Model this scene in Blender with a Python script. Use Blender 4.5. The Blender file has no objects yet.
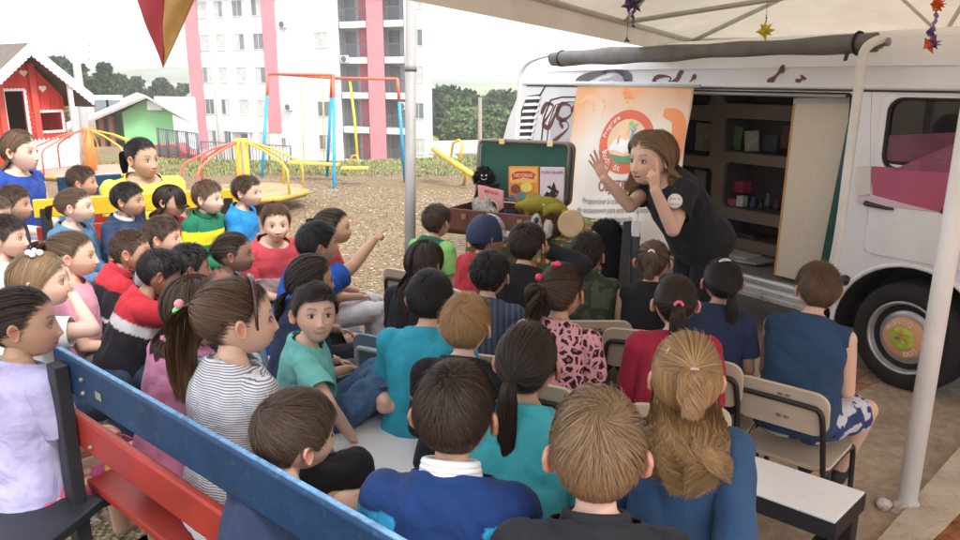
import bpy, bmesh, math, random
import numpy as np
from mathutils import Vector, Matrix
random.seed(7); RNG = np.random.default_rng(11)
PI = math.pi; R = math.radians
sc = bpy.context.scene
COL = sc.collection
H = 1.7; FO = 770.0; PIT = R(14.07); CP = math.cos(PIT); SP = math.sin(PIT)
def ray(x, y):
    u = (x-480)/FO; v = (270-y)/FO
    return Vector((u, CP+v*SP, -SP+v*CP))
def U(x, y, t):
    d = ray(x, y); return Vector((d.x*t, d.y*t, H+d.z*t))
def G(x, y, z=0.0):
    d = ray(x, y); return U(x, y, (z-H)/d.z)
def sstep(x, a, b):
    t = np.clip((x-a)/(b-a), 0, 1); return t*t*(3-2*t)

# ---------------------------------------------------------------- materials
MATS = {}
def nm(name, rough=.6, spec=.4, metal=0.0):
    m = bpy.data.materials.new(name); m.use_nodes = True
    nt = m.node_tree; b = nt.nodes['Principled BSDF']
    b.inputs['Roughness'].default_value = rough; b.inputs['Specular IOR Level'].default_value = spec
    b.inputs['Metallic'].default_value = metal
    return m, nt, b
def nd(nt, typ, **kw):
    n = nt.nodes.new(typ)
    for k, v in kw.items():
        if k in n.inputs: n.inputs[k].default_value = v
        else: setattr(n, k, v)
    return n
def ramp(nt, fac, stops):
    r = nt.nodes.new('ShaderNodeValToRGB'); e = r.color_ramp.elements
    while len(e) < len(stops): e.new(.5)
    for i, (p, c) in enumerate(stops):
        e[i].position = p; e[i].color = (*c, 1) if len(c) == 3 else c
    nt.links.new(fac, r.inputs[0]); return r.outputs[0]
def coords(nt, kind='Object', scale=(1,1,1)):
    tc = nt.nodes.new('ShaderNodeTexCoord'); mp = nt.nodes.new('ShaderNodeMapping')
    mp.inputs['Scale'].default_value = scale
    nt.links.new(tc.outputs[kind], mp.inputs[0]); return mp.outputs[0]
def bump(nt, b, h, strength, dist=.01):
    bp = nt.nodes.new('ShaderNodeBump'); bp.inputs['Strength'].default_value = strength
    bp.inputs['Distance'].default_value = dist
    nt.links.new(h, bp.inputs['Height']); nt.links.new(bp.outputs[0], b.inputs['Normal'])
def mat(name, c, rough=.6, spec=.4, metal=0.0, var=.12, nscale=6.0, bmp=.15, bscale=60.0, bdist=.004, dirt=None):
    """plain surface with colour variation, fine bump and optional dirt patches"""
    if name in MATS: return MATS[name]
    m, nt, b = nm(name, rough, spec, metal)
    co = coords(nt)
    n = nd(nt, 'ShaderNodeTexNoise', Scale=nscale, Detail=6.0, Roughness=.65); nt.links.new(co, n.inputs['Vector'])
    lo = tuple(max(0, x*(1-var)) for x in c); hi = tuple(min(1, x*(1+var)) for x in c)
    out = ramp(nt, n.outputs[0], [(.3, lo), (.7, hi)])
    if dirt:
        n2 = nd(nt, 'ShaderNodeTexNoise', Scale=dirt[1], Detail=8.0, Roughness=.75); nt.links.new(co, n2.inputs['Vector'])
        f = ramp(nt, n2.outputs[0], [(dirt[2], (0,0,0)), (dirt[2]+.12, (1,1,1))])
        mx = nt.nodes.new('ShaderNodeMixRGB'); nt.links.new(f, mx.inputs[0]); nt.links.new(out, mx.inputs[1])
        mx.inputs[2].default_value = (*dirt[0], 1); out = mx.outputs[0]
    nt.links.new(out, b.inputs['Base Color'])
    rr = nd(nt, 'ShaderNodeMapRange'); rr.inputs[3].default_value = max(0.02, rough-.08); rr.inputs[4].default_value = min(1, rough+.1)
    nt.links.new(n.outputs[0], rr.inputs[0]); nt.links.new(rr.outputs[0], b.inputs['Roughness'])
    if bmp:
        n3 = nd(nt, 'ShaderNodeTexNoise', Scale=bscale, Detail=3.0); nt.links.new(co, n3.inputs['Vector'])
        bump(nt, b, n3.outputs[0], bmp, bdist)
    MATS[name] = m; return m
def vcmat(name, rough, spec, sss=0, bscale=300, bmp=.1, sheen=0, mott=.06):
    """colour from the mesh's own Col attribute"""
    if name in MATS: return MATS[name]
    m, nt, b = nm(name, rough, spec)
    a = nt.nodes.new('ShaderNodeVertexColor'); a.layer_name = 'Col'
    co = coords(nt); n = nd(nt, 'ShaderNodeTexNoise', Scale=18.0, Detail=5.0); nt.links.new(co, n.inputs['Vector'])
    g = ramp(nt, n.outputs[0], [(.3, (1-mott,)*3), (.7, (1.0,)*3)])
    mx = nd(nt, 'ShaderNodeMixRGB', blend_type='MULTIPLY'); mx.inputs[0].default_value = 1
    nt.links.new(a.outputs[0], mx.inputs[1]); nt.links.new(g, mx.inputs[2]); nt.links.new(mx.outputs[0], b.inputs['Base Color'])
    if sss:
        b.inputs['Subsurface Weight'].default_value = sss; b.inputs['Subsurface Radius'].default_value = (1, .35, .2); b.inputs['Subsurface Scale'].default_value = .008
    if bmp:
        n3 = nd(nt, 'ShaderNodeTexNoise', Scale=float(bscale), Detail=2.0); nt.links.new(co, n3.inputs['Vector'])
        bump(nt, b, n3.outputs[0], bmp, .001)
    MATS[name] = m; return m
def fabric(name, c, kind='plain', c2=(1,1,1), scale=1.0, c3=(0,0,0)):
    key = 'fab_'+name
    if key in MATS: return MATS[key]
    m, nt, b = nm(key, .85, .2); b.inputs['Sheen Weight'].default_value = .04; b.inputs['Sheen Roughness'].default_value = .5
    co = coords(nt); L = nt.links.new
    n = nd(nt, 'ShaderNodeTexNoise', Scale=14.0, Detail=5.0); L(co, n.inputs['Vector'])
    base = ramp(nt, n.outputs[0], [(.25, tuple(x*.82 for x in c)), (.75, tuple(min(1, x*1.1) for x in c))])
    def mix(f, a, bb):
        mx = nt.nodes.new('ShaderNodeMixRGB'); L(f, mx.inputs[0])
        for i, q in ((1, a), (2, bb)):
            if isinstance(q, tuple): mx.inputs[i].default_value = (*q, 1)
            else: L(q, mx.inputs[i])
        return mx.outputs[0]
    if kind in ('stripe', 'vstripe'):
        w = nd(nt, 'ShaderNodeTexWave', Scale=scale, Distortion=.6, Detail=1.0); w.bands_direction = 'Z' if kind == 'stripe' else 'X'; w.inputs['Detail Scale'].default_value = .5
        L(co, w.inputs['Vector']); f = ramp(nt, w.outputs[0], [(.62, (0,0,0)), (.72, (1,1,1))]); base = mix(f, base, c2)
    elif kind == 'leopard':
        v = nd(nt, 'ShaderNodeTexVoronoi', Scale=scale); v.feature = 'DISTANCE_TO_EDGE'
        n2 = nd(nt, 'ShaderNodeTexNoise', Scale=30.0); L(co, n2.inputs['Vector'])
        ad = nd(nt, 'ShaderNodeMixRGB', blend_type='ADD'); ad.inputs[0].default_value = .035; L(co, ad.inputs[1]); L(n2.outputs['Color'], ad.inputs[2])
        L(ad.outputs[0], v.inputs['Vector']); f = ramp(nt, v.outputs['Distance'], [(.11, (0,0,0)), (.17, (1,1,1))])
        v2 = nd(nt, 'ShaderNodeTexVoronoi', Scale=scale); L(ad.outputs[0], v2.inputs['Vector'])
        f2 = ramp(nt, v2.outputs['Distance'], [(.16, (0,0,0)), (.24, (1,1,1))])
        inner = mix(f2, tuple(x*.45 for x in c), c2); base = mix(f, base, inner)
    elif kind == 'floral':
        v = nd(nt, 'ShaderNodeTexVoronoi', Scale=scale); L(co, v.inputs['Vector'])
        f = ramp(nt, v.outputs['Distance'], [(.30, (1,1,1)), (.42, (0,0,0))])
        hs = ramp(nt, v.outputs['Color'], [(.3, c2), (.5, c3), (.75, (.75,.55,.12))]); base = mix(f, base, hs)
    elif kind == 'camo':
        n2 = nd(nt, 'ShaderNodeTexNoise', Scale=scale, Detail=2.0); L(co, n2.inputs['Vector'])
        f = ramp(nt, n2.outputs[0], [(.47, (0,0,0)), (.5, (1,1,1))]); base = mix(f, base, c2)
    elif kind == 'denim':
        w = nd(nt, 'ShaderNodeTexNoise', Scale=6.0, Detail=8.0, Roughness=.8); L(co, w.inputs['Vector'])
        f = ramp(nt, w.outputs[0], [(.45, (0,0,0)), (.65, (1,1,1))]); base = mix(f, base, c2)
    elif kind == 'zone':
        a = nt.nodes.new('ShaderNodeVertexColor'); a.layer_name = 'Col'
        sp = nt.nodes.new('ShaderNodeSeparateColor'); L(a.outputs[0], sp.inputs[0])
        base = mix(sp.outputs[0], base, c2); base = mix(sp.outputs[1], base, c3)
    L(base, b.inputs['Base Color'])
    n3 = nd(nt, 'ShaderNodeTexNoise', Scale=500.0, Detail=1.0); L(co, n3.inputs['Vector'])
    n4 = nd(nt, 'ShaderNodeTexNoise', Scale=11.0, Detail=2.5, Distortion=1.2); L(co, n4.inputs['Vector'])
    b1 = nt.nodes.new('ShaderNodeBump'); b1.inputs['Strength'].default_value = .45; b1.inputs['Distance'].default_value = .02; L(n4.outputs[0], b1.inputs['Height'])
    b2 = nt.nodes.new('ShaderNodeBump'); b2.inputs['Strength'].default_value = .3; b2.inputs['Distance'].default_value = .001; L(n3.outputs[0], b2.inputs['Height'])
    L(b1.outputs[0], b2.inputs['Normal']); L(b2.outputs[0], b.inputs['Normal'])
    MATS[key] = m; return m

# ---------------------------------------------------------------- objects
def tag(o, label=None, cat=None, group=None, kind=None):
    if label: o['label'] = label
    if cat: o['category'] = cat
    if group: o['group'] = group
    if kind: o['kind'] = kind
    return o
def empty(name, loc, label=None, cat=None, group=None, rz=0):
    o = bpy.data.objects.new(name, None); o.empty_display_size = .05; COL.objects.link(o)
    o.location = loc; o.rotation_euler = (0, 0, rz); tag(o, label, cat, group); return o
def place(o, parent, local=False):
    COL.objects.link(o)
    if parent is not None:
        o.parent = parent
        if not local:
            o.matrix_parent_inverse = (Matrix.Translation(parent.location) @ parent.rotation_euler.to_matrix().to_4x4()).inverted()
    return o
def np_mesh(name, V, Fq, smooth=True, col=None, tri=False):
    me = bpy.data.meshes.new(name); V = np.asarray(V, dtype=np.float32); Fq = np.asarray(Fq, dtype=np.int32)
    k = Fq.shape[1]
    me.vertices.add(len(V)); me.vertices.foreach_set('co', V.ravel())
    me.loops.add(Fq.size); me.loops.foreach_set('vertex_index', Fq.ravel())
    me.polygons.add(len(Fq)); me.polygons.foreach_set('loop_start', np.arange(0, Fq.size, k, dtype=np.int32))
    me.polygons.foreach_set('use_smooth', np.full(len(Fq), smooth)); me.update(calc_edges=True)
    if col is not None:
        a = me.color_attributes.new('Col', 'FLOAT_COLOR', 'POINT')
        c4 = np.ones((len(V), 4), dtype=np.float32); c4[:, :3] = col; a.data.foreach_set('color', c4.ravel())
    return me
class MB:
    def __init__(s): s.v = []; s.f = []; s.m = []; s.sm = []; s.mats = []
    def mi(s, m):
        if m not in s.mats: s.mats.append(m)
        return s.mats.index(m)
    def add(s, vs, fs, m=None, smooth=False):
        o = len(s.v); s.v += [Vector(x) for x in vs]; k = s.mi(m) if m else 0
        for f in fs: s.f.append([o+i for i in f]); s.m.append(k); s.sm.append(smooth)
        return s
    def box(s, c, size, m=None, rot=None):
        x, y, z = (q/2 for q in size)
        vs = [Vector(p) for p in ((-x,-y,-z),(x,-y,-z),(x,y,-z),(-x,y,-z),(-x,-y,z),(x,-y,z),(x,y,z),(-x,y,z))]
        if rot is not None: vs = [rot @ p for p in vs]
        c = Vector(c); return s.add([p+c for p in vs], [(0,3,2,1),(4,5,6,7),(0,1,5,4),(1,2,6,5),(2,3,7,6),(3,0,4,7)], m)
    def hexa(s, b, t, m=None):
        n = len(b); fs = [tuple(range(n))[::-1], tuple(range(n, 2*n))]+[(i, (i+1)%n, n+(i+1)%n, n+i) for i in range(n)]
        return s.add(list(b)+list(t), fs, m)
    def slab(s, quad, th, m=None):
        q = [Vector(p) for p in quad]; n = (q[1]-q[0]).cross(q[-1]-q[0]).normalized()*th
        return s.hexa([p-n for p in q], q, m)
    def tube(s, pts, r, m=None, n=10, closed=False, cap=True):
        P = [Vector(p) for p in pts]; k = len(P); rs = r if isinstance(r, (list, tuple)) else [r]*k
        vs = []; fs = []; up = None
        for i in range(k):
            a = P[(i-1)%k] if (closed or i) else P[i]; b = P[(i+1)%k] if (closed or i < k-1) else P[i]
            t = (b-a).normalized()
            if up is None: up = Vector((0,0,1)) if abs(t.z) < .9 else Vector((1,0,0))
            x = t.cross(up)
            if x.length < 1e-4: x = t.orthogonal()
            x.normalize(); up = x.cross(t).normalized()
            for j in range(n):
                an = 2*PI*j/n; vs.append(P[i]+(x*math.cos(an)+up*math.sin(an))*rs[i])
        for i in range(k if closed else k-1):
            for j in range(n):
                a = i*n+j; b = i*n+(j+1)%n; c = ((i+1)%k)*n+(j+1)%n; d = ((i+1)%k)*n+j; fs.append((a, b, c, d))
        if cap and not closed: fs += [tuple(range(n))[::-1], tuple(range((k-1)*n, k*n))]
        return s.add(vs, fs, m, True)
    def lathe(s, prof, mtx=None, m=None, n=32, sx=1, sy=1):
        """prof: (radius, height) pairs"""
        vs = []; fs = []; k = len(prof)
        for (r, z) in prof:
            for j in range(n):
                a = 2*PI*j/n; p = Vector((r*math.cos(a)*sx, r*math.sin(a)*sy, z)); vs.append(mtx @ p if mtx else p)
        for i in range(k-1):
            for j in range(n): fs.append((i*n+j, i*n+(j+1)%n, (i+1)*n+(j+1)%n, (i+1)*n+j))
        fs += [tuple(range(n))[::-1], tuple(range((k-1)*n, k*n))]
        return s.add(vs, fs, m, True)
    def ball(s, c, r, m=None, mtx=None, n=14):
        rr = r if isinstance(r, (tuple, list)) else (r, r, r); vs = []; fs = []
        for i in range(n+1):
            th = PI*i/n
            for j in range(n*2):
                a = PI*j/n; p = Vector((math.sin(th)*math.cos(a)*rr[0], math.sin(th)*math.sin(a)*rr[1], math.cos(th)*rr[2]))
                vs.append((mtx @ p if mtx else p)+Vector(c))
        w = n*2
        for i in range(n):
            for j in range(w): fs.append((i*w+j, (i+1)*w+j, (i+1)*w+(j+1)%w, i*w+(j+1)%w))
        return s.add(vs, fs, m, True)
    def build(s, name, m=None, parent=None, local=False, bevel=0, seg=2, sub=0):
        me = bpy.data.meshes.new(name); me.from_pydata([tuple(v) for v in s.v], [], s.f)
        ms = s.mats if s.mats else [m]
        for q in ms: me.materials.append(q)
        me.polygons.foreach_set('material_index', s.m); me.polygons.foreach_set('use_smooth', s.sm)
        me.validate(); me.update()
        if not local and parent is None and len(s.v):
            c = sum(s.v, Vector())/len(s.v); me.transform(Matrix.Translation(-c))
        o = bpy.data.objects.new(name, me); place(o, parent, local)
        if not local and parent is None and len(s.v): o.location = c
        if bevel:
            b = o.modifiers.new('bevel', 'BEVEL'); b.width = bevel; b.segments = seg; b.limit_method = 'ANGLE'; b.angle_limit = R(40); b.harden_normals = False
        if sub: q = o.modifiers.new('sub', 'SUBSURF'); q.levels = sub; q.render_levels = sub
        return o
def rot_to(d, up=(0,0,1)):
    """matrix whose z looks along d"""
    z = Vector(d).normalized(); x = Vector(up).cross(z)
    if x.length < 1e-4: x = z.orthogonal()
    x.normalize(); y = z.cross(x); return Matrix((x, y, z)).transposed()
def frame(o, x, y, z):
    m = Matrix((x, y, z)).transposed().to_4x4(); m.translation = o; return m
def curve_plate(loops, th, mtx, bev=0.0, res=1):
    """flat plate with holes from 2-D loops (x, y); returns verts, faces in world"""
    cu = bpy.data.curves.new('tmp', 'CURVE'); cu.dimensions = '2D'; cu.fill_mode = 'BOTH'; cu.extrude = th/2; cu.bevel_depth = bev; cu.bevel_resolution = 1
    for lp in loops:
        sp = cu.splines.new('POLY'); sp.points.add(len(lp)-1); sp.use_cyclic_u = True
        for i, q in enumerate(lp): sp.points[i].co = (q[0], q[1], 0, 1)
    o = bpy.data.objects.new('tmp', cu); COL.objects.link(o); dg = bpy.context.evaluated_depsgraph_get(); dg.update()
    me = bpy.data.meshes.new_from_object(o.evaluated_get(dg)); vs = [mtx @ v.co for v in me.vertices]; fs = [tuple(p.vertices) for p in me.polygons]
    bpy.data.objects.remove(o); bpy.data.curves.remove(cu); bpy.data.meshes.remove(me); return vs, fs
def text_plate(txt, size, mtx, th=.001, align='CENTER', xs=1.0, shear=0, offset=0.0):
    cu = bpy.data.curves.new('tmp', 'FONT'); cu.body = txt; cu.size = size; cu.extrude = th/2; cu.align_x = align; cu.align_y = 'CENTER'; cu.shear = shear; cu.offset = offset; cu.resolution_u = 3
    o = bpy.data.objects.new('tmp', cu); COL.objects.link(o); dg = bpy.context.evaluated_depsgraph_get(); dg.update()
    me = bpy.data.meshes.new_from_object(o.evaluated_get(dg)); vs = [mtx @ Vector((v.co.x*xs, v.co.y, v.co.z)) for v in me.vertices]; fs = [tuple(p.vertices) for p in me.polygons]
    bpy.data.objects.remove(o); bpy.data.curves.remove(cu); bpy.data.meshes.remove(me); return vs, fs
def rrect(x0, y0, x1, y1, r, n=5):
    out = []
    for cx, cy, a0 in ((x1-r, y1-r, 0), (x0+r, y1-r, 90), (x0+r, y0+r, 180), (x1-r, y0+r, 270)):
        for i in range(n+1):
            a = R(a0+90*i/n); out.append((cx+r*math.cos(a), cy+r*math.sin(a)))
    return out
def copy_tree(o, parent=None):
    c = o.copy(); COL.objects.link(c); c.parent = parent
    for ch in list(o.children): copy_tree(ch, c)
    return c
# ---------------------------------------------------------------- people
def remesh(V, Fs, vox, smooth_it=6):
    me = bpy.data.meshes.new('tmp'); me.from_pydata([tuple(v) for v in V], [], Fs); o = bpy.data.objects.new('tmp', me); COL.objects.link(o)
    q = o.modifiers.new('r', 'REMESH'); q.mode = 'VOXEL'; q.voxel_size = vox
    if smooth_it: s = o.modifiers.new('s', 'SMOOTH'); s.iterations = smooth_it; s.factor = .5
    dg = bpy.context.evaluated_depsgraph_get(); m2 = bpy.data.meshes.new_from_object(o.evaluated_get(dg))
    bpy.data.objects.remove(o); bpy.data.meshes.remove(me); return m2
def me_arr(me):
    V = np.empty(len(me.vertices)*3, dtype=np.float32); me.vertices.foreach_get('co', V)
    F = [tuple(p.vertices) for p in me.polygons]; return V.reshape(-1, 3), F
def capsule(mb, p0, r0, p1, r1, n=12, el=None):
    p0 = Vector(p0); p1 = Vector(p1); pts = []; rs = []
    d = (p1-p0).normalized()
    for i in range(4): a = PI/2*i/3.5; pts.append(p0-d*r0*math.cos(a)); rs.append(max(1e-4, r0*math.sin(a)))
    for i in range(3, -1, -1): a = PI/2*i/3.5; pts.append(p1+d*r1*math.cos(a)); rs.append(max(1e-4, r1*math.sin(a)))
    mb.tube(pts, rs, n=n)
def limb(mb, A, B, C, ra, rb, rc, bulge=1.0):
    """two-segment limb with muscle bulge"""
    A, B, C = Vector(A), Vector(B), Vector(C)
    m1 = A.lerp(B, .4); m2 = B.lerp(C, .35)
    capsule(mb, A, ra, m1, (ra*.55+rb*.45)*1.06*bulge); capsule(mb, m1, (ra*.55+rb*.45)*1.06*bulge, B, rb)
    capsule(mb, B, rb, m2, (rb*.7+rc*.3)*1.05*bulge); capsule(mb, m2, (rb*.7+rc*.3)*1.05*bulge, C, rc)

# hands: local frame  y = along fingers, z = back of hand, +x = thumb side
def make_hand(curl, spread, thumb=(.6, .35), vox=.0024):
    mb = MB(); L = {'i': (.020, .0, .068, (.036,.024,.018)), 'm': (.0055, .0, .071, (.040,.027,.019)), 'r': (-.009, .0, .067, (.037,.025,.018)), 'p': (-.022, -.002, .058, (.029,.019,.016))}
    rad = {'i': .0082, 'm': .0085, 'r': .008, 'p': .007}
    for k, key in enumerate('imrp'):
        x, z, y, ph = L[key]; r = rad[key]
        capsule(mb, (x*.62, .004, -.001), .0125, (x, y, z), r*1.28)
        capsule(mb, (x*.8, .03, -.006), .011, (x*.95, y-.012, z-.005), r*1.15)
        a = R(spread*(x/.02)); c = R(curl[k]); p = Vector((x, y, z)); ang = 0.15*c
        for j, l in enumerate(ph):
            ang += c*(.75 if j == 0 else 1.0); d = Vector((math.sin(a)*math.cos(ang), math.cos(a)*math.cos(ang), -math.sin(ang)))
            q = p+d*l; capsule(mb, p, r*(1-.07*j)*1.02, q, r*(.93-.08*j)); p = q
    b = Vector((.020, .018, -.006)); capsule(mb, (.008, .008, -.004), .014, b, .0125)
    d1 = Vector((math.sin(thumb[0]), math.cos(thumb[0]), -thumb[1])).normalized(); p1 = b+d1*.032; capsule(mb, b, .0115, p1, .0095)
    d2 = Vector((math.sin(thumb[0]*.55), math.cos(thumb[0]*.55), -thumb[1]*1.3)).normalized(); p2 = p1+d2*.026; capsule(mb, p1, .0095, p2, .0078)
    capsule(mb, (0, -.02, 0), .0175, (0, .012, -.001), .017)
    V, F = me_arr(remesh(mb.v, mb.f, vox, 3)); V[:, 2] *= .92; return V, F
HANDS = {'relax': make_hand((22, 26, 30, 34), 4), 'open': make_hand((4, 5, 6, 8), 12, (.95, .15)),
         'point': make_hand((6, 78, 82, 84), 3, (.35, .9)), 'grip': make_hand((62, 66, 68, 70), 2, (.5, .9)), 'flat': make_hand((6, 7, 8, 10), 3, (.5, .2))}

AX, AYF, AYB, AZU, AZD = .0725, .088, .098, .100, .107
def skull(d):
    d = d/np.maximum(1e-9, np.linalg.norm(d, axis=-1, keepdims=True)); x, y, z = d[..., 0], d[..., 1], d[..., 2]
    ay = np.where(y > 0, AYF, AYB); az = np.where(z > 0, AZU, AZD)
    r = 1/np.sqrt((np.abs(x)/AX)**2.2+(np.abs(y)/ay)**2.2+(np.abs(z)/az)**2.2+1e-12)**(2/2.2)
    r = 1/((np.abs(x)/AX)**2.2+(np.abs(y)/ay)**2.2+(np.abs(z)/az)**2.2)**(1/2.2)
    p = d*r[..., None]; s = sstep(-p[..., 2], .0, .105); p = p.copy()
    p[..., 0] *= 1-.30*s; p[..., 1] = np.where(p[..., 1] < 0, p[..., 1]*(1-.42*sstep(-p[..., 2], .03, .1)), p[..., 1]*(1-.04*s))+.024*s
    p[..., 0] *= 1+.05*sstep(-p[..., 1], 0, .06)*sstep(p[..., 2], -.04, .03)
    return p
def g2(a, s): return np.exp(-(a/s)**2)
def head_mesh(skin, lod=1, smile=.3, mouth=0.0, blush=.8, brow=(.05,.03,.02), chub=0.0, iris=(.035,.018,.01), lip=None, gaze=(0,0)):
    na, nb = ((116, 96), (84, 68), (56, 44))[lod]
    th = np.linspace(0, 2*PI, na, endpoint=False); az = th-.52*np.sin(th)              # 0 = front, dense there
    ph = np.linspace(.012, PI-.012, nb); ph = ph+.10*np.sin(2*ph)*(1)                  # dense at mid
    A, P = np.meshgrid(az, ph); d = np.stack([np.sin(P)*np.sin(A), np.sin(P)*np.cos(A), np.cos(P)], -1)
    p = skull(d); x, z = p[..., 0].copy(), p[..., 2].copy(); ax = np.abs(x); w = sstep(d[..., 1], .15, .6)
    dy = np.zeros_like(x); dz = np.zeros_like(x)
    t = np.clip((z+.048)/-.05+0, -9, 9)
    prof = np.interp(z, [-.062, -.054, -.046, -.040, -.02, .0, .012], [0, .45, 1.0, .92, .5, .2, 0])
    nz = .0140*(1+.22*math.sin(skin[0]*97+chub*31+smile*17)); dy += nz*prof*g2(x, .0072+.004*prof)                                               # nose
    dy += .0050*g2(ax-.0095, .0052)*g2(z+.0475, .0058)                                     # wings
    dy -= .0075*g2(ax-.030, .0155)*g2(z+.010, .0115)                                       # sockets
    dy += .0028*g2(ax-.026, .018)*g2(z-.0125, .007)                                        # brow ridge
    dy += (.0022+.0035*chub)*g2(ax-.037, .018)*g2(z+.044, .02)                              # cheeks
    mw = .0185+.004*smile; mz = -.0705+.0062*smile*(ax/mw)**2; ml = g2(ax/mw, 1.0)**1.0*(ax < mw*1.25)
    lipw = np.clip(1-(ax/mw)**2, 0, 1)**.5
    dy += .0040*lipw*(g2(z-mz-.0045, .0045)+1.1*g2(z-mz+.0052, .0050)); dy -= .0032*lipw*g2(z-mz, .0018)
    if mouth: dy -= mouth*.012*lipw*g2(z-mz+.001, .0045)
    dy -= .0020*g2(ax-mw-.002, .004)*g2(z-mz, .005)
    dy -= .0022*g2(x, .020)*g2(z+.084, .0045); dy += .0070*g2(x, .017)*g2(z+.096, .012)
    p[..., 1] += w*dy
    p[..., 0] *= 1+(.03+.09*chub)*sstep(-z, .01, .05)*(1-.5*sstep(-z, .07, .11))
    sk = np.array(skin); c = np.ones(p.shape)*sk
    def tint(mask, colr, k): nonlocal c; mk = (mask*w*k)[..., None]; c = c*(1-mk)+np.array(colr)*mk
    tint(g2(ax-.038, .016)*g2(z+.040, .015), sk*np.array([1.05, .72, .68]), .55*blush)
    tint(g2(x, .010)*g2(z+.046, .009), sk*np.array([1.02, .78, .72]), .5)
    lc = np.array(lip) if lip is not None else sk*np.array([.90, .56, .54])
    lm = (lipw > .25)*sstep(.0085-np.abs(z-mz), 0, .003); tint(lm, lc, .85)
    tint(lipw*g2(z-mz, .0016)*1.0, sk*.12, .9)
    if mouth: tint(lipw*g2(z-mz+.0008, .0030), (.05, .012, .012), 1.0); tint((lipw > .35)*g2(z-mz-.0012, .0021), (.72,.68,.62), .95*(mouth > .5))
    bz = .0125+.0045*np.sin(np.clip((ax-.012)/.034, 0, 1)*PI*.8)
    tint((ax > .013)*(ax < .046)*g2(z-bz, .0030), brow, .8)
    tint(g2(ax-.030, .0175)*g2(z+.0065, .010), sk*np.array([.85, .75, .72]), .2)
    V = [p.reshape(-1, 3)]; Cc = [c.reshape(-1, 3)]; F = []
    for i in range(nb-1):
        for j in range(na): F.append((i*na+j, (i+1)*na+j, (i+1)*na+(j+1)%na, i*na+(j+1)%na))
    n0 = na*nb; F += [tuple(range(na)), tuple(range(n0-na, n0))[::-1]]
    # eyes and lids
    for sx in (-1, 1):
        cx, cz = sx*.0300, -.0105; ys = float(skull(np.array([[cx, .08, cz]]))[0, 1])-.0062
        n = 16; M = 24; ev = []; ec = []
        for i in range(n+1):
            a = PI/2*i/n
            for j in range(M):
                b = 2*PI*j/M; dx, dz2 = math.sin(a)*math.cos(b), math.sin(a)*math.sin(b)
                almond = .0070*(1-.25*abs(dx))
                ev.append((cx+dx*.0142, ys+.0062*math.cos(a)-.0012*abs(dx)**2+ .0005, cz+dz2*almond+.0008*dx*sx))
                q = math.hypot(dx*.0142-gaze[0]*.004, dz2*almond*1.0-gaze[1]*.002)
                ec.append((.006,.005,.005) if q < .0026 else (iris if q < .0059 else ((.62,.58,.55) if a < 1.2 else tuple(sk*np.array([.75,.5,.45])))))
        o = sum(len(v) for v in V); V.append(np.array(ev)); Cc.append(np.array(ec))
        for i in range(n):
            for j in range(M): F.append((o+i*M+j, o+i*M+(j+1)%M, o+(i+1)*M+(j+1)%M, o+(i+1)*M+j))
        for up, rad, colr in ((1, .0017, (.02,.014,.012)), (-1, .0011, tuple(sk*.62))):
            mb = MB(); pts = []
            for j in range(11):
                u = -1+2*j/10; pts.append((cx+u*.0155, ys+.0058-.0032*u*u+.0004, cz+up*.0071*math.sqrt(max(0, 1-u*u*.93))*(1.05 if up > 0 else 1)+.0008*u*sx))
            mb.tube(pts, [rad*(.5+.5*math.sin(PI*(j+.5)/11)) for j in range(11)], n=6); o = sum(len(v) for v in V)
            V.append(np.array([tuple(v) for v in mb.v])); Cc.append(np.ones((len(mb.v), 3))*np.array(colr)); F += [tuple(o+i for i in f) for f in mb.f]
        # ear
        e = []; ecol = []; nr, ma = 7, 22
        up = np.array([0, -.16, 1.0]); up /= np.linalg.norm(up); bk = np.array([0, -1, -.16]); bk /= np.linalg.norm(bk); out = np.array([sx, 0, 0])
        c0 = np.array([sx*(.0700), -.008, -.014])
        for side in (0, 1):
            for i in range(nr+1):
                r = i/nr if side == 0 else 1-i/nr
                for j in range(ma):
                    b = 2*PI*j/ma; ez = math.sin(b)*r*(.029 if math.sin(b) > 0 else .026); eb = math.cos(b)*r*(.0165 if math.sin(b) > 0 else .0125)
                    h = .007+.46*(eb+.014)+(.0055*math.exp(-((r-.82)/.16)**2)-.004*math.exp(-(r/.45)**2) if side == 0 else -.0045)
                    if r > .98: h -= .0025
                    e.append(c0+up*ez+bk*eb+out*h); ecol.append(sk*(np.array([.98, .80, .76]) if r > .6 else np.array([.85, .6, .55])))
        o = sum(len(v) for v in V); V.append(np.array(e)); Cc.append(np.array(ecol))
        for i in range(2*nr+1):
            for j in range(ma):
                q = (o+i*ma+j, o+i*ma+(j+1)%ma, o+(i+1)*ma+(j+1)%ma, o+(i+1)*ma+j); F.append(q if sx > 0 else q[::-1])
    return np.concatenate(V), np.concatenate(Cc), F

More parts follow.
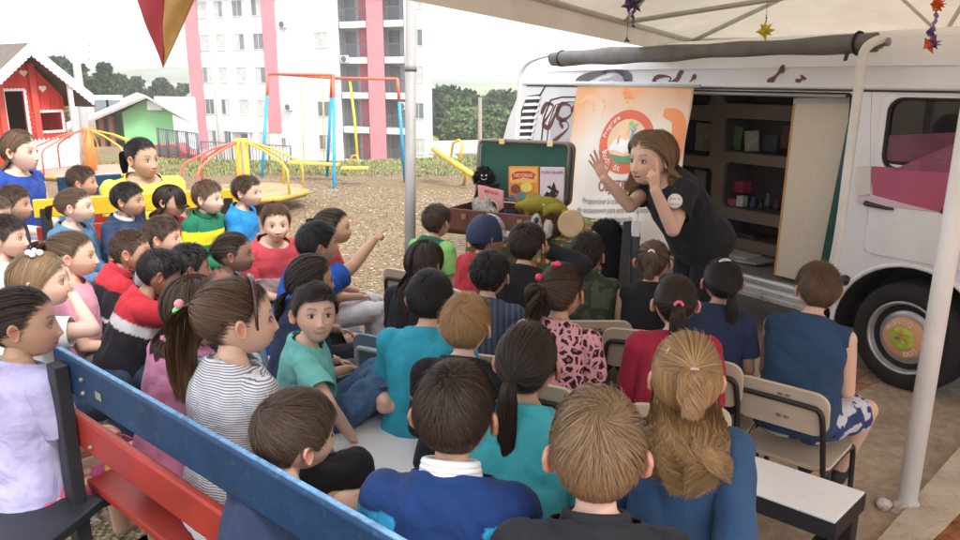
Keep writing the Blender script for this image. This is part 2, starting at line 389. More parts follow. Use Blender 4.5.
# ------------------------------------------------ hair (head-local)
HA = [0, 30, 48, 62, 76, 88, 98, 108, 122, 145, 180]
HZ = [.052, .050, .043, .026, -.006, .006, .022, .018, -.022, -.056, -.066]
def hairline(p, hz=None):
    a = np.degrees(np.arctan2(np.abs(p[..., 0]), p[..., 1])); return p[..., 2]-np.interp(a, HA, hz if hz is not None else HZ)
def unit(v): return v/np.maximum(1e-9, np.linalg.norm(v, axis=-1, keepdims=True))
def roots(n, hz=None, marg=.0):
    out = []; c = 0
    while c < n:
        d = unit(RNG.normal(size=(n*3, 3))); p = skull(d); k = hairline(p, hz) > marg+RNG.normal(size=len(p))*.007; q = p[k]; out.append(q); c += len(q)
    return np.concatenate(out)[:n]
def onshell(p, off): q = skull(p); return q+unit(p)*off[..., None]
def ribbons(P, w, twist=.25):
    """P: N,K,3   w: N,K  -> verts, faces(quad)"""
    N, K, _ = P.shape; T = np.gradient(P, axis=1); T = unit(T); nrm = unit(P-np.array([0, -.01, -.02])); nrm = unit(nrm+RNG.normal(size=(N, 1, 3))*twist)
    S = unit(np.cross(T, nrm))*w[..., None]*.5
    V = np.stack([P-S, P+S], 2).reshape(-1, 3); i = np.arange(N)[:, None]*K*2+np.arange(K-1)[None]*2
    F = np.stack([i, i+1, i+3, i+2], -1).reshape(-1, 4); return V, F
def crown_pt(): return skull(np.array([[.012, -.55, .85]]))[0]
def hair_short(n, ln=.035, th=(.005, .014), lift=.007, front='bang', w=.0024, hz=None, up=0.0, whorl=None, swirl=.5, K=7, messy=.14):
    p = roots(n, hz); C = unit(np.array([(whorl or (.15, -.5, .85))]))[0]; xr = skull(C[None]+RNG.normal(size=(n//6, 3))*.22); p = np.concatenate([p, xr]); N = len(p); P = [p]
    base = th[0]+(th[1]-th[0])*sstep(p[:, 2], -.02, .05); lv = RNG.random(N); lv = np.where(RNG.random(N) < .02, 1.3+RNG.random(N)*.9, lv)
    lens = ln*(.75+.5*RNG.random(N))*(.55+.45*sstep(p[:, 2], -.05, .04)); noise = RNG.normal(size=(N, 3))*messy
    ph_ = RNG.uniform(0, 6, 3); q9 = p*np.array([1, 1, .8]); cn = np.stack([np.sin(q9@np.array([140, 90, 60])+ph_[0]), np.cos(q9@np.array([-80, 150, 110])+ph_[1]), np.sin(q9@np.array([60, -120, 150])+ph_[2])], -1)*messy*1.3; noise = noise*1.5
    for k in range(1, K):
        q = P[-1]; nr = unit(q); f = nr*(nr@C)[:, None]-C; f = unit(f)
        sw = np.cross(nr, f)*swirl*np.exp(-np.linalg.norm(q-C*.1, axis=-1, keepdims=True)/.05); wn = np.exp(-(np.linalg.norm(q-skull(C[None]), axis=-1, keepdims=True)/.022)**2); f = f*(1-.75*wn)+sw+noise*(1+1.5*wn)+cn+wn*np.array([.9, .5, 0])
        if front == 'bang': f = f+np.array([.35, .0, -.1])*sstep(q[:, 1:2], .03, .07)
        if front == 'up': f = f+np.array([0, .1, 1.0])*2*sstep(q[:, 1:2], .02, .06)
        if front == 'side': f = f+np.array([1.4, -.2, .2])*sstep(q[:, 1:2], .0, .06)
        if front == 'mohawk': m = sstep(.035-np.abs(q[:, :1]), 0, .02)*sstep(q[:, 2:3], .04, .08); f = f*(1-m)+m*np.stack([-q[:, 0]*18, 0*q[:, 0]+.25, 0*q[:, 0]+1.3], -1)
        f = f-nr*np.sum(f*nr, 1, keepdims=True)*(1-up); f = unit(f); q2 = q+f*(lens/(K-1))[:, None]
        st_ = (hairline(q2, hz) < -.012)[:, None]
        off = base*(.5+.5*lv)+lift*lv*(k/(K-1))
        s = onshell(q2, off)
        if up or front in ('mohawk', 'up'):
            m = (sstep(q[:, 2], .03, .08) if front != 'up' else sstep(p[:, 1], .0, .05)*sstep(p[:, 2], .02, .06))
            if front == 'mohawk': m = sstep(.040-np.abs(p[:, 0]), 0, .02)*sstep(p[:, 2], .05, .08)
            m = m[:, None]*.9; s = s*(1-m)+(q2+nr*0.002)*m
        P.append(np.where(st_, q+nr*.0002, s))
    P = np.stack(P, 1); t = np.linspace(0, 1, K); W = w*(1-.75*t**2)[None]*(.7+.6*RNG.random((N, 1))); return P, W
def path_to(p, T, K, off0, off1):
    t = np.linspace(0, 1, K); q = p[:, None]*(1-t)[None, :, None]+T*t[None, :, None]; N = len(p)
    lv = RNG.random((N, 1)); lv = np.where(RNG.random((N, 1)) < .03, 1.5+RNG.random((N, 1)), lv); return onshell(q, (off0*(1-t)+off1*t)[None]*(.55+.6*lv))
def tail(n, T, d0, ln, spread, w, K=14, g=(0,0,-1), wave=0.0, back=.04, floor_y=None, taper=.5):
    T = np.array(T); d0 = np.array(d0)/np.linalg.norm(d0); g = np.array(g)/np.linalg.norm(g); t = np.linspace(0, 1, K)
    r = np.sqrt(RNG.random(n)); a = RNG.random(n)*2*PI; e1 = unit(np.cross(d0, g)[None])[0]; e2 = np.cross(e1, g); L = ln*(.72+.32*RNG.random(n))
    prof = np.interp(t, [0, .12, .4, .75, 1], [.22, .7, 1, .85, taper]); C = T+d0*(back*(1-np.exp(-t*5)))[:, None]
    P = C[None]+g*(t[None]**1.25*L[:, None])[..., None]*1.0+(e1*(np.cos(a)*r)[:, None]+e2*(np.sin(a)*r*.7)[:, None])[:, None]*(prof*spread)[None, :, None]
    cl = a*1.6+RNG.normal(size=n)*.3; P = P+(e1[None, None]*(np.sin(t[None]*(9+3*wave)+cl[:, None]*2)*wave*.012)[..., None]+e2[None, None]*(np.cos(t[None]*10+cl[:, None]*1.7)*wave*.010)[..., None])*t[None, :, None]**.5
    if floor_y is not None: P[..., 1] = np.minimum(P[..., 1], floor_y-.0)
    W = w*(1-.6*t**3)[None]*(.7+.6*RNG.random((n, 1))); return P, W
def hair_pony(n, T=(0, -.085, .045), ln=.2, spread=.028, w=.0026, th=.008, wave=.3, g=(0,0,-1), back=.05, half=False, floor_y=None, nt=None, d0=None):
    Td = np.array(T); hz = np.array(HZ)+(.0 if not half else 0)
    p = roots(n, HZ)
    if half: p = p[p[:, 2] > .02]
    Tp = skull(Td[None])[0]; P = path_to(p, Tp, 12, .003, th+.006); P[:, 1:-2] += (RNG.normal(size=(len(p), 1, 3))*.0012); N = len(p); W = w*np.interp(np.arange(12), [0, 2, 11], [.25, 1, 1])[None]*(.7+.6*RNG.random((N, 1)))
    P2, W2 = tail(nt or int(n*.5), Tp+unit(Tp)*(th+.006), d0 if d0 is not None else unit(Tp)+np.array([0, 0, .3]), ln, spread, w*1.2, g=g, wave=wave, back=back, floor_y=floor_y); return [(P, W), (P2, W2)]
def hair_long(n, ln=.2, w=.003, wave=.6, part=0.0, th=.010, g=(0,0,-1), K=20, side=88, spread=.012, fringe=False, ear=0.0, push=.06):
    p = roots(n, HZ); g = np.array(g)/np.linalg.norm(g); N = len(p); s0 = np.sign(p[:, 0]-part); s0[s0 == 0] = 1
    a = np.degrees(np.arctan2(np.abs(p[:, 0]), p[:, 1])); ae = np.clip(np.maximum(a, side+(a/180)*45), 0, 178)
    if fringe: ae = np.where((a < 42)&(RNG.random(N) < .8), a*1.1, ae)
    zex = -.035-.03*sstep(ae, 110, 170); ex = np.stack([s0*np.sin(np.radians(ae))*.075, np.cos(np.radians(ae))*.09, zex], -1)
    ks = K//2; t = np.linspace(0, 1, ks); mid = p*.5+ex*.5; mid[:, 2] += .03+.02*RNG.random(N); mid[:, 0] += s0*.012
    q = p[:, None]*((1-t)**2)[None, :, None]+mid[:, None]*(2*t*(1-t))[None, :, None]+ex[:, None]*(t**2)[None, :, None]
    lv = RNG.random((N, 1)); A = onshell(q, (.004+th*np.sin(np.minimum(t, .8)*PI/1.6))[None]*(.5+.6*lv)+.0*t)
    L = ln*(.7+.35*RNG.random(N)); tt = np.linspace(0, 1, K-ks+1)[1:]; e = A[:, -1]; out = unit(e*np.array([1, 1, 0]))
    if fringe: L = np.where(a < 42, .012, L)
    cl = np.degrees(np.arctan2(e[:, 0], e[:, 1]))/11+RNG.normal(size=N)*.35
    B = e[:, None]+g*(L[:, None]*tt[None])[..., None]+out[:, None]*(spread*np.sin(tt*PI*.7))[None, :, None]*(.3+lv[:, :, None])
    B[..., 0] += np.sin(tt[None]*(8+4*wave)+cl[:, None]*2.1)*wave*.010*tt[None]; B[..., 1] += np.cos(tt[None]*9+cl[:, None]*1.3)*wave*.009*tt[None]
    lowz = sstep(-B[..., 2], .035, .12); B[..., 1] = np.where(B[..., 1] < .03, B[..., 1]-push*lowz-np.maximum(0, -B[..., 2]-.16)*.12, B[..., 1])
    P = np.concatenate([A, B], 1); W = w*(1-.5*np.linspace(0, 1, P.shape[1])**3)[None]*(.7+.6*RNG.random((N, 1))); return [(P, W)]
def hair_cap(th, hz=None, top=None, na=110, nb=66, dn=-.008):
    az = np.linspace(0, 2*PI, na, endpoint=False); ph = np.linspace(.01, PI*.82, nb); A, Pp = np.meshgrid(az, ph)
    d = np.stack([np.sin(Pp)*np.sin(A), np.sin(Pp)*np.cos(A), np.cos(Pp)], -1); p = skull(d); m = hairline(p, hz)+dn
    off = -.006+(.007+(th[0]+(th[1]-th[0])*sstep(p[..., 2], -.02, .05))*.75)*sstep(m, -.002, .026)
    V = (p+unit(p)*off[..., None]).reshape(-1, 3); ok = (m > -.004).ravel(); F = []
    for i in range(nb-1):
        for j in range(na):
            f = (i*na+j, (i+1)*na+j, (i+1)*na+(j+1)%na, i*na+(j+1)%na)
            if all(ok[k] for k in f): F.append(f)
    F.append(tuple(range(na))+()) if False else None
    return V, F
HAIRMAT = None
def hair_object(parts, cap, colr, M4, parent, name='hair', var=.35, tips=None):
    Vs = []; Fs = []; Cs = []; o = 0; colr = np.array(colr)
    if cap:
        V, F = cap; F = np.array(F); Vs.append(V); Fs.append(F); Cs.append(np.ones((len(V), 3))*colr*.7); ncap = len(F); o += len(V)
    for P, W in parts:
        V, F = ribbons(P, W); N, K, _ = P.shape; Vs.append(V); Fs.append(F+o); o += len(V)
        k = np.exp(RNG.normal(size=(N, 1, 1))*var); tc = np.array(tips if tips is not None else colr*1.15); t = np.linspace(0, 1, K)[None, :, None]
        c = (colr*(1-t**1.5)+tc*t**1.5)*k*np.ones((N, K, 3)); Cs.append(np.repeat(c.reshape(-1, 3), 2, axis=0))
    V = np.concatenate(Vs); F = np.concatenate(Fs); C = np.clip(np.concatenate(Cs), 0, 1)
    V4 = V@np.array(M4.to_3x3()).T+np.array(M4.translation); me = np_mesh('hair', V4, F, True, C); me.materials.append(vcmat('hair_strands', .46, .30, bmp=0, mott=.12))
    if cap: me.materials.append(vcmat('hair_root_shell', .95, .05, bmp=0, mott=.2)); mi = np.zeros(len(F), dtype=np.int32); mi[:ncap] = 1; me.polygons.foreach_set('material_index', mi)
    ob = bpy.data.objects.new(name, me); place(ob, parent); return ob

def ik(S, T, l1, l2, pole):
    S, T = Vector(S), Vector(T); d = T-S; L = d.length; mx = (l1+l2)*.995
    if L > mx: T = S+d*(mx/L); d = T-S; L = mx
    L = max(L, abs(l1-l2)+.01); a = (l1*l1-l2*l2+L*L)/(2*L); h = math.sqrt(max(0, l1*l1-a*a)); n = d.normalized()
    pv = Vector(pole); pv = pv-n*pv.dot(n)
    if pv.length < 1e-4: pv = n.orthogonal()
    return S+n*a+pv.normalized()*h, T
def cutplane(me, co, no, rad):
    bm = bmesh.new(); bm.from_mesh(me); co = Vector(co); no = Vector(no).normalized()
    vs = {v for v in bm.verts if (v.co-co).length < rad}; es = [e for e in bm.edges if e.verts[0] in vs or e.verts[1] in vs]; fs = [f for f in bm.faces if any(v in vs for v in f.verts)]
    bmesh.ops.bisect_plane(bm, geom=list({v for f in fs for v in f.verts})+es+fs, plane_co=co, plane_no=no, clear_outer=True, dist=1e-5); bm.to_mesh(me); bm.free()
def folds(V, amp, seed, s=1.0):
    r = np.random.default_rng(seed); D = np.zeros(len(V))
    for k in range(7):
        f = r.normal(size=3); f /= np.linalg.norm(f); f[2] *= .6; fr = r.uniform(18, 60)*s; ph = r.uniform(0, 6.28); q = V@f*fr+ph+1.3*np.sin(V@r.normal(size=3)*9+ph*2); D += (np.abs(np.sin(q))*2-1)/(1+fr/25)
    return D*amp
def gcut(me, co, no):
    bm = bmesh.new(); bm.from_mesh(me); bmesh.ops.bisect_plane(bm, geom=bm.verts[:]+bm.edges[:]+bm.faces[:], plane_co=Vector(co), plane_no=Vector(no).normalized(), clear_outer=True, dist=1e-6); bm.to_mesh(me); bm.free()
def garment(name, pieces, vox, m, parent, amp=.0035, seed=0, zone=None, th=.003, sm=5):
    """pieces: (MB, [(point, normal), ...]) each remeshed, cut open at its hems, then joined into one garment"""
    VV = []; FF = []; o = 0
    for mb, cuts in pieces:
        me = remesh(mb.v, mb.f, vox, sm); n = len(me.vertices)
        V = np.empty(n*3, dtype=np.float32); me.vertices.foreach_get('co', V); V = V.reshape(-1, 3); N = np.empty(n*3, dtype=np.float32); me.vertices.foreach_get('normal', N); N = N.reshape(-1, 3)
        V = V+N*folds(V, amp, seed)[:, None]; me.vertices.foreach_set('co', V.ravel().astype(np.float32)); me.update()
        for c in cuts: gcut(me, *c)
        V, F = me_arr(me); VV.append(V); FF += [tuple(o+i for i in f) for f in F]; o += len(V); bpy.data.meshes.remove(me)
    V = np.concatenate(VV); me = bpy.data.meshes.new(name); me.from_pydata(V.tolist(), [], FF); me.polygons.foreach_set('use_smooth', np.ones(len(me.polygons), dtype=bool))
    if zone:
        a = me.color_attributes.new('Col', 'FLOAT_COLOR', 'POINT'); c4 = np.zeros((len(V), 4), dtype=np.float32); c4[:, 3] = 1; z = zone(V)
        c4[:, 0] = z[0]; c4[:, 1] = z[1]; a.data.foreach_set('color', c4.ravel())
    me.materials.append(m); o = bpy.data.objects.new(name, me); place(o, parent)
    s = o.modifiers.new('thick', 'SOLIDIFY'); s.thickness = th; s.offset = 1
    return o

SKIN = {'light': (.68,.44,.33), 'fair': (.72,.50,.40), 'tan': (.52,.32,.215), 'dark': (.32,.185,.12)}
HC = {'black': (.012,.010,.010), 'dark': (.026,.016,.011), 'brown': (.058,.033,.020), 'mid': (.105,.062,.036), 'light': (.20,.125,.070), 'blond': (.36,.235,.115), 'gold': (.33,.19,.085)}
SEATS = []; SEATLAB = []
def person(head, label, h=None, hh=None, cat='child', skin='light', hair=('short', 'brown'), top=None, bottom=None, arms=('lap', 'lap'), sleeve='short', legs='sit', hip=None, s=1.0, hs=1.0, wid=1.0,
           z=.97, t=None, tilt=0, roll=0, near=1, seed=None, smile=.3, mouth=0, chub=0, lean=10, extra=None, shoes=None, collar=None, zone=None, group=None, legl='long', palms=(None, None), hands=('relax', 'relax'), fixed_t=None, seatkind=None, brow=None, gaze=(0,0), hairkw={}, polesv=(None, None), kneedir=None, top2=None, hairvar=.24, hemz=None, tips=None, narrow=1.0):
    px, py = head; seed = seed or int(px*7+py)
    if t is None: t = (H-z)/(-ray(px, py).z)
    if cat == 'child' and t > 2.2: hs *= .87; s *= .94
    hp = U(px, py, t); tgt = Vector((.80, 3.95, 1.2))
    if h is None: v = tgt-hp; h = math.degrees(math.atan2(v.x, v.y))
    if hh is None: hh = h
    if smile == .3: smile = .3+.55*math.sin(seed*3.1); mouth = max(mouth, .35*(math.sin(seed*5.3) > .35))
    Rz = Matrix.Rotation(-R(h), 3, 'Z'); rt = Rz @ Vector((1,0,0)); fw0 = Rz @ Vector((0,1,0))
    TL = .50*s
    if hip is None: ax = (Vector((0,0,1))*math.cos(R(lean))+fw0*math.sin(R(lean))).normalized(); root = hp-ax*TL*1.0-fw0*.015
    else: root = Vector(hip); ax = (hp-root).normalized(); TL = (hp-root).length
    k = TL/.50; fw = ax.cross(rt).normalized()*-1; fw = (rt.cross(ax)*-1).normalized()
    if fw.dot(fw0) < 0: fw = -fw
    def B(x, y, z): return root+rt*(x*s*wid)+fw*(y*s)+ax*(z*k)
    e = empty('person', (root.x, root.y, 0 if legs != 'hang' else root.z), label, cat, group); sk = SKIN[skin]
    vox = (.0055, .007, .009)[near]
    # torso rings (z, halfwidth, halfdepth, y)
    TR = [(-.03, .085, .070, -.01), (0, .110, .085, -.01), (.06, .116, .088, -.005), (.14, .104, .080, .0), (.22, .105, .080, .0), (.30, .114, .076, .0), (.345, .108, .064, -.004), (.372, .082, .050, -.008), (.390, .056, .044, -.010), (.41, .045, .041, -.010)]
    if chub: TR = [(a, b*(1+.12*chub), c*(1+.3*chub), d) for a, b, c, d in TR]
    def torso(mb, inf, z0=-1, z1=9, flare=0):
        vs = []; n = 20; rr = [q for q in TR if z0 <= q[0] <= z1]
        for q in rr:
            f = 1+flare*max(0, .2-q[0])
            for j in range(n):
                a = 2*PI*j/n; ca, sa = math.cos(a), math.sin(a); ca = math.copysign(abs(ca)**.85, ca); sa = math.copysign(abs(sa)**.85, sa)
                vs.append(B(0, q[3], q[0])+rt*ca*(q[1]*s*wid*f+inf)+fw*sa*(q[2]*s*(.5+.5*wid)*f+inf))
        fs = [(i*n+j, i*n+(j+1)%n, (i+1)*n+(j+1)%n, (i+1)*n+j) for i in range(len(rr)-1) for j in range(n)]+[tuple(range(n))[::-1], tuple(range((len(rr)-1)*n, len(rr)*n))]
        mb.add(vs, fs)
    ad = s*(.6+.4*wid)*narrow
    sh = [B(-.114, -.005, .343), B(.114, -.005, .343)]; hj = [B(-.062, .0, .02), B(.062, .0, .02)]
    neck0 = B(0, -.010, .39); HM = Matrix.Translation(hp) @ (Matrix.Rotation(-R(hh), 4, 'Z') @ Matrix.Rotation(-R(tilt), 4, 'X') @ Matrix.Rotation(R(roll), 4, 'Y')) @ Matrix.Diagonal((hs*(1+.045*math.sin(seed*1.7)), hs*(1+.02*math.sin(seed*.9)), hs*(1+.04*math.sin(seed*2.3))*(1.07 if cat == 'woman' else 1), 1))
    neck1 = HM @ Vector((0, -.015, -.055))
    l1, l2 = .195*s, .175*s; HT = {}; arm = []
    for i, sx in enumerate((-1, 1)):
        a = arms[i]; pole = Vector((sx*.5, -.5, -1)); pole = rt*pole.x+fw0*pole.y+Vector((0,0,pole.z))
        if a == 'lap': T = root+rt*(sx*.055*s)+fw0*(.22*s)+Vector((0,0,.115*s))
        elif a == 'side': T = root+rt*(sx*.19*s)+fw0*(.08*s)+Vector((0,0,.03*s))
        elif a == 'front': T = root+rt*(sx*.03*s)+fw0*(.27*s)+Vector((0,0,.2*s))
        elif a == 'knee': T = root+rt*(sx*.08*s)+fw0*(.30*s)+Vector((0,0,.11*s))
        elif a == 'chin': T = HM @ Vector((sx*.02, .085, -.125)); pole = fw0*.2+Vector((0,0,-1))
        elif isinstance(a, tuple) and a[0] == 'h': T = HM @ Vector(a[1:4]); pole = rt*sx*.8+Vector((0,0,-.6))
        else: T = U(*a)
        if polesv[i] is not None: pole = U(*polesv[i])-sh[i]
        E_, T = ik(sh[i], T, l1, l2, pole); arm.append((sh[i], E_, T))
    # legs
    leg = []; th_, sh_ = .30*s, .31*s
    for i, sx in enumerate((-1, 1)):
        hjp = hj[i]
        if legs == 'stand': kn = hjp+Vector((0,0,-1))*(hjp.z*.48)+rt*sx*.015+fw0*.03; an = Vector((hjp.x, hjp.y, .075))+rt*sx*.03
        elif legs == 'sit':
            kn = hjp+fw0*th_+rt*(sx*.03)+Vector((0,0,.015)); zf = max(.055, kn.z-sh_); an = Vector((kn.x, kn.y, zf))+fw0*.02
        elif isinstance(legs, tuple): kn, an = U(*legs[i][0]), U(*legs[i][1])
        leg.append((hjp, kn, an))
    # body mesh
    mb = MB(); torso(mb, -.004)
    capsule(mb, neck0, .036*s*(.5+.5*wid), neck1, .0345*hs*(.6+.4*wid))
    for i, sx in enumerate((-1, 1)):
        S_, E_, T_ = arm[i]; capsule(mb, B(sx*.07, -.006, .352), .029*ad, S_, .037*ad); limb(mb, S_, E_, T_, .037*ad, .026*ad, .0185*ad)
        a, b, c = leg[i]; limb(mb, a, b, c, .062*ad, .042*ad, .027*ad); f = fw0; capsule(mb, c+Vector((0,0,-.015)), .028*ad, c+f*.10*s+Vector((0,0,-.03*s)), .018*ad)
    bv, bf = me_arr(remesh(mb.v, mb.f, vox, 4)); bc = np.ones((len(bv), 3))*np.array(sk)
    hv, hc, hf = head_mesh(sk, near, smile, mouth, .8, brow or tuple(x*.9+.004 for x in HC.get(hair[1], (.05,.03,.02))), chub+(.35 if cat == 'child' else 0), gaze=gaze)
    hv = hv@np.array(HM.to_3x3()).T+np.array(HM.translation); V = [bv, hv]; C = [bc, hc]; F = list(bf)+[tuple(len(bv)+i for i in f) for f in hf]; o = len(bv)+len(hv)
    for i, sx in enumerate((-1, 1)):
        S_, E_, T_ = arm[i]; y = (T_-E_).normalized(); pn = palms[i]
        if isinstance(pn, tuple) and len(pn) == 2: fd, bk = Vector(pn[0]), Vector(pn[1]); y = (y*.35+fd.normalized()).normalized()
        elif pn is not None: bk = Vector(pn)
        else: bk = Vector((0,0,1))+fw0*.2
        zz = (bk-y*bk.dot(y)).normalized(); xx = y.cross(zz)*1
        hvv, hff = HANDS[hands[i]]; q = hvv.copy()*(.62*hs if cat == 'child' else .90)
        # right-handed local: thumb toward body centre
        if sx > 0: q[:, 0] *= -1
        q = q@np.array(frame(Vector(), xx, y, zz).to_3x3()).T+np.array(T_+y*.006); V.append(q); C.append(np.ones((len(q), 3))*np.array(sk)*np.array([1.0, .95, .93])); F += [tuple(o+j for j in (f if sx < 0 else f[::-1])) for f in hff]; o += len(q)
    me = bpy.data.meshes.new('body'); VV = np.concatenate(V); me.from_pydata(VV.tolist(), [], F); a = me.color_attributes.new('Col', 'FLOAT_COLOR', 'POINT')
    c4 = np.ones((len(VV), 4), dtype=np.float32); c4[:, :3] = np.concatenate(C); a.data.foreach_set('color', c4.ravel()); me.polygons.foreach_set('use_smooth', np.ones(len(me.polygons), dtype=bool))
    me.materials.append(vcmat('skin', .5, .35, sss=.12)); place(bpy.data.objects.new('body', me), e)
    # top
    up = Vector((0,0,1))
    if top is not None:
        inf = .011 if sleeve != 'long' else .015; hz_ = -.015 if hemz is None else hemz
        mb = MB(); torso(mb, inf+.002, flare=.25); pcs = [(mb, [(B(0, -.006, .400), ax+fw*.28), (B(0, 0, hz_), -ax)])]
        for i, sx in enumerate((-1, 1)):
            S_, E_, T_ = arm[i]; capsule(mb, B(sx*.07, -.006, .350), .027*ad+inf, S_-rt*sx*(.0 if sleeve != 'none' else .012), .033*ad+inf*.9)
            if sleeve == 'none': pcs[0][1].append((S_+rt*sx*.020*s, rt*sx))
            if sleeve == 'short': m2 = MB(); en = S_.lerp(E_, .85); capsule(m2, S_, .036*ad+inf*.8, en, .034*ad+inf*1.25); pcs.append((m2, [(S_.lerp(E_, .66), (E_-S_))]))
            elif sleeve == 'long': m2 = MB(); limb(m2, S_, E_, E_.lerp(T_, 1.10), .037*ad+inf*.7, .030*ad+inf*.7, .022*ad+inf*.6); pcs.append((m2, [(E_.lerp(T_, .97), (T_-E_))]))
        zf = (lambda V: zone(V, B, rt, fw, ax)) if zone else None
        garment('shirt' if sleeve != 'long' else 'jacket' if zone or collar else 'sweater', pcs, vox*1.05, top, e, .0036, seed, zf)
        if collar:
            mb = MB(); pts = []
            for j in range(20):
                a = 2*PI*j/20; pts.append(B(0, -.008, .398)+rt*math.cos(a)*.050*s*wid**.5+fw*(math.sin(a)*.048*s+.004)+ax*(-.012*math.sin(a)))
            ci, ch = collar
            for dz in (0, 1, 2): mb.tube([p+ax*dz*ch/2.0+ (p-B(0,-.008,.398)).normalized()*(-.002*dz) for p in pts], .0085, n=8, closed=True)
            mb.build('collar', ci, e)
    if top2 is not None: top2(e, B, rt, fw, ax, s)
    # bottom
    if bottom is not None:
        mb = MB(); torso(mb, .003, -.03, .14); pcs = [(mb, [(B(0, 0, .085), ax)])]
        for i, sx in enumerate((-1, 1)):
            a, b, c = leg[i]; capsule(mb, a, .062*ad+.006, a.lerp(b, .25), .06*ad+.006); m2 = MB()
            if legl == 'long': limb(m2, a, b, c, .060*ad+.008, .042*ad+.010, .029*ad+.012); pcs.append((m2, [(b.lerp(c, .93), c-b)]))
            elif legl == 'short': capsule(m2, a, .062*ad+.008, a.lerp(b, .95), .050*ad+.016); pcs.append((m2, [(a.lerp(b, .78), b-a)]))
            else: capsule(mb, a, .062*ad+.012, a.lerp(b, .9), .055*ad+.018); capsule(mb, (leg[0][0]+leg[1][0])/2, .065*ad, ((leg[0][0]+leg[1][0])/2).lerp((leg[0][1]+leg[1][1])/2, .85), .06*ad)
        garment({'long': 'trousers', 'short': 'shorts', 'skirt': 'skirt'}[legl], pcs, vox*1.1, bottom, e, .0045, seed+5)
    if shoes is not None:
        for i, sx in enumerate((-1, 1)):
            c = leg[i][2]; f = fw0; mb = MB(); b0 = Vector((c.x, c.y, max(.03, c.z-.03*s)))
            capsule(mb, b0-f*.015, .034*s, b0+f*.11*s+Vector((0,0,-.006)), .027*s); capsule(mb, b0, .034*s, c+up*.01, .032*s)
            m2 = remesh(mb.v, mb.f, .006, 2); cutplane(m2, c+up*.012, up, .1); cutplane(m2, (b0.x, b0.y, b0.z-.024*s), -up, .3); m2.polygons.foreach_set('use_smooth', np.ones(len(m2.polygons), dtype=bool))
            m2.materials.append(shoes); place(bpy.data.objects.new('shoe', m2), e)
    # hair
    gl = HM.to_3x3().inverted() @ Vector((0,0,-1)); gl = tuple(gl.normalized()); st = hair[0]; n = (9500, 3000, 900)[near]; w = (.0011, .0021, .0042)[near]; hairvar *= .7; kw = dict(hairkw); cap = True; cth = (.004, .010)
    hcol = HC[hair[1]]
    if st == 'short': kw.setdefault('w', w); cth = kw.get('th', (.004, .010)); prt = [hair_short(n, **kw)]
    elif st == 'pony': prt = hair_pony(n, w=w, g=gl, **kw); cth = (.005, .007)
    elif st == 'long': prt = hair_long(int(n*1.3), w=w*1.15, g=gl, **kw); cth = (.006, .009)
    elif st == 'half':
        prt = hair_long(int(n*1.3), w=w*1.15, g=gl, **kw); cth = (.007, .010); prt += hair_pony(n, T=(0, -.085, .045), ln=.13, spread=.034, w=w, th=.016, wave=.9, g=gl, back=.05, half=True, nt=n//3)
    if st != 'none': hair_object(prt, hair_cap(cth) if cap else None, hcol, HM, e, var=hairvar, tips=tips)
    if extra: extra(e, HM, near)
    if seatkind:
        SEATLAB.append(' '.join(label.split()[:8]).rstrip(',')); SEATS.append((seatkind, Vector((root.x, root.y, root.z-.085*s-.006)), h))
    return e, HM, arm, leg, B
# ---------------------------------------------------------------- world, camera, sun
w = bpy.data.worlds.new('World'); sc.world = w; w.use_nodes = True; nt = w.node_tree; bg = nt.nodes['Background']
sky = nt.nodes.new('ShaderNodeTexSky'); sky.sky_type = 'NISHITA'; sky.sun_disc = False; SUN_EL, SUN_AZ = 50, 140
sky.sun_elevation = R(SUN_EL); sky.sun_rotation = R(SUN_AZ); sky.dust_density = 4.0; sky.air_density = 1.0; sky.ozone_density = 1.0
cm = nt.nodes.new('ShaderNodeMixRGB'); cm.inputs[0].default_value = .72; nt.links.new(sky.outputs[0], cm.inputs[1]); cm.inputs[2].default_value = (11.2, 11.2, 11.4, 1)   # overcast veil of cloud
nt.links.new(cm.outputs[0], bg.inputs[0]); bg.inputs[1].default_value = .10
sl = bpy.data.lights.new('sun', 'SUN'); sl.energy = 2.0; sl.angle = R(14); sl.color = (1, .95, .88); so = bpy.data.objects.new('sun', sl); COL.objects.link(so)
az, el = R(SUN_AZ), R(SUN_EL); sd = Vector((math.sin(az)*math.cos(el), math.cos(az)*math.cos(el), math.sin(el)))
so.rotation_euler = rot_to(sd).to_euler()
cam = bpy.data.cameras.new('camera'); co_ = bpy.data.objects.new('camera', cam); COL.objects.link(co_); sc.camera = co_
cam.sensor_width = 36; cam.lens = 36*FO/960; cam.clip_start = .05; cam.clip_end = 3000; co_.location = (0, 0, H); co_.rotation_euler = (PI/2-PIT, 0, 0)
sc.view_settings.view_transform = 'Standard'; sc.view_settings.look = 'None'; sc.view_settings.gamma = 1; sc.view_settings.exposure = 1.16; sc.view_settings.use_curve_mapping = False
sc.cycles.max_bounces = 6; sc.cycles.volume_bounces = 1; sc.cycles.transparent_max_bounces = 6

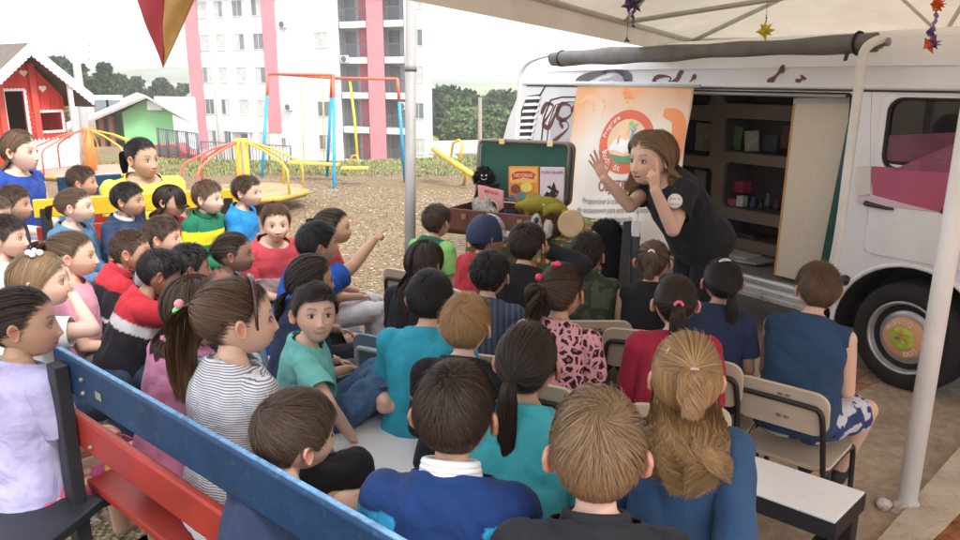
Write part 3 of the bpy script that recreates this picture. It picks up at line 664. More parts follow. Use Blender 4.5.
# ---------------------------------------------------------------- terrain
def plateau(x, y):
    """0 on the playground, falling away behind it towards the apartment block"""
    e = 16.5+.8*math.sin(x*.35)
    d = max(0, y-e); lo = -5.6+3.5*float(sstep(-.385-x/max(y, 1), 0, .07))*(1 if x < -5 else 0) if y < 60 else -5.6
    f = min(1, d/27); f = f*f*(3-2*f)*.65+f*.35
    far = max(0, y-150)*.012
    return lo*f*(1 if y < 400 else 1)+far*0+.02*math.sin(x*1.3+y*.9)*(1 if y > 7 else 0)
bm = bmesh.new(); xs = [-260,-180,-130,-100,-80,-65,-52,-42]+[-34+i*1.0 for i in range(60)]+[30,38,48,60,80,110,150,200,260]
ys = [-12,-8,-5,-3,-1]+[.5+i*.75 for i in range(40)]+[31+i*2 for i in range(24)]+[82,92,105,120,140,170,220,300,420,700,1110]
grid = [[bm.verts.new((x, y, plateau(x, y))) for x in xs] for y in ys]
for i in range(len(ys)-1):
    for j in range(len(xs)-1): bm.faces.new((grid[i][j], grid[i][j+1], grid[i+1][j+1], grid[i+1][j])).smooth = True
me = bpy.data.meshes.new('ground'); bm.to_mesh(me); bm.free()
m, nt, b = nm('gravel_ground', .92, .2); L = nt.links.new; co = coords(nt)
v = nd(nt, 'ShaderNodeTexVoronoi', Scale=42.0); L(co, v.inputs['Vector'])
n1 = nd(nt, 'ShaderNodeTexNoise', Scale=.55, Detail=7.0, Roughness=.7); L(co, n1.inputs['Vector']); n2 = nd(nt, 'ShaderNodeTexNoise', Scale=9.0, Detail=6.0, Roughness=.7); L(co, n2.inputs['Vector'])
peb = ramp(nt, v.outputs['Color'], [(.05, (.07,.045,.028)), (.3, (.18,.13,.08)), (.62, (.29,.22,.14)), (.95, (.42,.35,.25))])
soil = ramp(nt, n2.outputs[0], [(.3, (.16,.10,.055)), (.7, (.30,.21,.13))])
mx = nt.nodes.new('ShaderNodeMixRGB'); f = ramp(nt, n1.outputs[0], [(.42, (0,0,0)), (.62, (.85,.85,.85))]); L(f, mx.inputs[0]); L(peb, mx.inputs[1]); L(soil, mx.inputs[2])
sp = nt.nodes.new('ShaderNodeSeparateXYZ'); L(co, sp.inputs[0])
ad = nd(nt, 'ShaderNodeMath', operation='MULTIPLY_ADD'); L(n1.outputs[0], ad.inputs[0]); ad.inputs[1].default_value = 9.0; L(sp.outputs['Y'], ad.inputs[2])
mr = nd(nt, 'ShaderNodeMapRange'); mr.inputs[1].default_value = 18.5; mr.inputs[2].default_value = 22.5; L(ad.outputs[0], mr.inputs[0])
m2_ = nd(nt, 'ShaderNodeMapRange'); m2_.inputs[1].default_value = -9.5; m2_.inputs[2].default_value = -6.5; L(sp.outputs['X'], m2_.inputs[0]); m3_ = nd(nt, 'ShaderNodeMath', operation='MULTIPLY'); L(mr.outputs[0], m3_.inputs[0]); L(m2_.outputs[0], m3_.inputs[1])
gr = ramp(nt, n2.outputs[0], [(.3, (.12,.17,.045)), (.7, (.27,.30,.11))]); mx2 = nt.nodes.new('ShaderNodeMixRGB'); L(m3_.outputs[0], mx2.inputs[0]); L(mx.outputs[0], mx2.inputs[1]); L(gr, mx2.inputs[2])
L(mx2.outputs[0], b.inputs['Base Color']); bump(nt, b, v.outputs['Distance'], .9, .03); me.materials.append(m)
o = bpy.data.objects.new('ground', me); COL.objects.link(o); tag(o, kind='structure')

# paving under the tent, kerb strip and red soil beyond it
m, nt, b = nm('paving_concrete', .72, .35); L = nt.links.new; co = coords(nt)
n1 = nd(nt, 'ShaderNodeTexNoise', Scale=1.6, Detail=9.0, Roughness=.72); L(co, n1.inputs['Vector']); n2 = nd(nt, 'ShaderNodeTexNoise', Scale=24.0, Detail=6.0, Roughness=.75); L(co, n2.inputs['Vector'])
c1 = ramp(nt, n1.outputs[0], [(.30, (.25,.19,.14)), (.46, (.40,.31,.225)), (.60, (.51,.40,.285)), (.72, (.50,.29,.155))]); c2 = ramp(nt, n2.outputs[0], [(.3, (.62,.60,.58)), (.6, (1,1,1))])
mx = nd(nt, 'ShaderNodeMixRGB', blend_type='MULTIPLY'); mx.inputs[0].default_value = 1; L(c1, mx.inputs[1]); L(c2, mx.inputs[2]); L(mx.outputs[0], b.inputs['Base Color']); bump(nt, b, n2.outputs[0], .5, .01)
CONC = m
KB = lambda y: 2.26+(y-3.3)*(.60/.59)
mb = MB(); pts = [(-1.6, -6), (KB(-6) if 0 else -3, -6)]; poly = [(-2.4, -4), (-1.1+.0, .0), (.25, 3.9), (.55, 7.0), (3.2, 8.6), (8, 8.6), (8, KB(0)*0+9.0)]
Q = [(-2.2,-4,.004), (KB(-1.5), -1.5-2.5+0, .004)]
poly = [(-2.4,-4), (KB(-4), -4), (KB(2.0), 2.0), (KB(2.7), 2.7), (KB(3.3), 3.3), (KB(5.2), 5.2), (KB(8.6), 8.6), (.6, 9.5), (.35, 6.5), (-.1, 4.6), (-.75, 3.2), (-1.5, 1.2)]
mb.hexa([(x, y, -.05) for x, y in poly], [(x, y, .006) for x, y in poly]); mb.build('pavement', CONC); tag(bpy.data.objects['pavement'], kind='structure')
kerb = mat('kerb_cement', (.48,.40,.31), .85, .2, nscale=5, var=.25, bmp=.6, bscale=40, bdist=.01, dirt=((.33,.15,.07), 3.0, .56))
mb = MB(); seg = [(.10, .0), (.2, .01), (.3, .0)]
for i in range(22):
    y0 = -1+i*.5; y1 = y0+.5; w0 = .10+.02*math.sin(i*1.7); w1 = .10+.02*math.sin((i+1)*1.7)
    mb.hexa([(KB(y0), y0, -.04), (KB(y0)+w0, y0-w0, -.04), (KB(y1)+w1, y1-w1, -.04), (KB(y1), y1, -.04)], [(KB(y0), y0, .035), (KB(y0)+w0, y0-w0, .025), (KB(y1)+w1, y1-w1, .025), (KB(y1), y1, .035)])
o = mb.build('kerb', kerb); tag(o, kind='structure')
soilm = mat('red_soil', (.30,.115,.05), .95, .1, nscale=8, var=.45, bmp=1, bscale=30, bdist=.02, dirt=((.42,.28,.17), 5.0, .6))
bm = bmesh.new(); NX, NY = 26, 44; gv = []
for j in range(NY+1):
    yy = -1+j*.25; row = []
    for i in range(NX+1):
        t = i/NX*6; x = KB(yy)+.09+t*.707; y = yy-.09-t*.707; row.append(bm.verts.new((x, y, .012+.02*math.sin(x*7+y*5)*math.sin(y*9-x*3)+.02*min(1, t*2))))
    gv.append(row)
for j in range(NY):
    for i in range(NX): bm.faces.new((gv[j][i], gv[j][i+1], gv[j+1][i+1], gv[j+1][i])).smooth = True
me = bpy.data.meshes.new('soil_bank'); bm.to_mesh(me); bm.free(); me.materials.append(soilm); o = bpy.data.objects.new('soil_bank', me); COL.objects.link(o); tag(o, kind='structure')
# brick drain strip let into the paving under the van
brick = mat('old_brick', (.34,.17,.10), .85, .2, nscale=14, var=.4, bmp=.6, bscale=50, bdist=.006, dirt=((.20,.17,.14), 6.0, .5))
mb = MB(); a0 = G(700, 455); a1 = G(862, 378); dv = (a1-a0).normalized(); pv = Vector((-dv.y, dv.x, 0)); n = int((a1-a0).length/.115)
for k in range(n+6):
    for rr in range(2):
        c = a0+dv*(k*.115+.055*rr)+pv*(rr*.095-.05); mb.box((c.x, c.y, .006+random.uniform(0, .003)), (.108, .088, .012), rot=Matrix.Rotation(math.atan2(dv.y, dv.x)+random.uniform(-.02, .02), 3, 'Z'))
o = mb.build('paving_bricks', brick, bevel=.003); tag(o, kind='structure')
# grass
def tufts(name, pts, hgt, wd, cols, n_each):
    V = []; F = []; C = []
    for (x, y, z) in pts:
        for k in range(n_each):
            a = random.uniform(0, 2*PI); bx, by = x+random.gauss(0, hgt*.6), y+random.gauss(0, hgt*.6); h = hgt*random.uniform(.5, 1.2); dx, dy = math.cos(a), math.sin(a); l = random.uniform(.2, .8)*h; o = len(V)
            V += [(bx-dy*wd, by+dx*wd, z-.01), (bx+dy*wd, by-dx*wd, z-.01), (bx+dx*l*.4+dy*wd*.7, by+dy*l*.4-dx*wd*.7, z+h*.6), (bx+dx*l*.4-dy*wd*.7, by+dy*l*.4+dx*wd*.7, z+h*.6), (bx+dx*l+dy*wd*.1, by+dy*l-dx*wd*.1, z+h), (bx+dx*l-dy*wd*.1, by+dy*l+dx*wd*.1, z+h)]
            F += [(o, o+1, o+2, o+3), (o+3, o+2, o+4, o+5)]; c = random.choice(cols); q = random.uniform(.7, 1.3); C += [[u*q for u in c]]*6
    me = np_mesh(name, V, F, False, np.array(C)); me.materials.append(vcmat('grass_blades', .8, .2, bmp=0)); o = bpy.data.objects.new(name, me); COL.objects.link(o); return tag(o, kind='stuff')
GC = [(.20,.26,.09), (.26,.31,.12), (.36,.35,.19), (.16,.21,.07)]
pts = []
for k in range(5200):
    x = random.uniform(-7.5, 12); y = 13.6+abs(random.gauss(0, 3.0))
    if math.sin(x*1.1)+math.sin(x*.37+2)+random.random()*2 > .3 or y > 15.5: pts.append((x, y, plateau(x, y)))
tag(tufts('grass', pts, .055, .010, GC, 5), 'ragged green grass along the far edge of the gravel playground', 'grass')
pts = [(KB(3.75)+.28+random.gauss(0, .10), 3.42+random.gauss(0, .10), .03) for _ in range(50)]+[(KB(4.6)+.4+random.gauss(0, .2), 4.3+random.gauss(0, .2), .03) for _ in range(50)]
tag(tufts('weeds', pts, .07, .004, GC, 8), 'small green weeds growing in red soil beside the kerb', 'weeds')
# dry leaf litter and loose pebbles on the gravel
V = []; F = []; C = []
for k in range(12000):
    x = random.uniform(-5, .6); y = random.uniform(3.4, 12); 
    if x > -.2+ (y-4.6)*.25 and y < 9: continue
    r = random.uniform(.006, .019); o = len(V); z = plateau(x, y)
    for i in range(5): a = 2*PI*i/5+random.random(); V.append((x+r*math.cos(a), y+r*math.sin(a)*random.uniform(.5, 1), z+random.uniform(.001, r*.7)))
    V.append((x, y, z+r*.8)); q = random.uniform(.6, 1.2); c = random.choice([(.34,.26,.17), (.43,.36,.26), (.20,.14,.085), (.50,.43,.32), (.28,.17,.09)]); C += [[u*q for u in c]]*6
    for i in range(5): F.append((o+i, o+(i+1)%5, o+5, o+5))
F3 = [f[:3] for f in F]; me = np_mesh('loose_gravel', V, F3, False, np.array(C)); me.materials.append(vcmat('pebbles', .9, .2, bmp=0)); o = bpy.data.objects.new('loose_gravel', me); COL.objects.link(o)
tag(o, 'loose tan pebbles and dry bits scattered over the play area', 'gravel', kind='stuff')

# ---------------------------------------------------------------- distance: hills, trees
hm, nt, b = nm('far_hill', .95, .1); co = coords(nt); n = nd(nt, 'ShaderNodeTexNoise', Scale=.03, Detail=8.0); nt.links.new(co, n.inputs['Vector']); nt.links.new(ramp(nt, n.outputs[0], [(.35, (.06,.10,.05)), (.65, (.12,.17,.08))]), b.inputs['Base Color'])
bm = bmesh.new(); pr = None
rows = []
for (yy, base, amp) in ((520, -6, 0), (620, 14, 6), (760, 24, 10), (900, 14, 4), (1100, -8, 0)):
    rows.append([bm.verts.new((x, yy, base*.42+amp*.4*math.sin(x*.011+yy)+amp*.25*math.sin(x*.031+2)-(max(0, x+190)*.06))) for x in range(-700, 701, 25)])
for i in range(4):
    for j in range(len(rows[0])-1): bm.faces.new((rows[i][j], rows[i][j+1], rows[i+1][j+1], rows[i+1][j])).smooth = True
me = bpy.data.meshes.new('hills'); bm.to_mesh(me); bm.free(); me.materials.append(hm); o = bpy.data.objects.new('hills', me); COL.objects.link(o); tag(o, kind='structure')
barkm = mat('bark', (.11,.085,.065), .9, .1, nscale=3, bmp=.6, bscale=12, bdist=.05)
leafm = None
def leafmat(key, c):
    k = 'leaf_'+key
    if k in MATS: return MATS[k]
    m, nt, b = nm(k, .75, .2); a = nt.nodes.new('ShaderNodeVertexColor'); a.layer_name = 'Col'; nt.links.new(a.outputs[0], b.inputs['Base Color']); MATS[k] = m; return m
def tree(px, py_top, t, width_px, base_z, label, tone=(.05,.085,.03), seed=1, lumps=9, leaf=.22, n=5200, group=None):
    r = random.Random(seed); top = U(px, py_top, t); base = Vector((top.x, top.y, base_z)); hgt = top.z-base_z; rad = width_px/2*t/FO
    e = empty('tree', base, label, 'tree', group); mb = MB(); mb.tube([(0,0,-.3), (.1*rad,0,hgt*.25), (0,.1*rad,hgt*.5), (0,0,hgt*.8)], [rad*.10, rad*.07, rad*.05, rad*.01], n=8)
    cl = []
    for i in range(lumps):
        a = r.uniform(0, 2*PI); rr = rad*.62*math.sqrt(r.random()); zz = hgt*(.42+.42*r.random()*(1-.4*rr/rad)); c = Vector((rr*math.cos(a), rr*math.sin(a), zz)); s_ = rad*r.uniform(.28, .5); cl.append((c, s_, r.uniform(.75, 1.3)))
        mb.tube([(0,0,hgt*.28), (c.x*.5, c.y*.5, (hgt*.3+c.z)*.52), tuple(c)], [rad*.04, rad*.025, rad*.008], n=6)
    cl.append((Vector((0,0,hgt-rad*.32)), rad*.36, 1.1)); mb.build('trunk', barkm, e, local=True)
    rg = np.random.default_rng(seed); V = []; C = []; per = n//len(cl)
    for c, s_, q in cl:
        d = unit(rg.normal(size=(per, 3))); bumpy = 1+.22*np.sin(d[:, 0]*7+seed)*np.sin(d[:, 1]*6+c.x)+.15*np.sin(d[:, 2]*11); rr = s_*rg.random(per)**.33*bumpy
        p = np.array(c)+d*rr[:, None]*np.array([1, 1, .8]); a = unit(rg.normal(size=(per, 3))); bb = unit(np.cross(a, rg.normal(size=(per, 3)))); L_ = leaf*rg.uniform(.6, 1.4, per)[:, None]
        V.append(np.stack([p-a*L_, p+bb*L_*.6, p+a*L_, p-bb*L_*.6], 1).reshape(-1, 3)); cc = np.array(tone)*q*rg.uniform(.65, 1.5, (per, 1)); cc[:, 1] *= rg.uniform(.9, 1.1, per); C.append(np.repeat(cc, 4, 0))
    V = np.concatenate(V); C = np.concatenate(C); F = np.arange(len(V)).reshape(-1, 4); me = np_mesh('crown', V, F, False, C); me.materials.append(leafmat('a', tone)); place(bpy.data.objects.new('crown', me), e, True); return e
DT = (.035,.062,.026); MT = (.06,.10,.035)
tree(58, 56, 75, 46, -3.0, 'rounded tree behind the ridge of the red playhouse', DT, 3, leaf=.3)
tree(78, 64, 70, 40, -3.0, 'low dark tree between playhouse roof and concrete pole', DT, 4, leaf=.3)
tree(104, 63, 72, 34, -3.4, 'tall dark tree right behind the concrete pole', (.03,.055,.024), 5, leaf=.3)
tree(136, 77, 95, 34, -4.5, 'tree with flat crown behind the green house ridge', DT, 6, leaf=.34)
tree(160, 78, 98, 36, -4.5, 'bushy tree furthest right behind the green house', DT, 7, leaf=.34)
tree(183, 84, 110, 30, -5, 'small hazy tree close to the apartment block', MT, 8, leaf=.36)
tree(446, 84, 80, 84, -5.5, 'dark tree against the right edge of the apartment block', DT, 9, leaf=.34, n=7000)
tree(500, 88, 88, 90, -5.5, 'dark tree just left of the van rear', (.04,.07,.028), 10, leaf=.34, n=7000)
tree(474, 106, 66, 76, -5.5, 'light green bushy tree in front of darker ones left of the van', (.085,.13,.045), 11, leaf=.28, n=7000)
tree(528, 92, 95, 84, -5.5, 'distant tree half hidden by the white van rear', DT, 12, leaf=.34)
tree(455, 96, 74, 60, -5.5, 'mid green tree right beside the apartment block edge', (.05,.085,.03), 21, leaf=.3, n=6000)
tree(516, 112, 62, 60, -5.5, 'bright bushy tree partly behind the louvred van rear', (.075,.12,.04), 22, leaf=.28, n=6000)
tree(118, 74, 90, 44, -3.5, 'broad dark tree between the pole and the green house', (.035,.06,.025), 23, leaf=.33, n=6000)
tree(38, 66, 80, 50, -3.0, 'dark tree mostly hidden by the playhouse roof', DT, 24, leaf=.33)
tree(65, 100, 55, 30, -2.4, 'yellowish shrub behind playhouse veranda post', (.13,.15,.04), 13, leaf=.2, n=2500)
# haze
mb = MB(); mb.box((0, 545, 20), (1500, 1180, 60)); o = mb.build('haze'); hz = bpy.data.materials.new('haze_air'); hz.use_nodes = True; nt = hz.node_tree; nt.nodes.remove(nt.nodes['Principled BSDF'])
pvn = nt.nodes.new('ShaderNodeVolumePrincipled'); pvn.inputs['Color'].default_value = (.93,.95,1,1); pvn.inputs['Density'].default_value = .0012; pvn.inputs['Anisotropy'].default_value = .2
nt.links.new(pvn.outputs[0], nt.nodes['Material Output'].inputs['Volume']); o.data.materials.clear(); o.data.materials.append(hz); tag(o, 'pale humid haze over the distance', 'haze', kind='stuff')
HAZE = o

# ---------------------------------------------------------------- apartment block
wallw = mat('white_render', (.78,.78,.80), .8, .2, nscale=.4, var=.06, bmp=.2, bscale=3, bdist=.02, dirt=((.62,.62,.63), .8, .62)); pinkm = mat('pink_render', (.62,.27,.31), .8, .2, nscale=.6, var=.08)
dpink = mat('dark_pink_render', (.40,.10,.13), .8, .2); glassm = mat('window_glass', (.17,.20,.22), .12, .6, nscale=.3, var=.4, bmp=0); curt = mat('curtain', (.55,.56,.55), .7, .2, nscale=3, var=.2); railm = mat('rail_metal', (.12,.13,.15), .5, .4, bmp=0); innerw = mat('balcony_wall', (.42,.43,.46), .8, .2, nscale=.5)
A = U(196, 160, 71); Bp = U(433, 160, 60.5); ad_ = Vector((Bp.x-A.x, Bp.y-A.y, 0)); LEN = ad_.length; ad_.normalize(); nb_ = Vector((ad_.y, -ad_.x, 0))   # towards camera
bz0 = -5.7; FRM = frame(Vector((A.x, A.y, 0)), ad_, Vector((-.09, 1, 0)), Vector((0,0,1)))      # local x along, y away, z up
def fx(px):
    d = ray(px, 160); # intersect vertical plane
    den = d.x*nb_.x+d.y*nb_.y; t = (A.x*nb_.x+A.y*nb_.y)/den; P = Vector((d.x*t, d.y*t, 0)); return (P-Vector((A.x, A.y, 0))).dot(ad_)
be = empty('apartment_block', (A.x, A.y, bz0), 'white five storey apartment block with pink vertical bands and balconies', 'building')
def bb(mb, x0, x1, y0, y1, z0, z1, m=None): mb.hexa([FRM @ Vector(p) for p in ((x0,y0,z0),(x1,y0,z0),(x1,y1,z0),(x0,y1,z0))], [FRM @ Vector(p) for p in ((x0,y0,z1),(x1,y0,z1),(x1,y1,z1),(x0,y1,z1))], m); return mb
xb0, xb1 = fx(344), fx(407); ztop = 8.35
mb = MB(); bb(mb, 0, xb0, 0, 12, bz0-1, ztop); bb(mb, xb1, LEN, 0, 12, bz0-1, ztop); bb(mb, xb0, xb1, 1.7, 12, bz0-1, ztop); mb.build('wall', wallw, be)
mb = MB(); bb(mb, -.4, xb0, -.35, 12.4, ztop, ztop+.35); bb(mb, xb0, LEN+.4, -.45, 12.4, ztop, ztop+.3); mb.build('roof', mat('roof_edge', (.6,.6,.61), .8), be)
mb = MB(); bb(mb, fx(197), fx(209.5), -.12, 0, -4.6, ztop-.02); mb.build('pink_band', pinkm, be)
mb = MB(); bb(mb, fx(271), fx(283.5), -.12, 0, -2.9, ztop-.02); mb.build('pink_band', pinkm, be)
mb = MB(); bb(mb, fx(371), fx(387), -.02, 1.7, -5.4, ztop-.05); mb.build('pink_pier', pinkm, be)
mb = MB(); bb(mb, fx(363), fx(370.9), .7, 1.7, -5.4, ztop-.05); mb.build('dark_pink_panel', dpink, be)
zr = [7.35, 4.62, 1.88, -.86, -3.6]
def window(x, z, w_, h_, mshade, y=0):
    mb = MB(); f = .07; bb(mb, x-w_/2-f, x+w_/2+f, y-.07, y+.04, z-h_/2-f, z-h_/2); bb(mb, x-w_/2-f, x+w_/2+f, y-.07, y+.04, z+h_/2, z+h_/2+f); bb(mb, x-w_/2-f, x-w_/2, y-.07, y+.04, z-h_/2, z+h_/2); bb(mb, x+w_/2, x+w_/2+f, y-.07, y+.04, z-h_/2, z+h_/2); bb(mb, x-.03, x+.03, y-.06, y+.04, z-h_/2, z+h_/2)
    o = mb.build('window', mat('window_frame', (.62,.62,.62), .5), be); mb = MB(); bb(mb, x-w_/2, x-.03, y-.025, y+.03, z-h_/2, z+h_/2, mshade[0]); bb(mb, x+.03, x+w_/2, y-.025, y+.03, z-h_/2, z+h_/2, mshade[1]); q = mb.build('pane', None, o); q.matrix_parent_inverse = Matrix.Identity(4); q.parent = o; q.matrix_parent_inverse = o.matrix_world.inverted() if False else Matrix.Identity(4)
    return o
CH = [(curt, curt), (glassm, curt), (curt, glassm), (curt, curt), (glassm, glassm)]
for i, z in enumerate(zr):
    for j, (px, w_) in enumerate(((214.5, .95), (230, .85), (248, 1.0), (266.5, 1.0))):
        if i == 4 and j == 2: continue
        window(fx(px), z, w_*(.9 if i == 4 and j < 2 else 1), 1.25, CH[(i*3+j*2) % 5])
    window(fx(326.5), z, 1.15, 1.15, [(curt, curt), (curt, curt), (curt, glassm), (glassm, glassm), (glassm, curt)][i]) if i != 0 and i != 2 else None
    window(fx(419.5), z, .85, 1.15, CH[(i+1) % 5])
for z in (5.9, -.6, -2.0):
    pass
window(fx(285), -3.7, .35, .6, (glassm, glassm))
for i, z in enumerate(zr):   # balconies: white slab band, dark back wall with door, railing
    zf = z-1.45
    for k, (a_, b_) in enumerate(((345, 370.5), (387.5, 406.5))):
        mb = MB(); bb(mb, fx(a_), fx(b_), -.05, 1.68, zf-.42, zf+.06); s_ = mb.build('balcony', wallw, be)
        mb = MB(); bb(mb, fx(a_)+.05, fx(b_)-.05, 1.60, 1.69, zf+.07, zf+2.3); q = mb.build('dark_backing', innerw, s_); q.matrix_parent_inverse = Matrix.Identity(4)
        mb = MB(); x = fx(a_)+.9; bb(mb, x-.5, x+.5, 1.54, 1.59, zf+.08, zf+2.1); q = mb.build('balcony_door', glassm, s_); q.matrix_parent_inverse = Matrix.Identity(4)
        mb = MB(); x0, x1 = fx(a_)+.02, fx(b_)-.02; bb(mb, x0, x1, -.03, .02, zf+1.02, zf+1.08)
        for u in range(int((x1-x0)/.14)+1): bb(mb, x0+u*.14, x0+u*.14+.03, -.02, .01, zf+.06, zf+1.03)
        q = mb.build('railing', railm, s_); q.matrix_parent_inverse = Matrix.Identity(4)
# entrance porch, air conditioners, ground floor details
mb = MB(); xa, xc = fx(233), fx(255); bb(mb, xa, xc, -.9, -.02, -2.95, -2.78); xm = (xa+xc)/2
mb.hexa([FRM @ Vector(p) for p in ((xa,-.9,-2.77),(xc,-.9,-2.77),(xc,-.02,-2.77),(xa,-.02,-2.77))], [FRM @ Vector(p) for p in ((xm-.05,-.9,-2.2),(xm+.05,-.9,-2.2),(xm+.05,-.02,-2.2),(xm-.05,-.02,-2.2))])
bb(mb, xa+.2, xa+.4, -.8, -.6, bz0, -2.95); bb(mb, xc-.4, xc-.2, -.8, -.6, bz0, -2.95); mb.build('porch', wallw, be)
mb = MB(); bb(mb, xm-.1, xm+.9, -.06, .03, bz0+.3, -3.2); mb.build('entrance_door', glassm, be)
for (px, z) in ((291, 5.9), (292, -.75), (404, -.5), (349, 3.1)):
    mb = MB(); bb(mb, fx(px)-.4, fx(px)+.4, -.42, -.02, z-.28, z+.28); q = mb.build('air_conditioner', mat('ac_white', (.7,.7,.7), .5), be, bevel=.03)
    mb = MB(); c = FRM @ Vector((fx(px)-.08, -.425, z)); mb.lathe([(.24, 0), (.24, .02), (.2, .03), (.05, .01)], Matrix.Translation(c) @ rot_to(nb_).to_4x4(), n=20); q2 = mb.build('fan_grille', railm, q); q2.matrix_parent_inverse = Matrix.Identity(4)
mb = MB(); bb(mb, fx(362), fx(384), -.06, .0, bz0-.3, bz0+.75); mb.build('basement_shutter', mat('ochre_paint', (.55,.42,.2), .7), be)
for (px) in (378, 390, 414, 424):
    mb = MB(); bb(mb, fx(px)-.45, fx(px)+.45, -.1, -.02, bz0-.2, bz0+.65); mb.build('basement_window', glassm, be)

# ---------------------------------------------------------------- green house
greenm = mat('green_render', (.26,.60,.28), .8, .2, nscale=.5, var=.06); cem = mat('fibre_cement_roof', (.44,.42,.38), .9, .1, nscale=1.5, var=.2, dirt=((.22,.21,.19), 1.2, .6)); gzr = mat('green_roof', (.42,.55,.42), .8, .2)
def quad3(e, name, m, quads, th=.12):
    mb = MB()
    for q in quads: mb.slab(q, th)
    return mb.build(name, m, e)
gh = empty('green_house', U(150, 138, 42), 'low light green house with grey gabled roof and open porch', 'house')
zb = -1.9
def gw(px, t, z=None, py=None): p = U(px, 120, t); return Vector((p.x, p.y, z if z is not None else U(px, py, t).z))
c0 = gw(123, 41, 0); c1 = gw(173, 41, 0); dr = (c1-c0).normalized(); bk = Vector((-.44, .90, 0)); c2 = c1+bk*8; c3 = c0+bk*8; md = (c0+c1)/2
zt = U(123, 108, 41).z; zp = U(146, 97, 41).z; zt2 = U(173, 107, 41).z; zt = (zt+zt2)/2-.25
mb = MB(); mb.add([c0+Vector((0,0,zb)), c1+Vector((0,0,zb)), c1+Vector((0,0,zt)), md+Vector((0,0,zp-.1)), c0+Vector((0,0,zt)), c3+Vector((0,0,zb)), c2+Vector((0,0,zb)), c2+Vector((0,0,zt)), md+bk*8+Vector((0,0,zp-.1)), c3+Vector((0,0,zt))],
    [(0,1,2,3,4), (9,8,7,6,5), (1,6,7,2), (5,0,4,9), (0,5,6,1), (4,3,8,9), (3,2,7,8)]); mb.build('wall', greenm, gh)
ov = bk*-.9; rp = md+Vector((0,0,zp+.1)); slope = (zp-zt)/(c1-md).length
eR = c1+dr*.9+Vector((0,0,zt-.9*slope+.12)); eL = c0-dr*3.4+Vector((0,0,zt-3.4*slope*.55+.12))
quad3(gh, 'roof', cem, [[rp+ov, eR+ov, eR+bk*9, rp+bk*9], [eL+ov, rp+ov, rp+bk*9, eL+bk*9]])
quad3(gh, 'rear_roof', gzr, [[gw(88, 47, None, 112), gw(125, 47, None, 112), gw(125, 52, None, 95), gw(90, 52, None, 95)]])
for px in (101, 111): p = gw(px, 41.2, 0); mb = MB(); mb.box((p.x, p.y, (zb+zt)/2-.2), (.22, .22, zt-zb)); mb.build('porch_post', mat('porch_wood', (.35,.13,.07), .7), gh)
mb = MB(); q = [gw(102, 47, 0), gw(123, 45, 0)]; mb.slab([q[0]+Vector((0,0,zb)), q[1]+Vector((0,0,zb)), q[1]+Vector((0,0,zt)), q[0]+Vector((0,0,zt))], .2); mb.build('porch_back_wall', mat('green_render_shaded', (.16,.42,.18), .8), gh)  # darker copy of the house green, porch shade put into the colour
for px, w_ in ((106, .9), (118, .8)): p = gw(px, 46-.0, 0)+Vector((0,-.35,0)); mb = MB(); mb.box((p.x, p.y, -.55), (w_, .1, 1.9)); mb.build('porch_door', glassm, gh)
p = c0+dr*(.68*(c1-c0).length)-bk*.25; mb = MB(); mb.box((p.x, p.y, .25), (.8, .4, .5)); ac = mb.build('air_conditioner', mat('ac_white', (.7,.7,.7), .5), gh, bevel=.03)
# long white wall right of the green house
wp0 = gw(160, 52, 0); wp1 = gw(197, 56, 0); mb = MB(); mb.slab([wp0+Vector((0,0,-3.2)), wp1+Vector((0,0,-3.4)), wp1+Vector((0,0,.3)), wp0+Vector((0,0,.45))], .3); o = mb.build('boundary_wall', wallw); tag(o, 'long white wall between the green house and the apartment block', 'wall')

# ---------------------------------------------------------------- red playhouse
redp = None
m, nt, b = nm('red_boards', .65, .3); co = coords(nt); wv = nd(nt, 'ShaderNodeTexWave', Scale=3.0); wv.bands_direction = 'X'; nt.links.new(co, wv.inputs['Vector']); n = nd(nt, 'ShaderNodeTexNoise', Scale=4.0, Detail=7.0); nt.links.new(co, n.inputs['Vector'])
nt.links.new(ramp(nt, n.outputs[0], [(.3, (.50,.035,.03)), (.7, (.66,.07,.05))]), b.inputs['Base Color']); bump(nt, b, ramp(nt, wv.outputs[0], [(0, (0,0,0)), (.12, (1,1,1))]), .5, .02); redp = m
whitep = mat('white_paint', (.78,.77,.75), .6, .3, nscale=5, var=.08, dirt=((.5,.47,.43), 7, .68)); darkin = mat('dark_interior', (.02,.018,.018), .9, .1)
PT = 14.2
ph = empty('playhouse', G(40, 165), 'red wooden playhouse with white scalloped trim and heart cut-outs', 'playhouse')
f0 = U(-46, 150, 13.3); f1 = U(69, 150, 14.9); f0.z = f1.z = 0; dr = (f1-f0).normalized(); bk = Vector((-dr.y, dr.x, 0)); W_ = (f1-f0).length
PM = frame(f0, dr, Vector((0,0,1)), -bk)      # local x along front, y up, z towards camera
def pxy(px, py, off=0):   # pixel -> local coords on the front plane
    d = ray(px, py); n_ = -bk; t = (f0+n_*off-Vector((0,0,H))).dot(n_)/d.dot(n_); P = Vector((0,0,H))+d*t; q = PM.inverted() @ P; return (q.x, q.y)
ridge = pxy(14, 47); eave = pxy(78, 98)[1]; zE = pxy(66, 97)[1]
loops = [[(0, 0), (W_, 0), (W_, zE), (ridge[0], ridge[1]-.02), (0, zE)], rrect(*pxy(3, 140), *pxy(22, 92), .01), rrect(*pxy(37, 131), *pxy(60, 112), .01)]
dr0 = (pxy(3, 92)[0], .02); dr1 = pxy(22, 91); loops[1] = [(dr0[0], .03), (dr1[0], .03), (dr1[0], dr1[1]), (dr0[0], dr1[1])]
mb = MB(); mb.add(*curve_plate(loops, .05, PM)); 
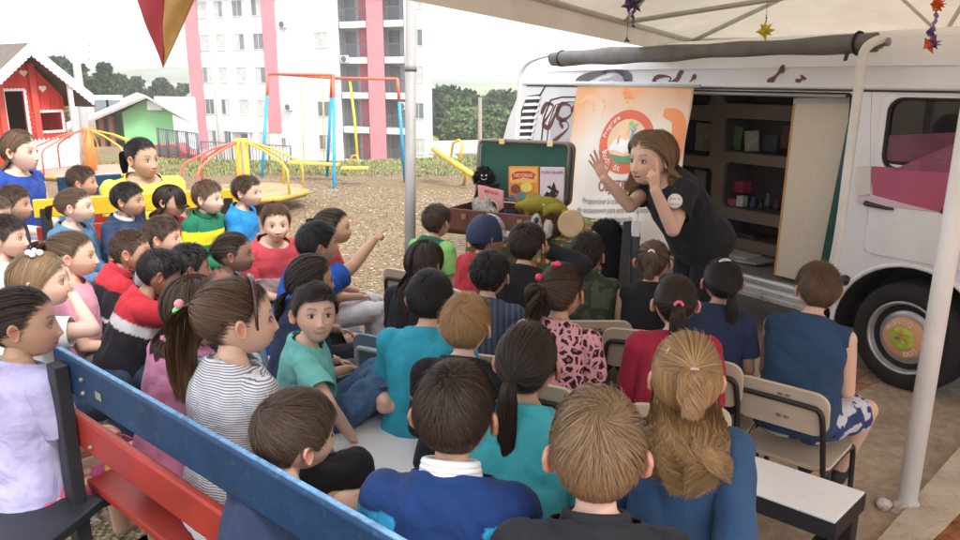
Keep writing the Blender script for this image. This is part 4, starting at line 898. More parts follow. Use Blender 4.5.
for (xa_, za) in ((W_-.02, 0),):
    p0 = PM @ Vector((xa_, 0, -.03)); mb.hexa([p0, p0+dr*.04, p0+dr*.04+bk*2.2, p0+bk*2.2], [q+Vector((0,0,zE)) for q in (p0, p0+dr*.04, p0+dr*.04+bk*2.2, p0+bk*2.2)])
p0 = PM @ Vector((0, 0, -2.2)); mb.hexa([p0, p0+dr*W_, p0+dr*W_+bk*.04, p0+bk*.04], [q+Vector((0,0,zE)) for q in (p0, p0+dr*W_, p0+dr*W_+bk*.04, p0+bk*.04)]); mb.build('wall', redp, ph)
mb = MB(); mb.box(PM @ Vector((W_/2, .02, -1.1)), (W_*.98, 2.0, .04), rot=PM.to_3x3() @ Matrix.Rotation(PI/2, 3, 'X')); mb.build('floor', darkin, ph)
mb = MB(); mb.add(*curve_plate([[(.05, .05), (W_-.05, .05), (W_-.05, zE), (ridge[0], ridge[1]-.2), (.05, zE)]], .04, PM @ Matrix.Translation((0, 0, -1.3)))); mb.build('dark_backing', mat('playhouse_inside_shade', (.06,.035,.03), .9), ph)  # dark brown sheet added inside, stands in for the shade of the interior
# roof
rf = []; hd = Vector((0,0,1))
ed = pxy(93, 105, .5); slope = (ridge[1]-pxy(75, 95)[1])/(pxy(75, 95)[0]-ridge[0]); xr = pxy(77, 95)[0]
def PL(x, y, z): return PM @ Vector((x, y, z))
yE = ridge[1]-slope*(xr-ridge[0])
quad3(ph, 'roof', mat('playhouse_roof', (.17,.145,.13), .9, .1, nscale=5, var=.2), [[PL(ridge[0], ridge[1]+.06, .55), PL(xr, yE+.06, .55), PL(xr, yE+.06, -1.7), PL(ridge[0], ridge[1]+.06, -1.7)], [PL(xr, yE+.05, .55), PL(*pxy(96, 106, .5), .5), PL(*pxy(96, 106, .5), -1.7), PL(xr, yE+.05, -1.7)], [PL(2*ridge[0]-xr, yE+.06, .55), PL(ridge[0], ridge[1]+.06, .55), PL(ridge[0], ridge[1]+.06, -1.7), PL(2*ridge[0]-xr, yE+.06, -1.7)]], .06)
n = 16; sc_ = []
for sgn in (1, -1):
    xx = [ridge[0]+sgn*(xr-ridge[0])*i/60 for i in range(61)]; top = [(x, ridge[1]+.055-slope*abs(x-ridge[0])) for x in xx]; bot = [(x, ridge[1]-.13-slope*abs(x-ridge[0])-.035*abs(math.sin(i/60*n*PI))) for i, x in enumerate(xx)]; mb = MB(); mb.add(*curve_plate([top+bot[::-1]], .03, PM @ Matrix.Translation((0, 0, .57+.002*(sgn+1))))); mb.build('fascia_board', whitep, ph)
def scallop_frame(x0, y0, x1, y1, wd, name, nsx, nsy):
    def edge(a, b_, n_, side):
        out = []; N = n_*6
        for i in range(N): t = i/N; p = Vector(a).lerp(Vector(b_), t); d = (Vector(b_)-Vector(a)).normalized(); nn = Vector((d.y, -d.x)); out.append(tuple(p+nn*wd*.35*abs(math.sin(i/6*PI))))
        return out
    X0, Y0, X1, Y1 = x0-wd*.7, y0-wd*.7, x1+wd*.7, y1+wd*.7
    outer = edge((X0, Y0), (X1, Y0), nsx, 1)+edge((X1, Y0), (X1, Y1), nsy, 1)+edge((X1, Y1), (X0, Y1), nsx, 1)+edge((X0, Y1), (X0, Y0), nsy, 1)
    mb = MB(); mb.add(*curve_plate([outer, [(x0, y0), (x1, y0), (x1, y1), (x0, y1)]], .02, PM @ Matrix.Translation((0, 0, .037)))); return mb.build(name, whitep, ph)
a_ = pxy(37, 131); b_ = pxy(60, 112); scallop_frame(a_[0], a_[1], b_[0], b_[1], .05, 'window_frame', 7, 6)
scallop_frame(dr0[0], .04, dr1[0], dr1[1], .05, 'door_frame', 6, 16)
for px in (-1, 33, ): q = pxy(px, 100); mb = MB(); mb.box(PL(q[0], q[1]*.0+ (ridge[1]-slope*abs(q[0]-ridge[0]))/2-.05, .06), (.11, .07, ridge[1]-slope*abs(q[0]-ridge[0])-.1), rot=frame(Vector(), dr, bk, hd).to_3x3()); mb.build('post', mat('red_post', (.60,.08,.06), .6), ph)
q = pxy(73.5, 120, .5); mb = MB(); mb.box(PL(q[0], (yE+.25)/2, .5), (.07, .07, yE+.3), rot=frame(Vector(), dr, bk, hd).to_3x3()); mb.build('veranda_post', whitep, ph)
for px, py in ((22.5, 73), (41.5, 88.5), (9, 66)):
    q = pxy(px, py); hp_ = []
    for i in range(28): a = 2*PI*i/28; hp_.append((q[0]+.0042*16*math.sin(a)**3, q[1]+.0042*(13*math.cos(a)-5*math.cos(2*a)-2*math.cos(3*a)-math.cos(4*a))))
    mb = MB(); mb.add(*curve_plate([hp_], .015, PM @ Matrix.Translation((0, 0, .036)))); mb.build('heart', whitep, ph)
# white picket panels
mb = MB()
for i in range(9):
    q = pxy(37+i*4.6, 155, .45)
    if i == 0: ybot = .02
    pt = [(q[0]-.035, .03), (q[0]+.035, .03), (q[0]+.035, .50), (q[0]+.045, .55), (q[0], .62), (q[0]-.045, .55), (q[0]-.035, .50)]; mb.add(*curve_plate([pt], .02, PM @ Matrix.Translation((0, 0, .45))))
qa, qb = pxy(35, 150, .45), pxy(77, 150, .45); mb.add(*curve_plate([[(qa[0], .12), (qb[0], .12), (qb[0], .18), (qa[0], .18)]], .02, PM @ Matrix.Translation((0, 0, .43)))); mb.add(*curve_plate([[(qa[0], .42), (qb[0], .42), (qb[0], .48), (qa[0], .48)]], .02, PM @ Matrix.Translation((0, 0, .43)))); mb.build('picket_rail', whitep, ph)

# ---------------------------------------------------------------- playground
bluep = mat('blue_tube_paint', (.03,.33,.62), .45, .5, var=.2, nscale=6); redt = mat('red_tube_paint', (.66,.15,.09), .45, .5, var=.2, nscale=6); yelt = mat('yellow_tube_paint', (.74,.48,.06), .45, .5, var=.15, nscale=6); orat = mat('orange_paint', (.72,.22,.04), .5, .5, var=.15)
sw = empty('swing_set', G(333, 182), 'tall swing frame with red crossbars and blue legs in front of the apartment block', 'swing set')
def two_tone(name, a, b_, r, ma, mb_, fr, parent):
    a, b_ = Vector(a), Vector(b_); c = a.lerp(b_, fr); mb = MB(); mb.tube([a, c], r, ma); mb.tube([c, b_], r*.99, mb_); return mb.build(name, None, parent)
Lt = U(269.5, 74, 13.4); Ct = U(331.5, 75, 12.6); Rt_ = U(397.5, 79, 12.2)
def toG(px, py): return G(px, py)
legs_ = [(Lt+Vector((-.02,.0,0)), G(262, 178)), (Ct+Vector((0,.05,0)), G(327, 177)), (Ct+Vector((.04,-.05,0)), G(334.5, 190)), (Rt_, G(405, 182))]
for a_, b_ in legs_: two_tone('leg', a_, b_, .026, redt, bluep, .21, sw)
for a_, b_ in ((Lt, Ct), (Ct+Vector((.04,-.05,-.05)), Rt_), (Lt+Vector((0,.5,0)), Ct+Vector((0,.35,-.05)))): mb = MB(); mb.tube([a_, b_], .024, redt); mb.build('crossbar', None, sw)
# swing seats with yellow hangers
for (px, t, ang, pyb) in ((349, 12.5, .15, 162), ):
    p = Ct.lerp(Rt_, .28)+Vector((0,0,-.05)); q = U(357.5, 158, 12.35); s1 = empty('swing', p, 'yellow bucket swing hanging crooked from the right crossbar', 'swing')
    mb = MB(); mb.tube([p, p.lerp(q, .5)+Vector((.015,0,0)), q], .022, yelt); mb.build('hanger', None, s1); mb = MB(); mb.tube([U(350, 163, 12.35), U(352, 156, 12.3), U(357, 155, 12.3), U(359, 163, 12.3)], .02, yelt); mb.build('handle', None, s1)
    mb = MB(); c = U(355, 168, 12.3); mb.box(c, (.42, .2, .035), yelt); mb.build('seat', None, s1, bevel=.01)
s2 = empty('swing', U(318, 163, 12.8), 'swing with flat yellow seat left of the middle legs', 'swing'); mb = MB(); c = U(314, 163.5, 12.9); mb.box(c, (.85, .22, .04), yelt, rot=Matrix.Rotation(.05, 3, 'Y')); mb.build('seat', None, s2, bevel=.01)
for px, k in ((304, .52), (324, .86)): mb = MB(); mb.tube([Lt.lerp(Ct, k), U(px, 163, 12.9)], .008, yelt); mb.build('chain', None, s2)

def carousel(cx, cy, t, rad, label, deck_c, hub_c, arms, z=.3, hubh=.95, group='merry-go-rounds'):
    c = U(cx, cy, t); e = empty('merry_go_round', (c.x, c.y, 0), label, 'merry-go-round', group); c = Vector((c.x, c.y, 0))
    mb = MB(); mb.lathe([(rad*.55, z-.09), (rad, z-.08), (rad, z), (rad*.6, z), (rad*.58, z-.01)], Matrix.Translation(c), n=8); mb.build('deck', deck_c, e)
    mb = MB(); mb.tube([c+Vector((rad*1.01*math.cos(2*PI*i/8), rad*1.01*math.sin(2*PI*i/8), z-.03)) for i in range(8)], .032, n=8, closed=True); mb.build('deck_rim', mat('ochre_rim', (.55,.30,.06), .5), e)
    mb = MB(); mb.tube([c+Vector((0,0,.0)), c+Vector((0,0,hubh))], .085, hub_c, n=20); mb.build('hub', None, e)
    for k, mm in enumerate(arms):
        a = 2*PI*k/len(arms)+.3; d = Vector((math.cos(a), math.sin(a), 0)); mb = MB(); mb.tube([c+Vector((0,0,hubh-.02)), c+d*rad*.45+Vector((0,0,hubh-.13)), c+d*rad*.86+Vector((0,0,hubh-.30)), c+d*rad*.93+Vector((0,0,hubh-.38)), c+d*rad*.94+Vector((0,0,z))], .015, mm); mb.build('grab_rail', None, e)
    return e
ARM = [redt, yelt]
carousel(244, 183, 10.2, .82, 'nearer merry-go-round with yellow hub and orange deck behind the boy in green', mat('ochre_deck', (.40,.27,.14), .6, .3, var=.3), yelt, [yelt, yelt, yelt, redt, redt, redt, redt, yelt], .24, .92)
carousel(90, 153, 13.6, .95, 'farther merry-go-round with orange hub in front of the red playhouse', mat('pink_deck', (.50,.30,.24), .6), orat, [yelt, yelt, yelt, redt, redt, redt, redt, yelt], .10, .84)
# seesaw by the van
ss = empty('seesaw', U(455, 172, 12.5), 'yellow seesaw tilted up with loop handles beyond the gravel', 'seesaw')
mb = MB(); mb.tube([U(433, 149, 12.6), U(474, 176, 12)], .045, yelt); mb.build('beam', None, ss); mb = MB(); mb.tube([U(451, 157, 12.4), U(453, 143, 12.3), U(459, 140, 12.2), U(463, 143, 12.2), U(460, 160, 12.2)], .022, yelt); mb.build('handle', None, ss)
mb = MB(); mb.slab([U(434, 149, 12.7), U(443, 156, 12.4), U(458, 157, 12.6), U(446, 148, 13)], .03); mb.build('seat', mat('pale_seat', (.5,.52,.56), .6), ss); mb = MB(); mb.tube([U(466, 171, 12.2), G(464, 184)], .03, yelt); mb.build('support', None, ss)
# second red tube frame at left edge of view behind the yellow bench is part of the nearer merry-go-round
# red car and fence
cb = empty('parked_car', U(168, 158, 30), 'small red parked car partly hidden behind the merry-go-round fence', 'car'); c = U(168, 152.5, 30); cr = mat('red_car_paint', (.45,.03,.04), .25, .6, bmp=0); zc = c.z
prof = [(-1.9,.25), (-1.95,.6), (-1.7,.85), (-1.2,.92), (-.7,1.35), (.6,1.38), (1.2,.98), (1.8,.88), (1.98,.6), (1.95,.25)]; CMX = frame(Vector((c.x+.1, c.y, zc-.75)), Vector((1,0,0)), Vector((0,0,1)), Vector((0,-1,0)))
s_ = .62
mb = MB(); mb.add(*curve_plate([[(x*s_, y*s_*1.25) for x, y in prof]], 1.0, CMX, .04)); mb.build('body', cr, cb)
mb = MB(); mb.add(*curve_plate([[(x*s_, y*s_*1.25) for x, y in [(-1.05,.94), (-.65,1.27), (.5,1.29), (.95,.97)]]], 1.1, CMX)); mb.build('windows', glassm, cb)
for x in (-1.25, 1.25):
    mb = MB(); mb.lathe([(.1,-.56), (.20,-.56), (.22,-.5), (.22,.5), (.20,.56), (.1,.56)], CMX @ Matrix.Translation((x*s_, .2, 0)), n=20); mb.build('wheel', mat('tyre', (.02,.02,.022), .8), cb)
fm = mat('fence_metal', (.13,.14,.17), .5, .4, bmp=0)
def fence(a, b_, hgt, n, label, r=.02, mm=fm):
    a, b_ = Vector(a), Vector(b_); e = empty('fence', a, label, 'fence'); mb = MB(); hz_ = Vector((0,0,hgt))
    mb.tube([a+hz_, b_+hz_], r, mm, n=6); mb.tube([a+hz_*.15, b_+hz_*.15], r, mm, n=6)
    for i in range(n+1): p = a.lerp(b_, i/n); mb.tube([p, p+hz_], r*(1.8 if i % 6 == 0 else .6), mm, n=6)
    mb.build('bars', None, e); return e
fence(U(160, 158, 26), U(200, 166, 24), 1.0, 24, 'dark metal bar fence in front of the red car')
fence(U(203, 165, 33), U(292, 176, 26), 1.0, 30, 'low dark railing at the foot of the apartment block')
polem = mat('pole_concrete', (.40,.40,.39), .85, .2, nscale=2, var=.12)
def pole(px, py0, py1, t, r, label, cat='utility pole', mm=polem, arms=False):
    a = U(px, py1, t); b_ = U(px, py0, t); b_ = Vector((a.x, a.y, b_.z)); e = empty('utility_pole', a, label, cat); mb = MB(); mb.tube([a-Vector((0,0,2)), b_], [r*1.25, r*.8], mm, n=12); mb.build('post', None, e)
    if arms:
        mb = MB(); mb.box((b_.x, b_.y, b_.z-.5), (1.1, .08, .1)); mb.build('cross_arm', mat('weathered_arm', (.3,.27,.24), .8), e)
        for dx in (-.45, -.15, .15, .45): mb = MB(); mb.lathe([(.02, 0), (.05, .03), (.03, .08), (.05, .12), (.02, .16)], Matrix.Translation((b_.x+dx, b_.y, b_.z-.45)), n=10); mb.build('insulator', mat('porcelain', (.5,.5,.5), .3), e)
    return e
pole(88.5, 22, 160, 19, .10, 'pale concrete utility pole rising beside the red playhouse')
for k in range(3): p = U(89.5, 46+k*7, 18.9); mb = MB(); mb.lathe([(.01,0),(.035,.02),(.02,.06),(.035,.09),(.01,.12)], Matrix.Translation(p), n=10); o = mb.build('insulator', mat('porcelain', (.5,.5,.5), .3)); tag(o, ['uppermost', 'middle', 'lowest'][k]+' small grey insulator on the concrete pole by the playhouse', 'insulator', 'insulators on the pole')
pole(222.5, 66, 162, 34, .13, 'grey lighting pole standing before the left end of the apartment block', 'lamp post', arms=False)
pole(81, 78, 140, 32, .08, 'thin grey post behind the playhouse roof', 'post', arms=False)
pole(480, 97, 180, 40, .11, 'wooden utility pole against the trees left of the van', mm=mat('pole_wood', (.28,.24,.2), .9))
# wires
wm = mat('wire_black', (.10,.10,.11), .6, bmp=0)
for k, (y0, y1) in enumerate(((84, 104), (92, 112), (101, 121), (110, 128), (117, 134))):
    a = U(434, y0, 40); b_ = U(540, y1, 41); mb = MB(); mb.tube([a.lerp(b_, i/10)+Vector((0,0,-.25*math.sin(PI*i/10))) for i in range(11)], .012, wm, n=5); o = mb.build('overhead_wire', None); tag(o, 'thin dark overhead wire crossing the trees left of the van', 'wire', 'overhead wires left of the van')
# low white shed right of the block
sh_ = empty('shed', U(455, 160, 45), 'low white building with tan roof beyond the seesaw', 'shed'); a = U(436, 172, 46); b_ = U(500, 172, 44)
mb = MB(); mb.slab([a, b_, b_+Vector((0,0,1.2)), a+Vector((0,0,1.2))], 3); mb.build('wall', wallw, sh_); mb = MB(); mb.slab([a+Vector((-.4,-.5,1.15)), b_+Vector((.4,-.5,1.15)), b_+Vector((.4,3,1.6)), a+Vector((-.4,3,1.6))], .1); mb.build('roof', mat('tan_roof', (.55,.40,.36), .8), sh_)
# ---------------------------------------------------------------- van
Wp = Vector((2.37, 4.0, 0)); vd = Vector((-.55, .835, 0)).normalized(); vo = Vector((-vd.y, vd.x, 0)); vo = vo if vo.y < 0 else -vo   # vd: towards rear, vo: outward to the camera
VM = frame(Wp, vd, Vector((0,0,1)), vd.cross(Vector((0,0,1))))     # local x = rearward, y = up, z = +-out
OS = 1 if (vd.cross(Vector((0,0,1)))).dot(vo) > 0 else -1
def VL(s_, z, o=0.0): return Wp+vd*s_+Vector((0,0,z))+vo*o
def VP(px, py, off=0.0):
    d = ray(px, py); t = ((Wp.dot(vo)+off)-H*0)/(d.x*vo.x+d.y*vo.y); P = Vector((d.x*t, d.y*t, H+d.z*t)); return ((P-Wp).dot(vd), P.z)
def VF(off): return frame(Wp+vo*off, vd, Vector((0,0,1)), vd.cross(Vector((0,0,1))))
m, nt, b = nm('van_white_paint', .22, .5); b.inputs['Coat Weight'].default_value = .4; b.inputs['Coat Roughness'].default_value = .08
co = coords(nt); n = nd(nt, 'ShaderNodeTexNoise', Scale=2.5, Detail=8.0, Roughness=.7); nt.links.new(co, n.inputs['Vector']); nt.links.new(ramp(nt, n.outputs[0], [(.35, (.72,.73,.75)), (.6, (.80,.80,.82))]), b.inputs['Base Color']); VW = m
n3 = nd(nt, 'ShaderNodeTexNoise', Scale=3.0, Detail=1.0); nt.links.new(co, n3.inputs['Vector']); bump(nt, b, n3.outputs[0], .12, .02)
rubber = mat('rubber_black', (.018,.018,.019), .7, .3, var=.2); blackp = mat('black_plastic', (.025,.025,.027), .45, .4)
van = empty('van', Wp, 'white high sided van with open side door, grey awning roll and painted lettering', 'van')
ZG = 1.64; arch = [(.04+.44*math.cos(R(a)), .28+.43*math.sin(R(a))) for a in range(0, 181, 10)]
out = [(-1.3, .32), (-.42, .32)]+[(x, y) for x, y in arch[::-1]]+[(.50, .36), (3.75, .36), (3.93, .50), (3.95, 1.05), (3.84, 1.30), (3.62, ZG), (-1.0, ZG), (-1.35, 1.0)]
dors = [VP(850, 92), VP(832, 296)]; sR = .50; sL = 2.55
hole = rrect(sR+.0, .42, sL, ZG-.02, .04); win = rrect(-.62, 1.235, .335-.03, 1.585, .07, 6)
louv = []
side = MB(); side.add(*curve_plate([out, hole, win], .03, VF(-.02), .006)); side.build('side_panel', VW, van)
# raised door outline, swage and skirt details
def strip(pts, r, m, name, off=.0, par=van, closed=False):
    mb = MB(); mb.tube([VL(x, y, off) for x, y in pts], r, n=6, closed=closed); return mb.build(name, m, par)
seamm = mat('panel_gap', (.05,.05,.055), .6)
dline = [VP(880, 92), VP(877, 130), VP(866, 195), VP(860, 255), VP(857, 285)]
strip([(.40, ZG-.02), (.385, 1.45), (.35, 1.15), (.335, .86), (.33, .74)], .0045, seamm, 'door_gap', -.003)
door = empty('x', Wp) if False else None
mb = MB(); mb.add(*curve_plate([rrect(-.95, .74, .325, ZG-.035, .04), rrect(-.66, 1.205, .335, 1.605, .09, 6) if False else rrect(-.655, 1.20, .30, 1.60, .085, 6)], .012, VF(.004), .006)); fd = mb.build('cab_door', VW, van)
def sub(mb, name, m, par, **k):
    o = mb.build(name, m, par, **k); o.matrix_parent_inverse = (Matrix.Translation(van.location)).inverted() if False else o.matrix_parent_inverse; o.matrix_parent_inverse = Matrix.Identity(4) if par is not van else o.matrix_parent_inverse; return o
mb = MB(); mb.tube([VL(x, y, .006) for x, y in rrect(-.64, 1.215, .285, 1.59, .078, 6)], .011, n=8, closed=True); sub(mb, 'window_seal', rubber, fd)
wg, nt, b = nm('van_tinted_glass', .04, .6); b.inputs['Base Color'].default_value = (.02,.022,.026,1); b.inputs['Transmission Weight'].default_value = .35; b.inputs['Alpha'].default_value = 1.0
mb = MB(); mb.add(*curve_plate([rrect(-.65, 1.205, .295, 1.60, .08, 6)], .006, VF(-.006))); sub(mb, 'window_glass', wg, fd)
# inside of cab: dark seats so that the pane has something behind it
mb = MB(); mb.box(VL(-.25, 1.0, -.45), (.45, .5, .7), rot=VM.to_3x3()); mb.box(VL(-.25, 1.0, -1.2), (.45, .5, .7), rot=VM.to_3x3()); mb.build('cab_seat', mat('grey_upholstery', (.08,.08,.09), .9), van, bevel=.06)
# magenta graphic: runs over glass and door
mag = mat('magenta_vinyl', (.42,.09,.17), .4, .4, var=.12, nscale=3); pal = mat('pale_pink_vinyl', (.66,.48,.52), .4, .4, var=.1); cream = mat('cream_vinyl', (.66,.58,.54), .4, .4)
def vinyl(pts, m, off, name, par=fd, th=.0015):
    mb = MB(); mb.add(*curve_plate([pts], th, VF(off))); return sub(mb, name, m, par)
def vp(*q): return [VP(x, y, .012) for x, y in q]
vinyl(vp((872,166),(960,172),(972,176),(950,214),(945,214),(873,195)), mag, .0175, 'magenta_graphic'); vinyl(vp((858,166),(871.5,166),(871,194),(857,196)), cream, .0176, 'cream_graphic')
vinyl(vp((858,197),(871,195.5),(944,213),(942,212),(858,203)), pal, .0177, 'pale_graphic'); vinyl([VP(x, y, .001) for x, y in ((878,136),(962,132),(985,140),(985,166),(958,165),(930,163),(878,160))], mat('pink_film', (.15,.05,.08), .15, .5, var=.2), .0012, 'pink_window_film')
vinyl([VP(x, y, .015) for x, y in ((893,170),(958,142),(990,142),(960,173))], mat('rose_film', (.24,.07,.12), .25, .5), .0190, 'rose_graphic')
strip([(-.95, 1.085), (.30, 1.10)], .004, VW, 'waist_ridge', .010); strip([(-.95, .79), (.26, .79), (.29, .82), (.29, .92)], .004, VW, 'lower_swage', .010)
# handle
hx, hz_ = VP(872, 205, .03); mb = MB(); mb.tube([VL(hx+.045, hz_+.004, .02), VL(hx+.03, hz_+.004, .035), VL(hx-.09, hz_-.006, .036), VL(hx-.115, hz_-.008, .016)], [.012, .015, .009, .007], n=10); mb.ball(VL(hx+.035, hz_+.004, .028), .016); sub(mb, 'door_handle', blackp, fd)
hx, hz_ = VP(942, 211, .02); mb = MB(); mb.lathe([(.001,0),(.014,0),(.016,.008),(.012,.014),(.001,.016)], frame(VL(hx, hz_, .008), vd, Vector((0,0,1)), vo), n=16); sub(mb, 'door_lock', mat('lock_dark', (.12,.03,.05), .4), fd)
hx, hz_ = VP(843.5, 288, .0); mb = MB(); mb.lathe([(.001,0),(.03,0),(.032,.02),(.02,.035),(.001,.04)], frame(VL(.42, .55, -.003), vd, Vector((0,0,1)), vo), n=16); mb.build('door_stop', blackp, van)
# roof shell (extruded profile)
prof = [(0, ZG-.01), (.012, ZG+.0), (.012, ZG+.02), (.0, ZG+.03), (-.012, 1.73), (-.05, 1.82), (-.13, 1.89), (-.30, 1.94), (-.60, 1.965), (-.85, 1.97), (-1.1, 1.965), (-1.4, 1.94), (-1.57, 1.89), (-1.65, 1.82), (-1.69, 1.73), (-1.7, ZG-.01)]
ss_ = [(-1.0, 0, .0), (-.85, .02, .0), (2.9, 0, 0), (3.2, -.005, 0), (3.42, -.03, .03), (3.56, -.10, .06), (3.62, -.2, .1)]
vs = []; fs = []; K = len(prof)
for s_, dz, dn in ss_:
    for (o_, z) in prof: kz = (z-ZG)/.33; vs.append(VL(s_-kz*max(0, s_-3.1)*.45, z+dz*kz, o_*(1-dn*kz)-.85*dn*kz))
for i in range(len(ss_)-1):
    for j in range(K-1): fs.append((i*K+j, i*K+j+1, (i+1)*K+j+1, (i+1)*K+j))
fs.append(tuple(range((len(ss_)-1)*K, len(ss_)*K))); fs.append(tuple(range(K))[::-1])
mb = MB(); mb.add(vs, fs, None, True); mb.build('roof', VW, van)
strip([(-1.0, ZG+.005), (3.6, ZG+.005)], .012, VW, 'gutter_rail', .012); strip([(-1.0, ZG-.014), (3.55, ZG-.014)], .006, seamm, 'gutter_shadow_line', .006)  # second strip is a dark tube drawn as the shadow under the rail
strip([(-1.0, 1.76), (.33, 1.76), (2.9, 1.75), (3.35, 1.74)], .004, VW, 'roof_crease', -.015)
# far side, rear, nose, floor, ceiling lining
mb = MB(); mb.add(*curve_plate([out], .03, VF(-1.68))); mb.build('far_side_panel', VW, van)
rear = [(3.95, .40), (3.95, 1.05), (3.84, 1.30), (3.62, ZG)]
mb = MB(); mb.hexa([VL(s_, z, -.04) for s_, z in rear]+[VL(s_-.04, z, -.04) for s_, z in rear[::-1]], [VL(s_, z, -1.66) for s_, z in rear]+[VL(s_-.04, z, -1.66) for s_, z in rear[::-1]]); mb.build('rear_door', VW, van)
nose = [(-1.3, .32), (-1.35, 1.0), (-1.0, ZG)]
mb = MB(); mb.hexa([VL(s_, z, -.04) for s_, z in nose]+[VL(s_+.04, z, -.04) for s_, z in nose[::-1]], [VL(s_, z, -1.66) for s_, z in nose]+[VL(s_+.04, z, -1.66) for s_, z in nose[::-1]]); mb.build('nose', VW, van)
mb = MB(); mb.add(*curve_plate([rrect(.55, -1.64, 3.85, -.04, .05)], .04, frame(VL(0, .40, 0), vd, vo, Vector((0,0,1))))); mb.build('floor', mat('van_floor', (.16,.15,.14), .7, dirt=((.3,.26,.2), 4, .55)), van)
mb = MB(); mb.add(*curve_plate([rrect(.55, -1.64, 3.5, -.05, .05)], .02, frame(VL(0, ZG+.02, 0), vd, vo, Vector((0,0,1))))); mb.build('ceiling_lining', mat('van_lining', (.20,.18,.15), .8), van)
for s_ in (.52, 2.75): mb = MB(); mb.add(*curve_plate([rrect(-1.62, .44, -.06, ZG, .02)], .03, frame(VL(s_, 0, 0), vo, Vector((0,0,1)), vd))); mb.build('bulkhead', mat('van_lining', (.20,.18,.15), .8), van)
# sill steps and sliding rail
mb = MB(); mb.box(VL((sR+sL)/2, .405, -.03), (sL-sR, .03, .10), rot=VM.to_3x3()); mb.build('door_sill', mat('sill_metal', (.40,.41,.42), .4, .5, metal=.5), van, bevel=.004)
mb = MB(); mb.box(VL((sR+sL)/2, .34, .02), (sL-sR-.1, .035, .16), rot=VM.to_3x3()); mb.build('side_step', mat('step_alu', (.45,.45,.44), .5, .5, metal=.4, dirt=((.2,.15,.1), 8, .5)), van, bevel=.006)
strip([(.55, ZG-.045), (2.6, ZG-.045)], .013, mat('rail_steel', (.35,.35,.35), .4, metal=.6), 'sliding_rail', .0)
# B pillar sloped strip and green glass edge
mb = MB(); mb.slab([VL(.62, .46, -.02), VL(.545, .46, -.02), VL(.46, ZG-.05, -.02), VL(.52, ZG-.05, -.02)], .02); mb.build('door_pillar', mat('dark_green_trim', (.02,.07,.06), .3), van)
# wheel
wc = VL(.04, .305, -.06); WM = frame(wc, vd, Vector((0,0,1)), vd.cross(Vector((0,0,1)))) if OS > 0 else frame(wc, -vd, Vector((0,0,1)), (-vd).cross(Vector((0,0,1))))
wheel = empty('x', wc); wheel.name = 'wheel'; wheel.parent = van; wheel.matrix_parent_inverse = Matrix.Translation(van.location).inverted()
mb = MB(); mb.lathe([(.19, -.17), (.285, -.16), (.302, -.13), (.306, -.08), (.306, .02), (.300, .055), (.288, .075), (.262, .088), (.235, .092), (.212, .085), (.205, .07), (.19, .05)], WM, n=64)
for k in range(56):
    a = 2*PI*k/56; q = WM @ Matrix.Rotation(a, 4, 'Z') @ Matrix.Translation((.3045, 0, 0))
    for zz in (-.045, .0, .035): mb.box(q @ Vector((0, (.006 if zz else 0), zz)), (.006, .022, .028), rot=q.to_3x3())
def wsub(mb, name, m): o = mb.build(name, m, None, local=True); o.data.transform(Matrix.Translation(-wc)); o.parent = wheel; return o
wsub(mb, 'tyre', mat('tyre_rubber', (.016,.016,.017), .82, .3, nscale=10, var=.3, dirt=((.10,.075,.05), 9, .62)))
steel = mat('rim_steel', (.46,.47,.48), .38, .5, metal=.7, nscale=8, dirt=((.25,.18,.12), 14, .6))
mb = MB(); mb.lathe([(.206, .02), (.206, .086), (.198, .090), (.190, .080), (.183, .045), (.165, .035), (.150, .050), (.128, .062), (.05, .062), (.001, .062)], WM, n=64); wsub(mb, 'rim', steel)
mb = MB()
for k in range(14): a = 2*PI*k/14; mb.lathe([(.001, 0), (.011, 0), (.011, .004), (.001, .004)], WM @ Matrix.Rotation(a, 4, 'Z') @ Matrix.Translation((.157, 0, .041)), n=10, sy=1.3)
wsub(mb, 'rim_slot', mat('slot_dark', (.01,.01,.01), .8))
mb = MB(); mb.lathe([(.118, .060), (.118, .078), (.105, .088), (.06, .096), (.001, .098)], WM, n=40); wsub(mb, 'hub_cap', mat('hubcap_salmon', (.62,.33,.20), .4, .4, var=.1))
mb = MB(); mb.lathe([(.070, .093), (.062, .101), (.03, .1045), (.001, .105)], WM, n=32); wsub(mb, 'hub_disc', mat('hubcap_lime', (.42,.50,.06), .35, .4, var=.35, nscale=30))
mb = MB()
for i, ch in enumerate('MUNDO'):
    a = R(150-i*20); mb.add(*text_plate(ch, .036, WM @ Matrix.Translation((.09*math.cos(a), .09*math.sin(a), .094)) @ Matrix.Rotation(a-PI/2, 4, 'Z'), .002, offset=.0008), mat('hubcap_cream', (.75,.68,.5), .5))
wsub(mb, 'hub_lettering', None); mb = MB()
for i, ch in enumerate('DOS'):
    a = R(-70+i*18); mb.add(*text_plate(ch, .036, WM @ Matrix.Translation((.09*math.cos(a), .09*math.sin(a), .094)) @ Matrix.Rotation(a+PI/2, 4, 'Z'), .002, offset=.0008), MATS['hubcap_cream'])
wsub(mb, 'hub_lettering', None)
mb = MB()
for k, (x, y, r_) in enumerate(((-.02, .0, .02), (.012, -.018, .016), (-.005, .028, .012), (.03, .012, .01))): mb.ball(WM @ Vector((x, y, .103)), (r_, r_, r_*.3), [mat('hub_blue', (.08,.16,.35), .5), mat('hub_grey', (.4,.42,.45), .5), mat('hub_orange', (.7,.25,.04), .5), mat('hub_orange', (.7,.25,.04), .5)][k], n=8)
for a in range(5): mb.tube([WM @ Vector((.0, .02, .106)), WM @ Vector((.035*math.cos(a*1.25+.5), .02+.03*math.sin(a*1.25+.5), .103))], .0035, MATS['hub_orange'], n=6)
wsub(mb, 'hub_emblem', None)
mb = MB(); vs = []; 
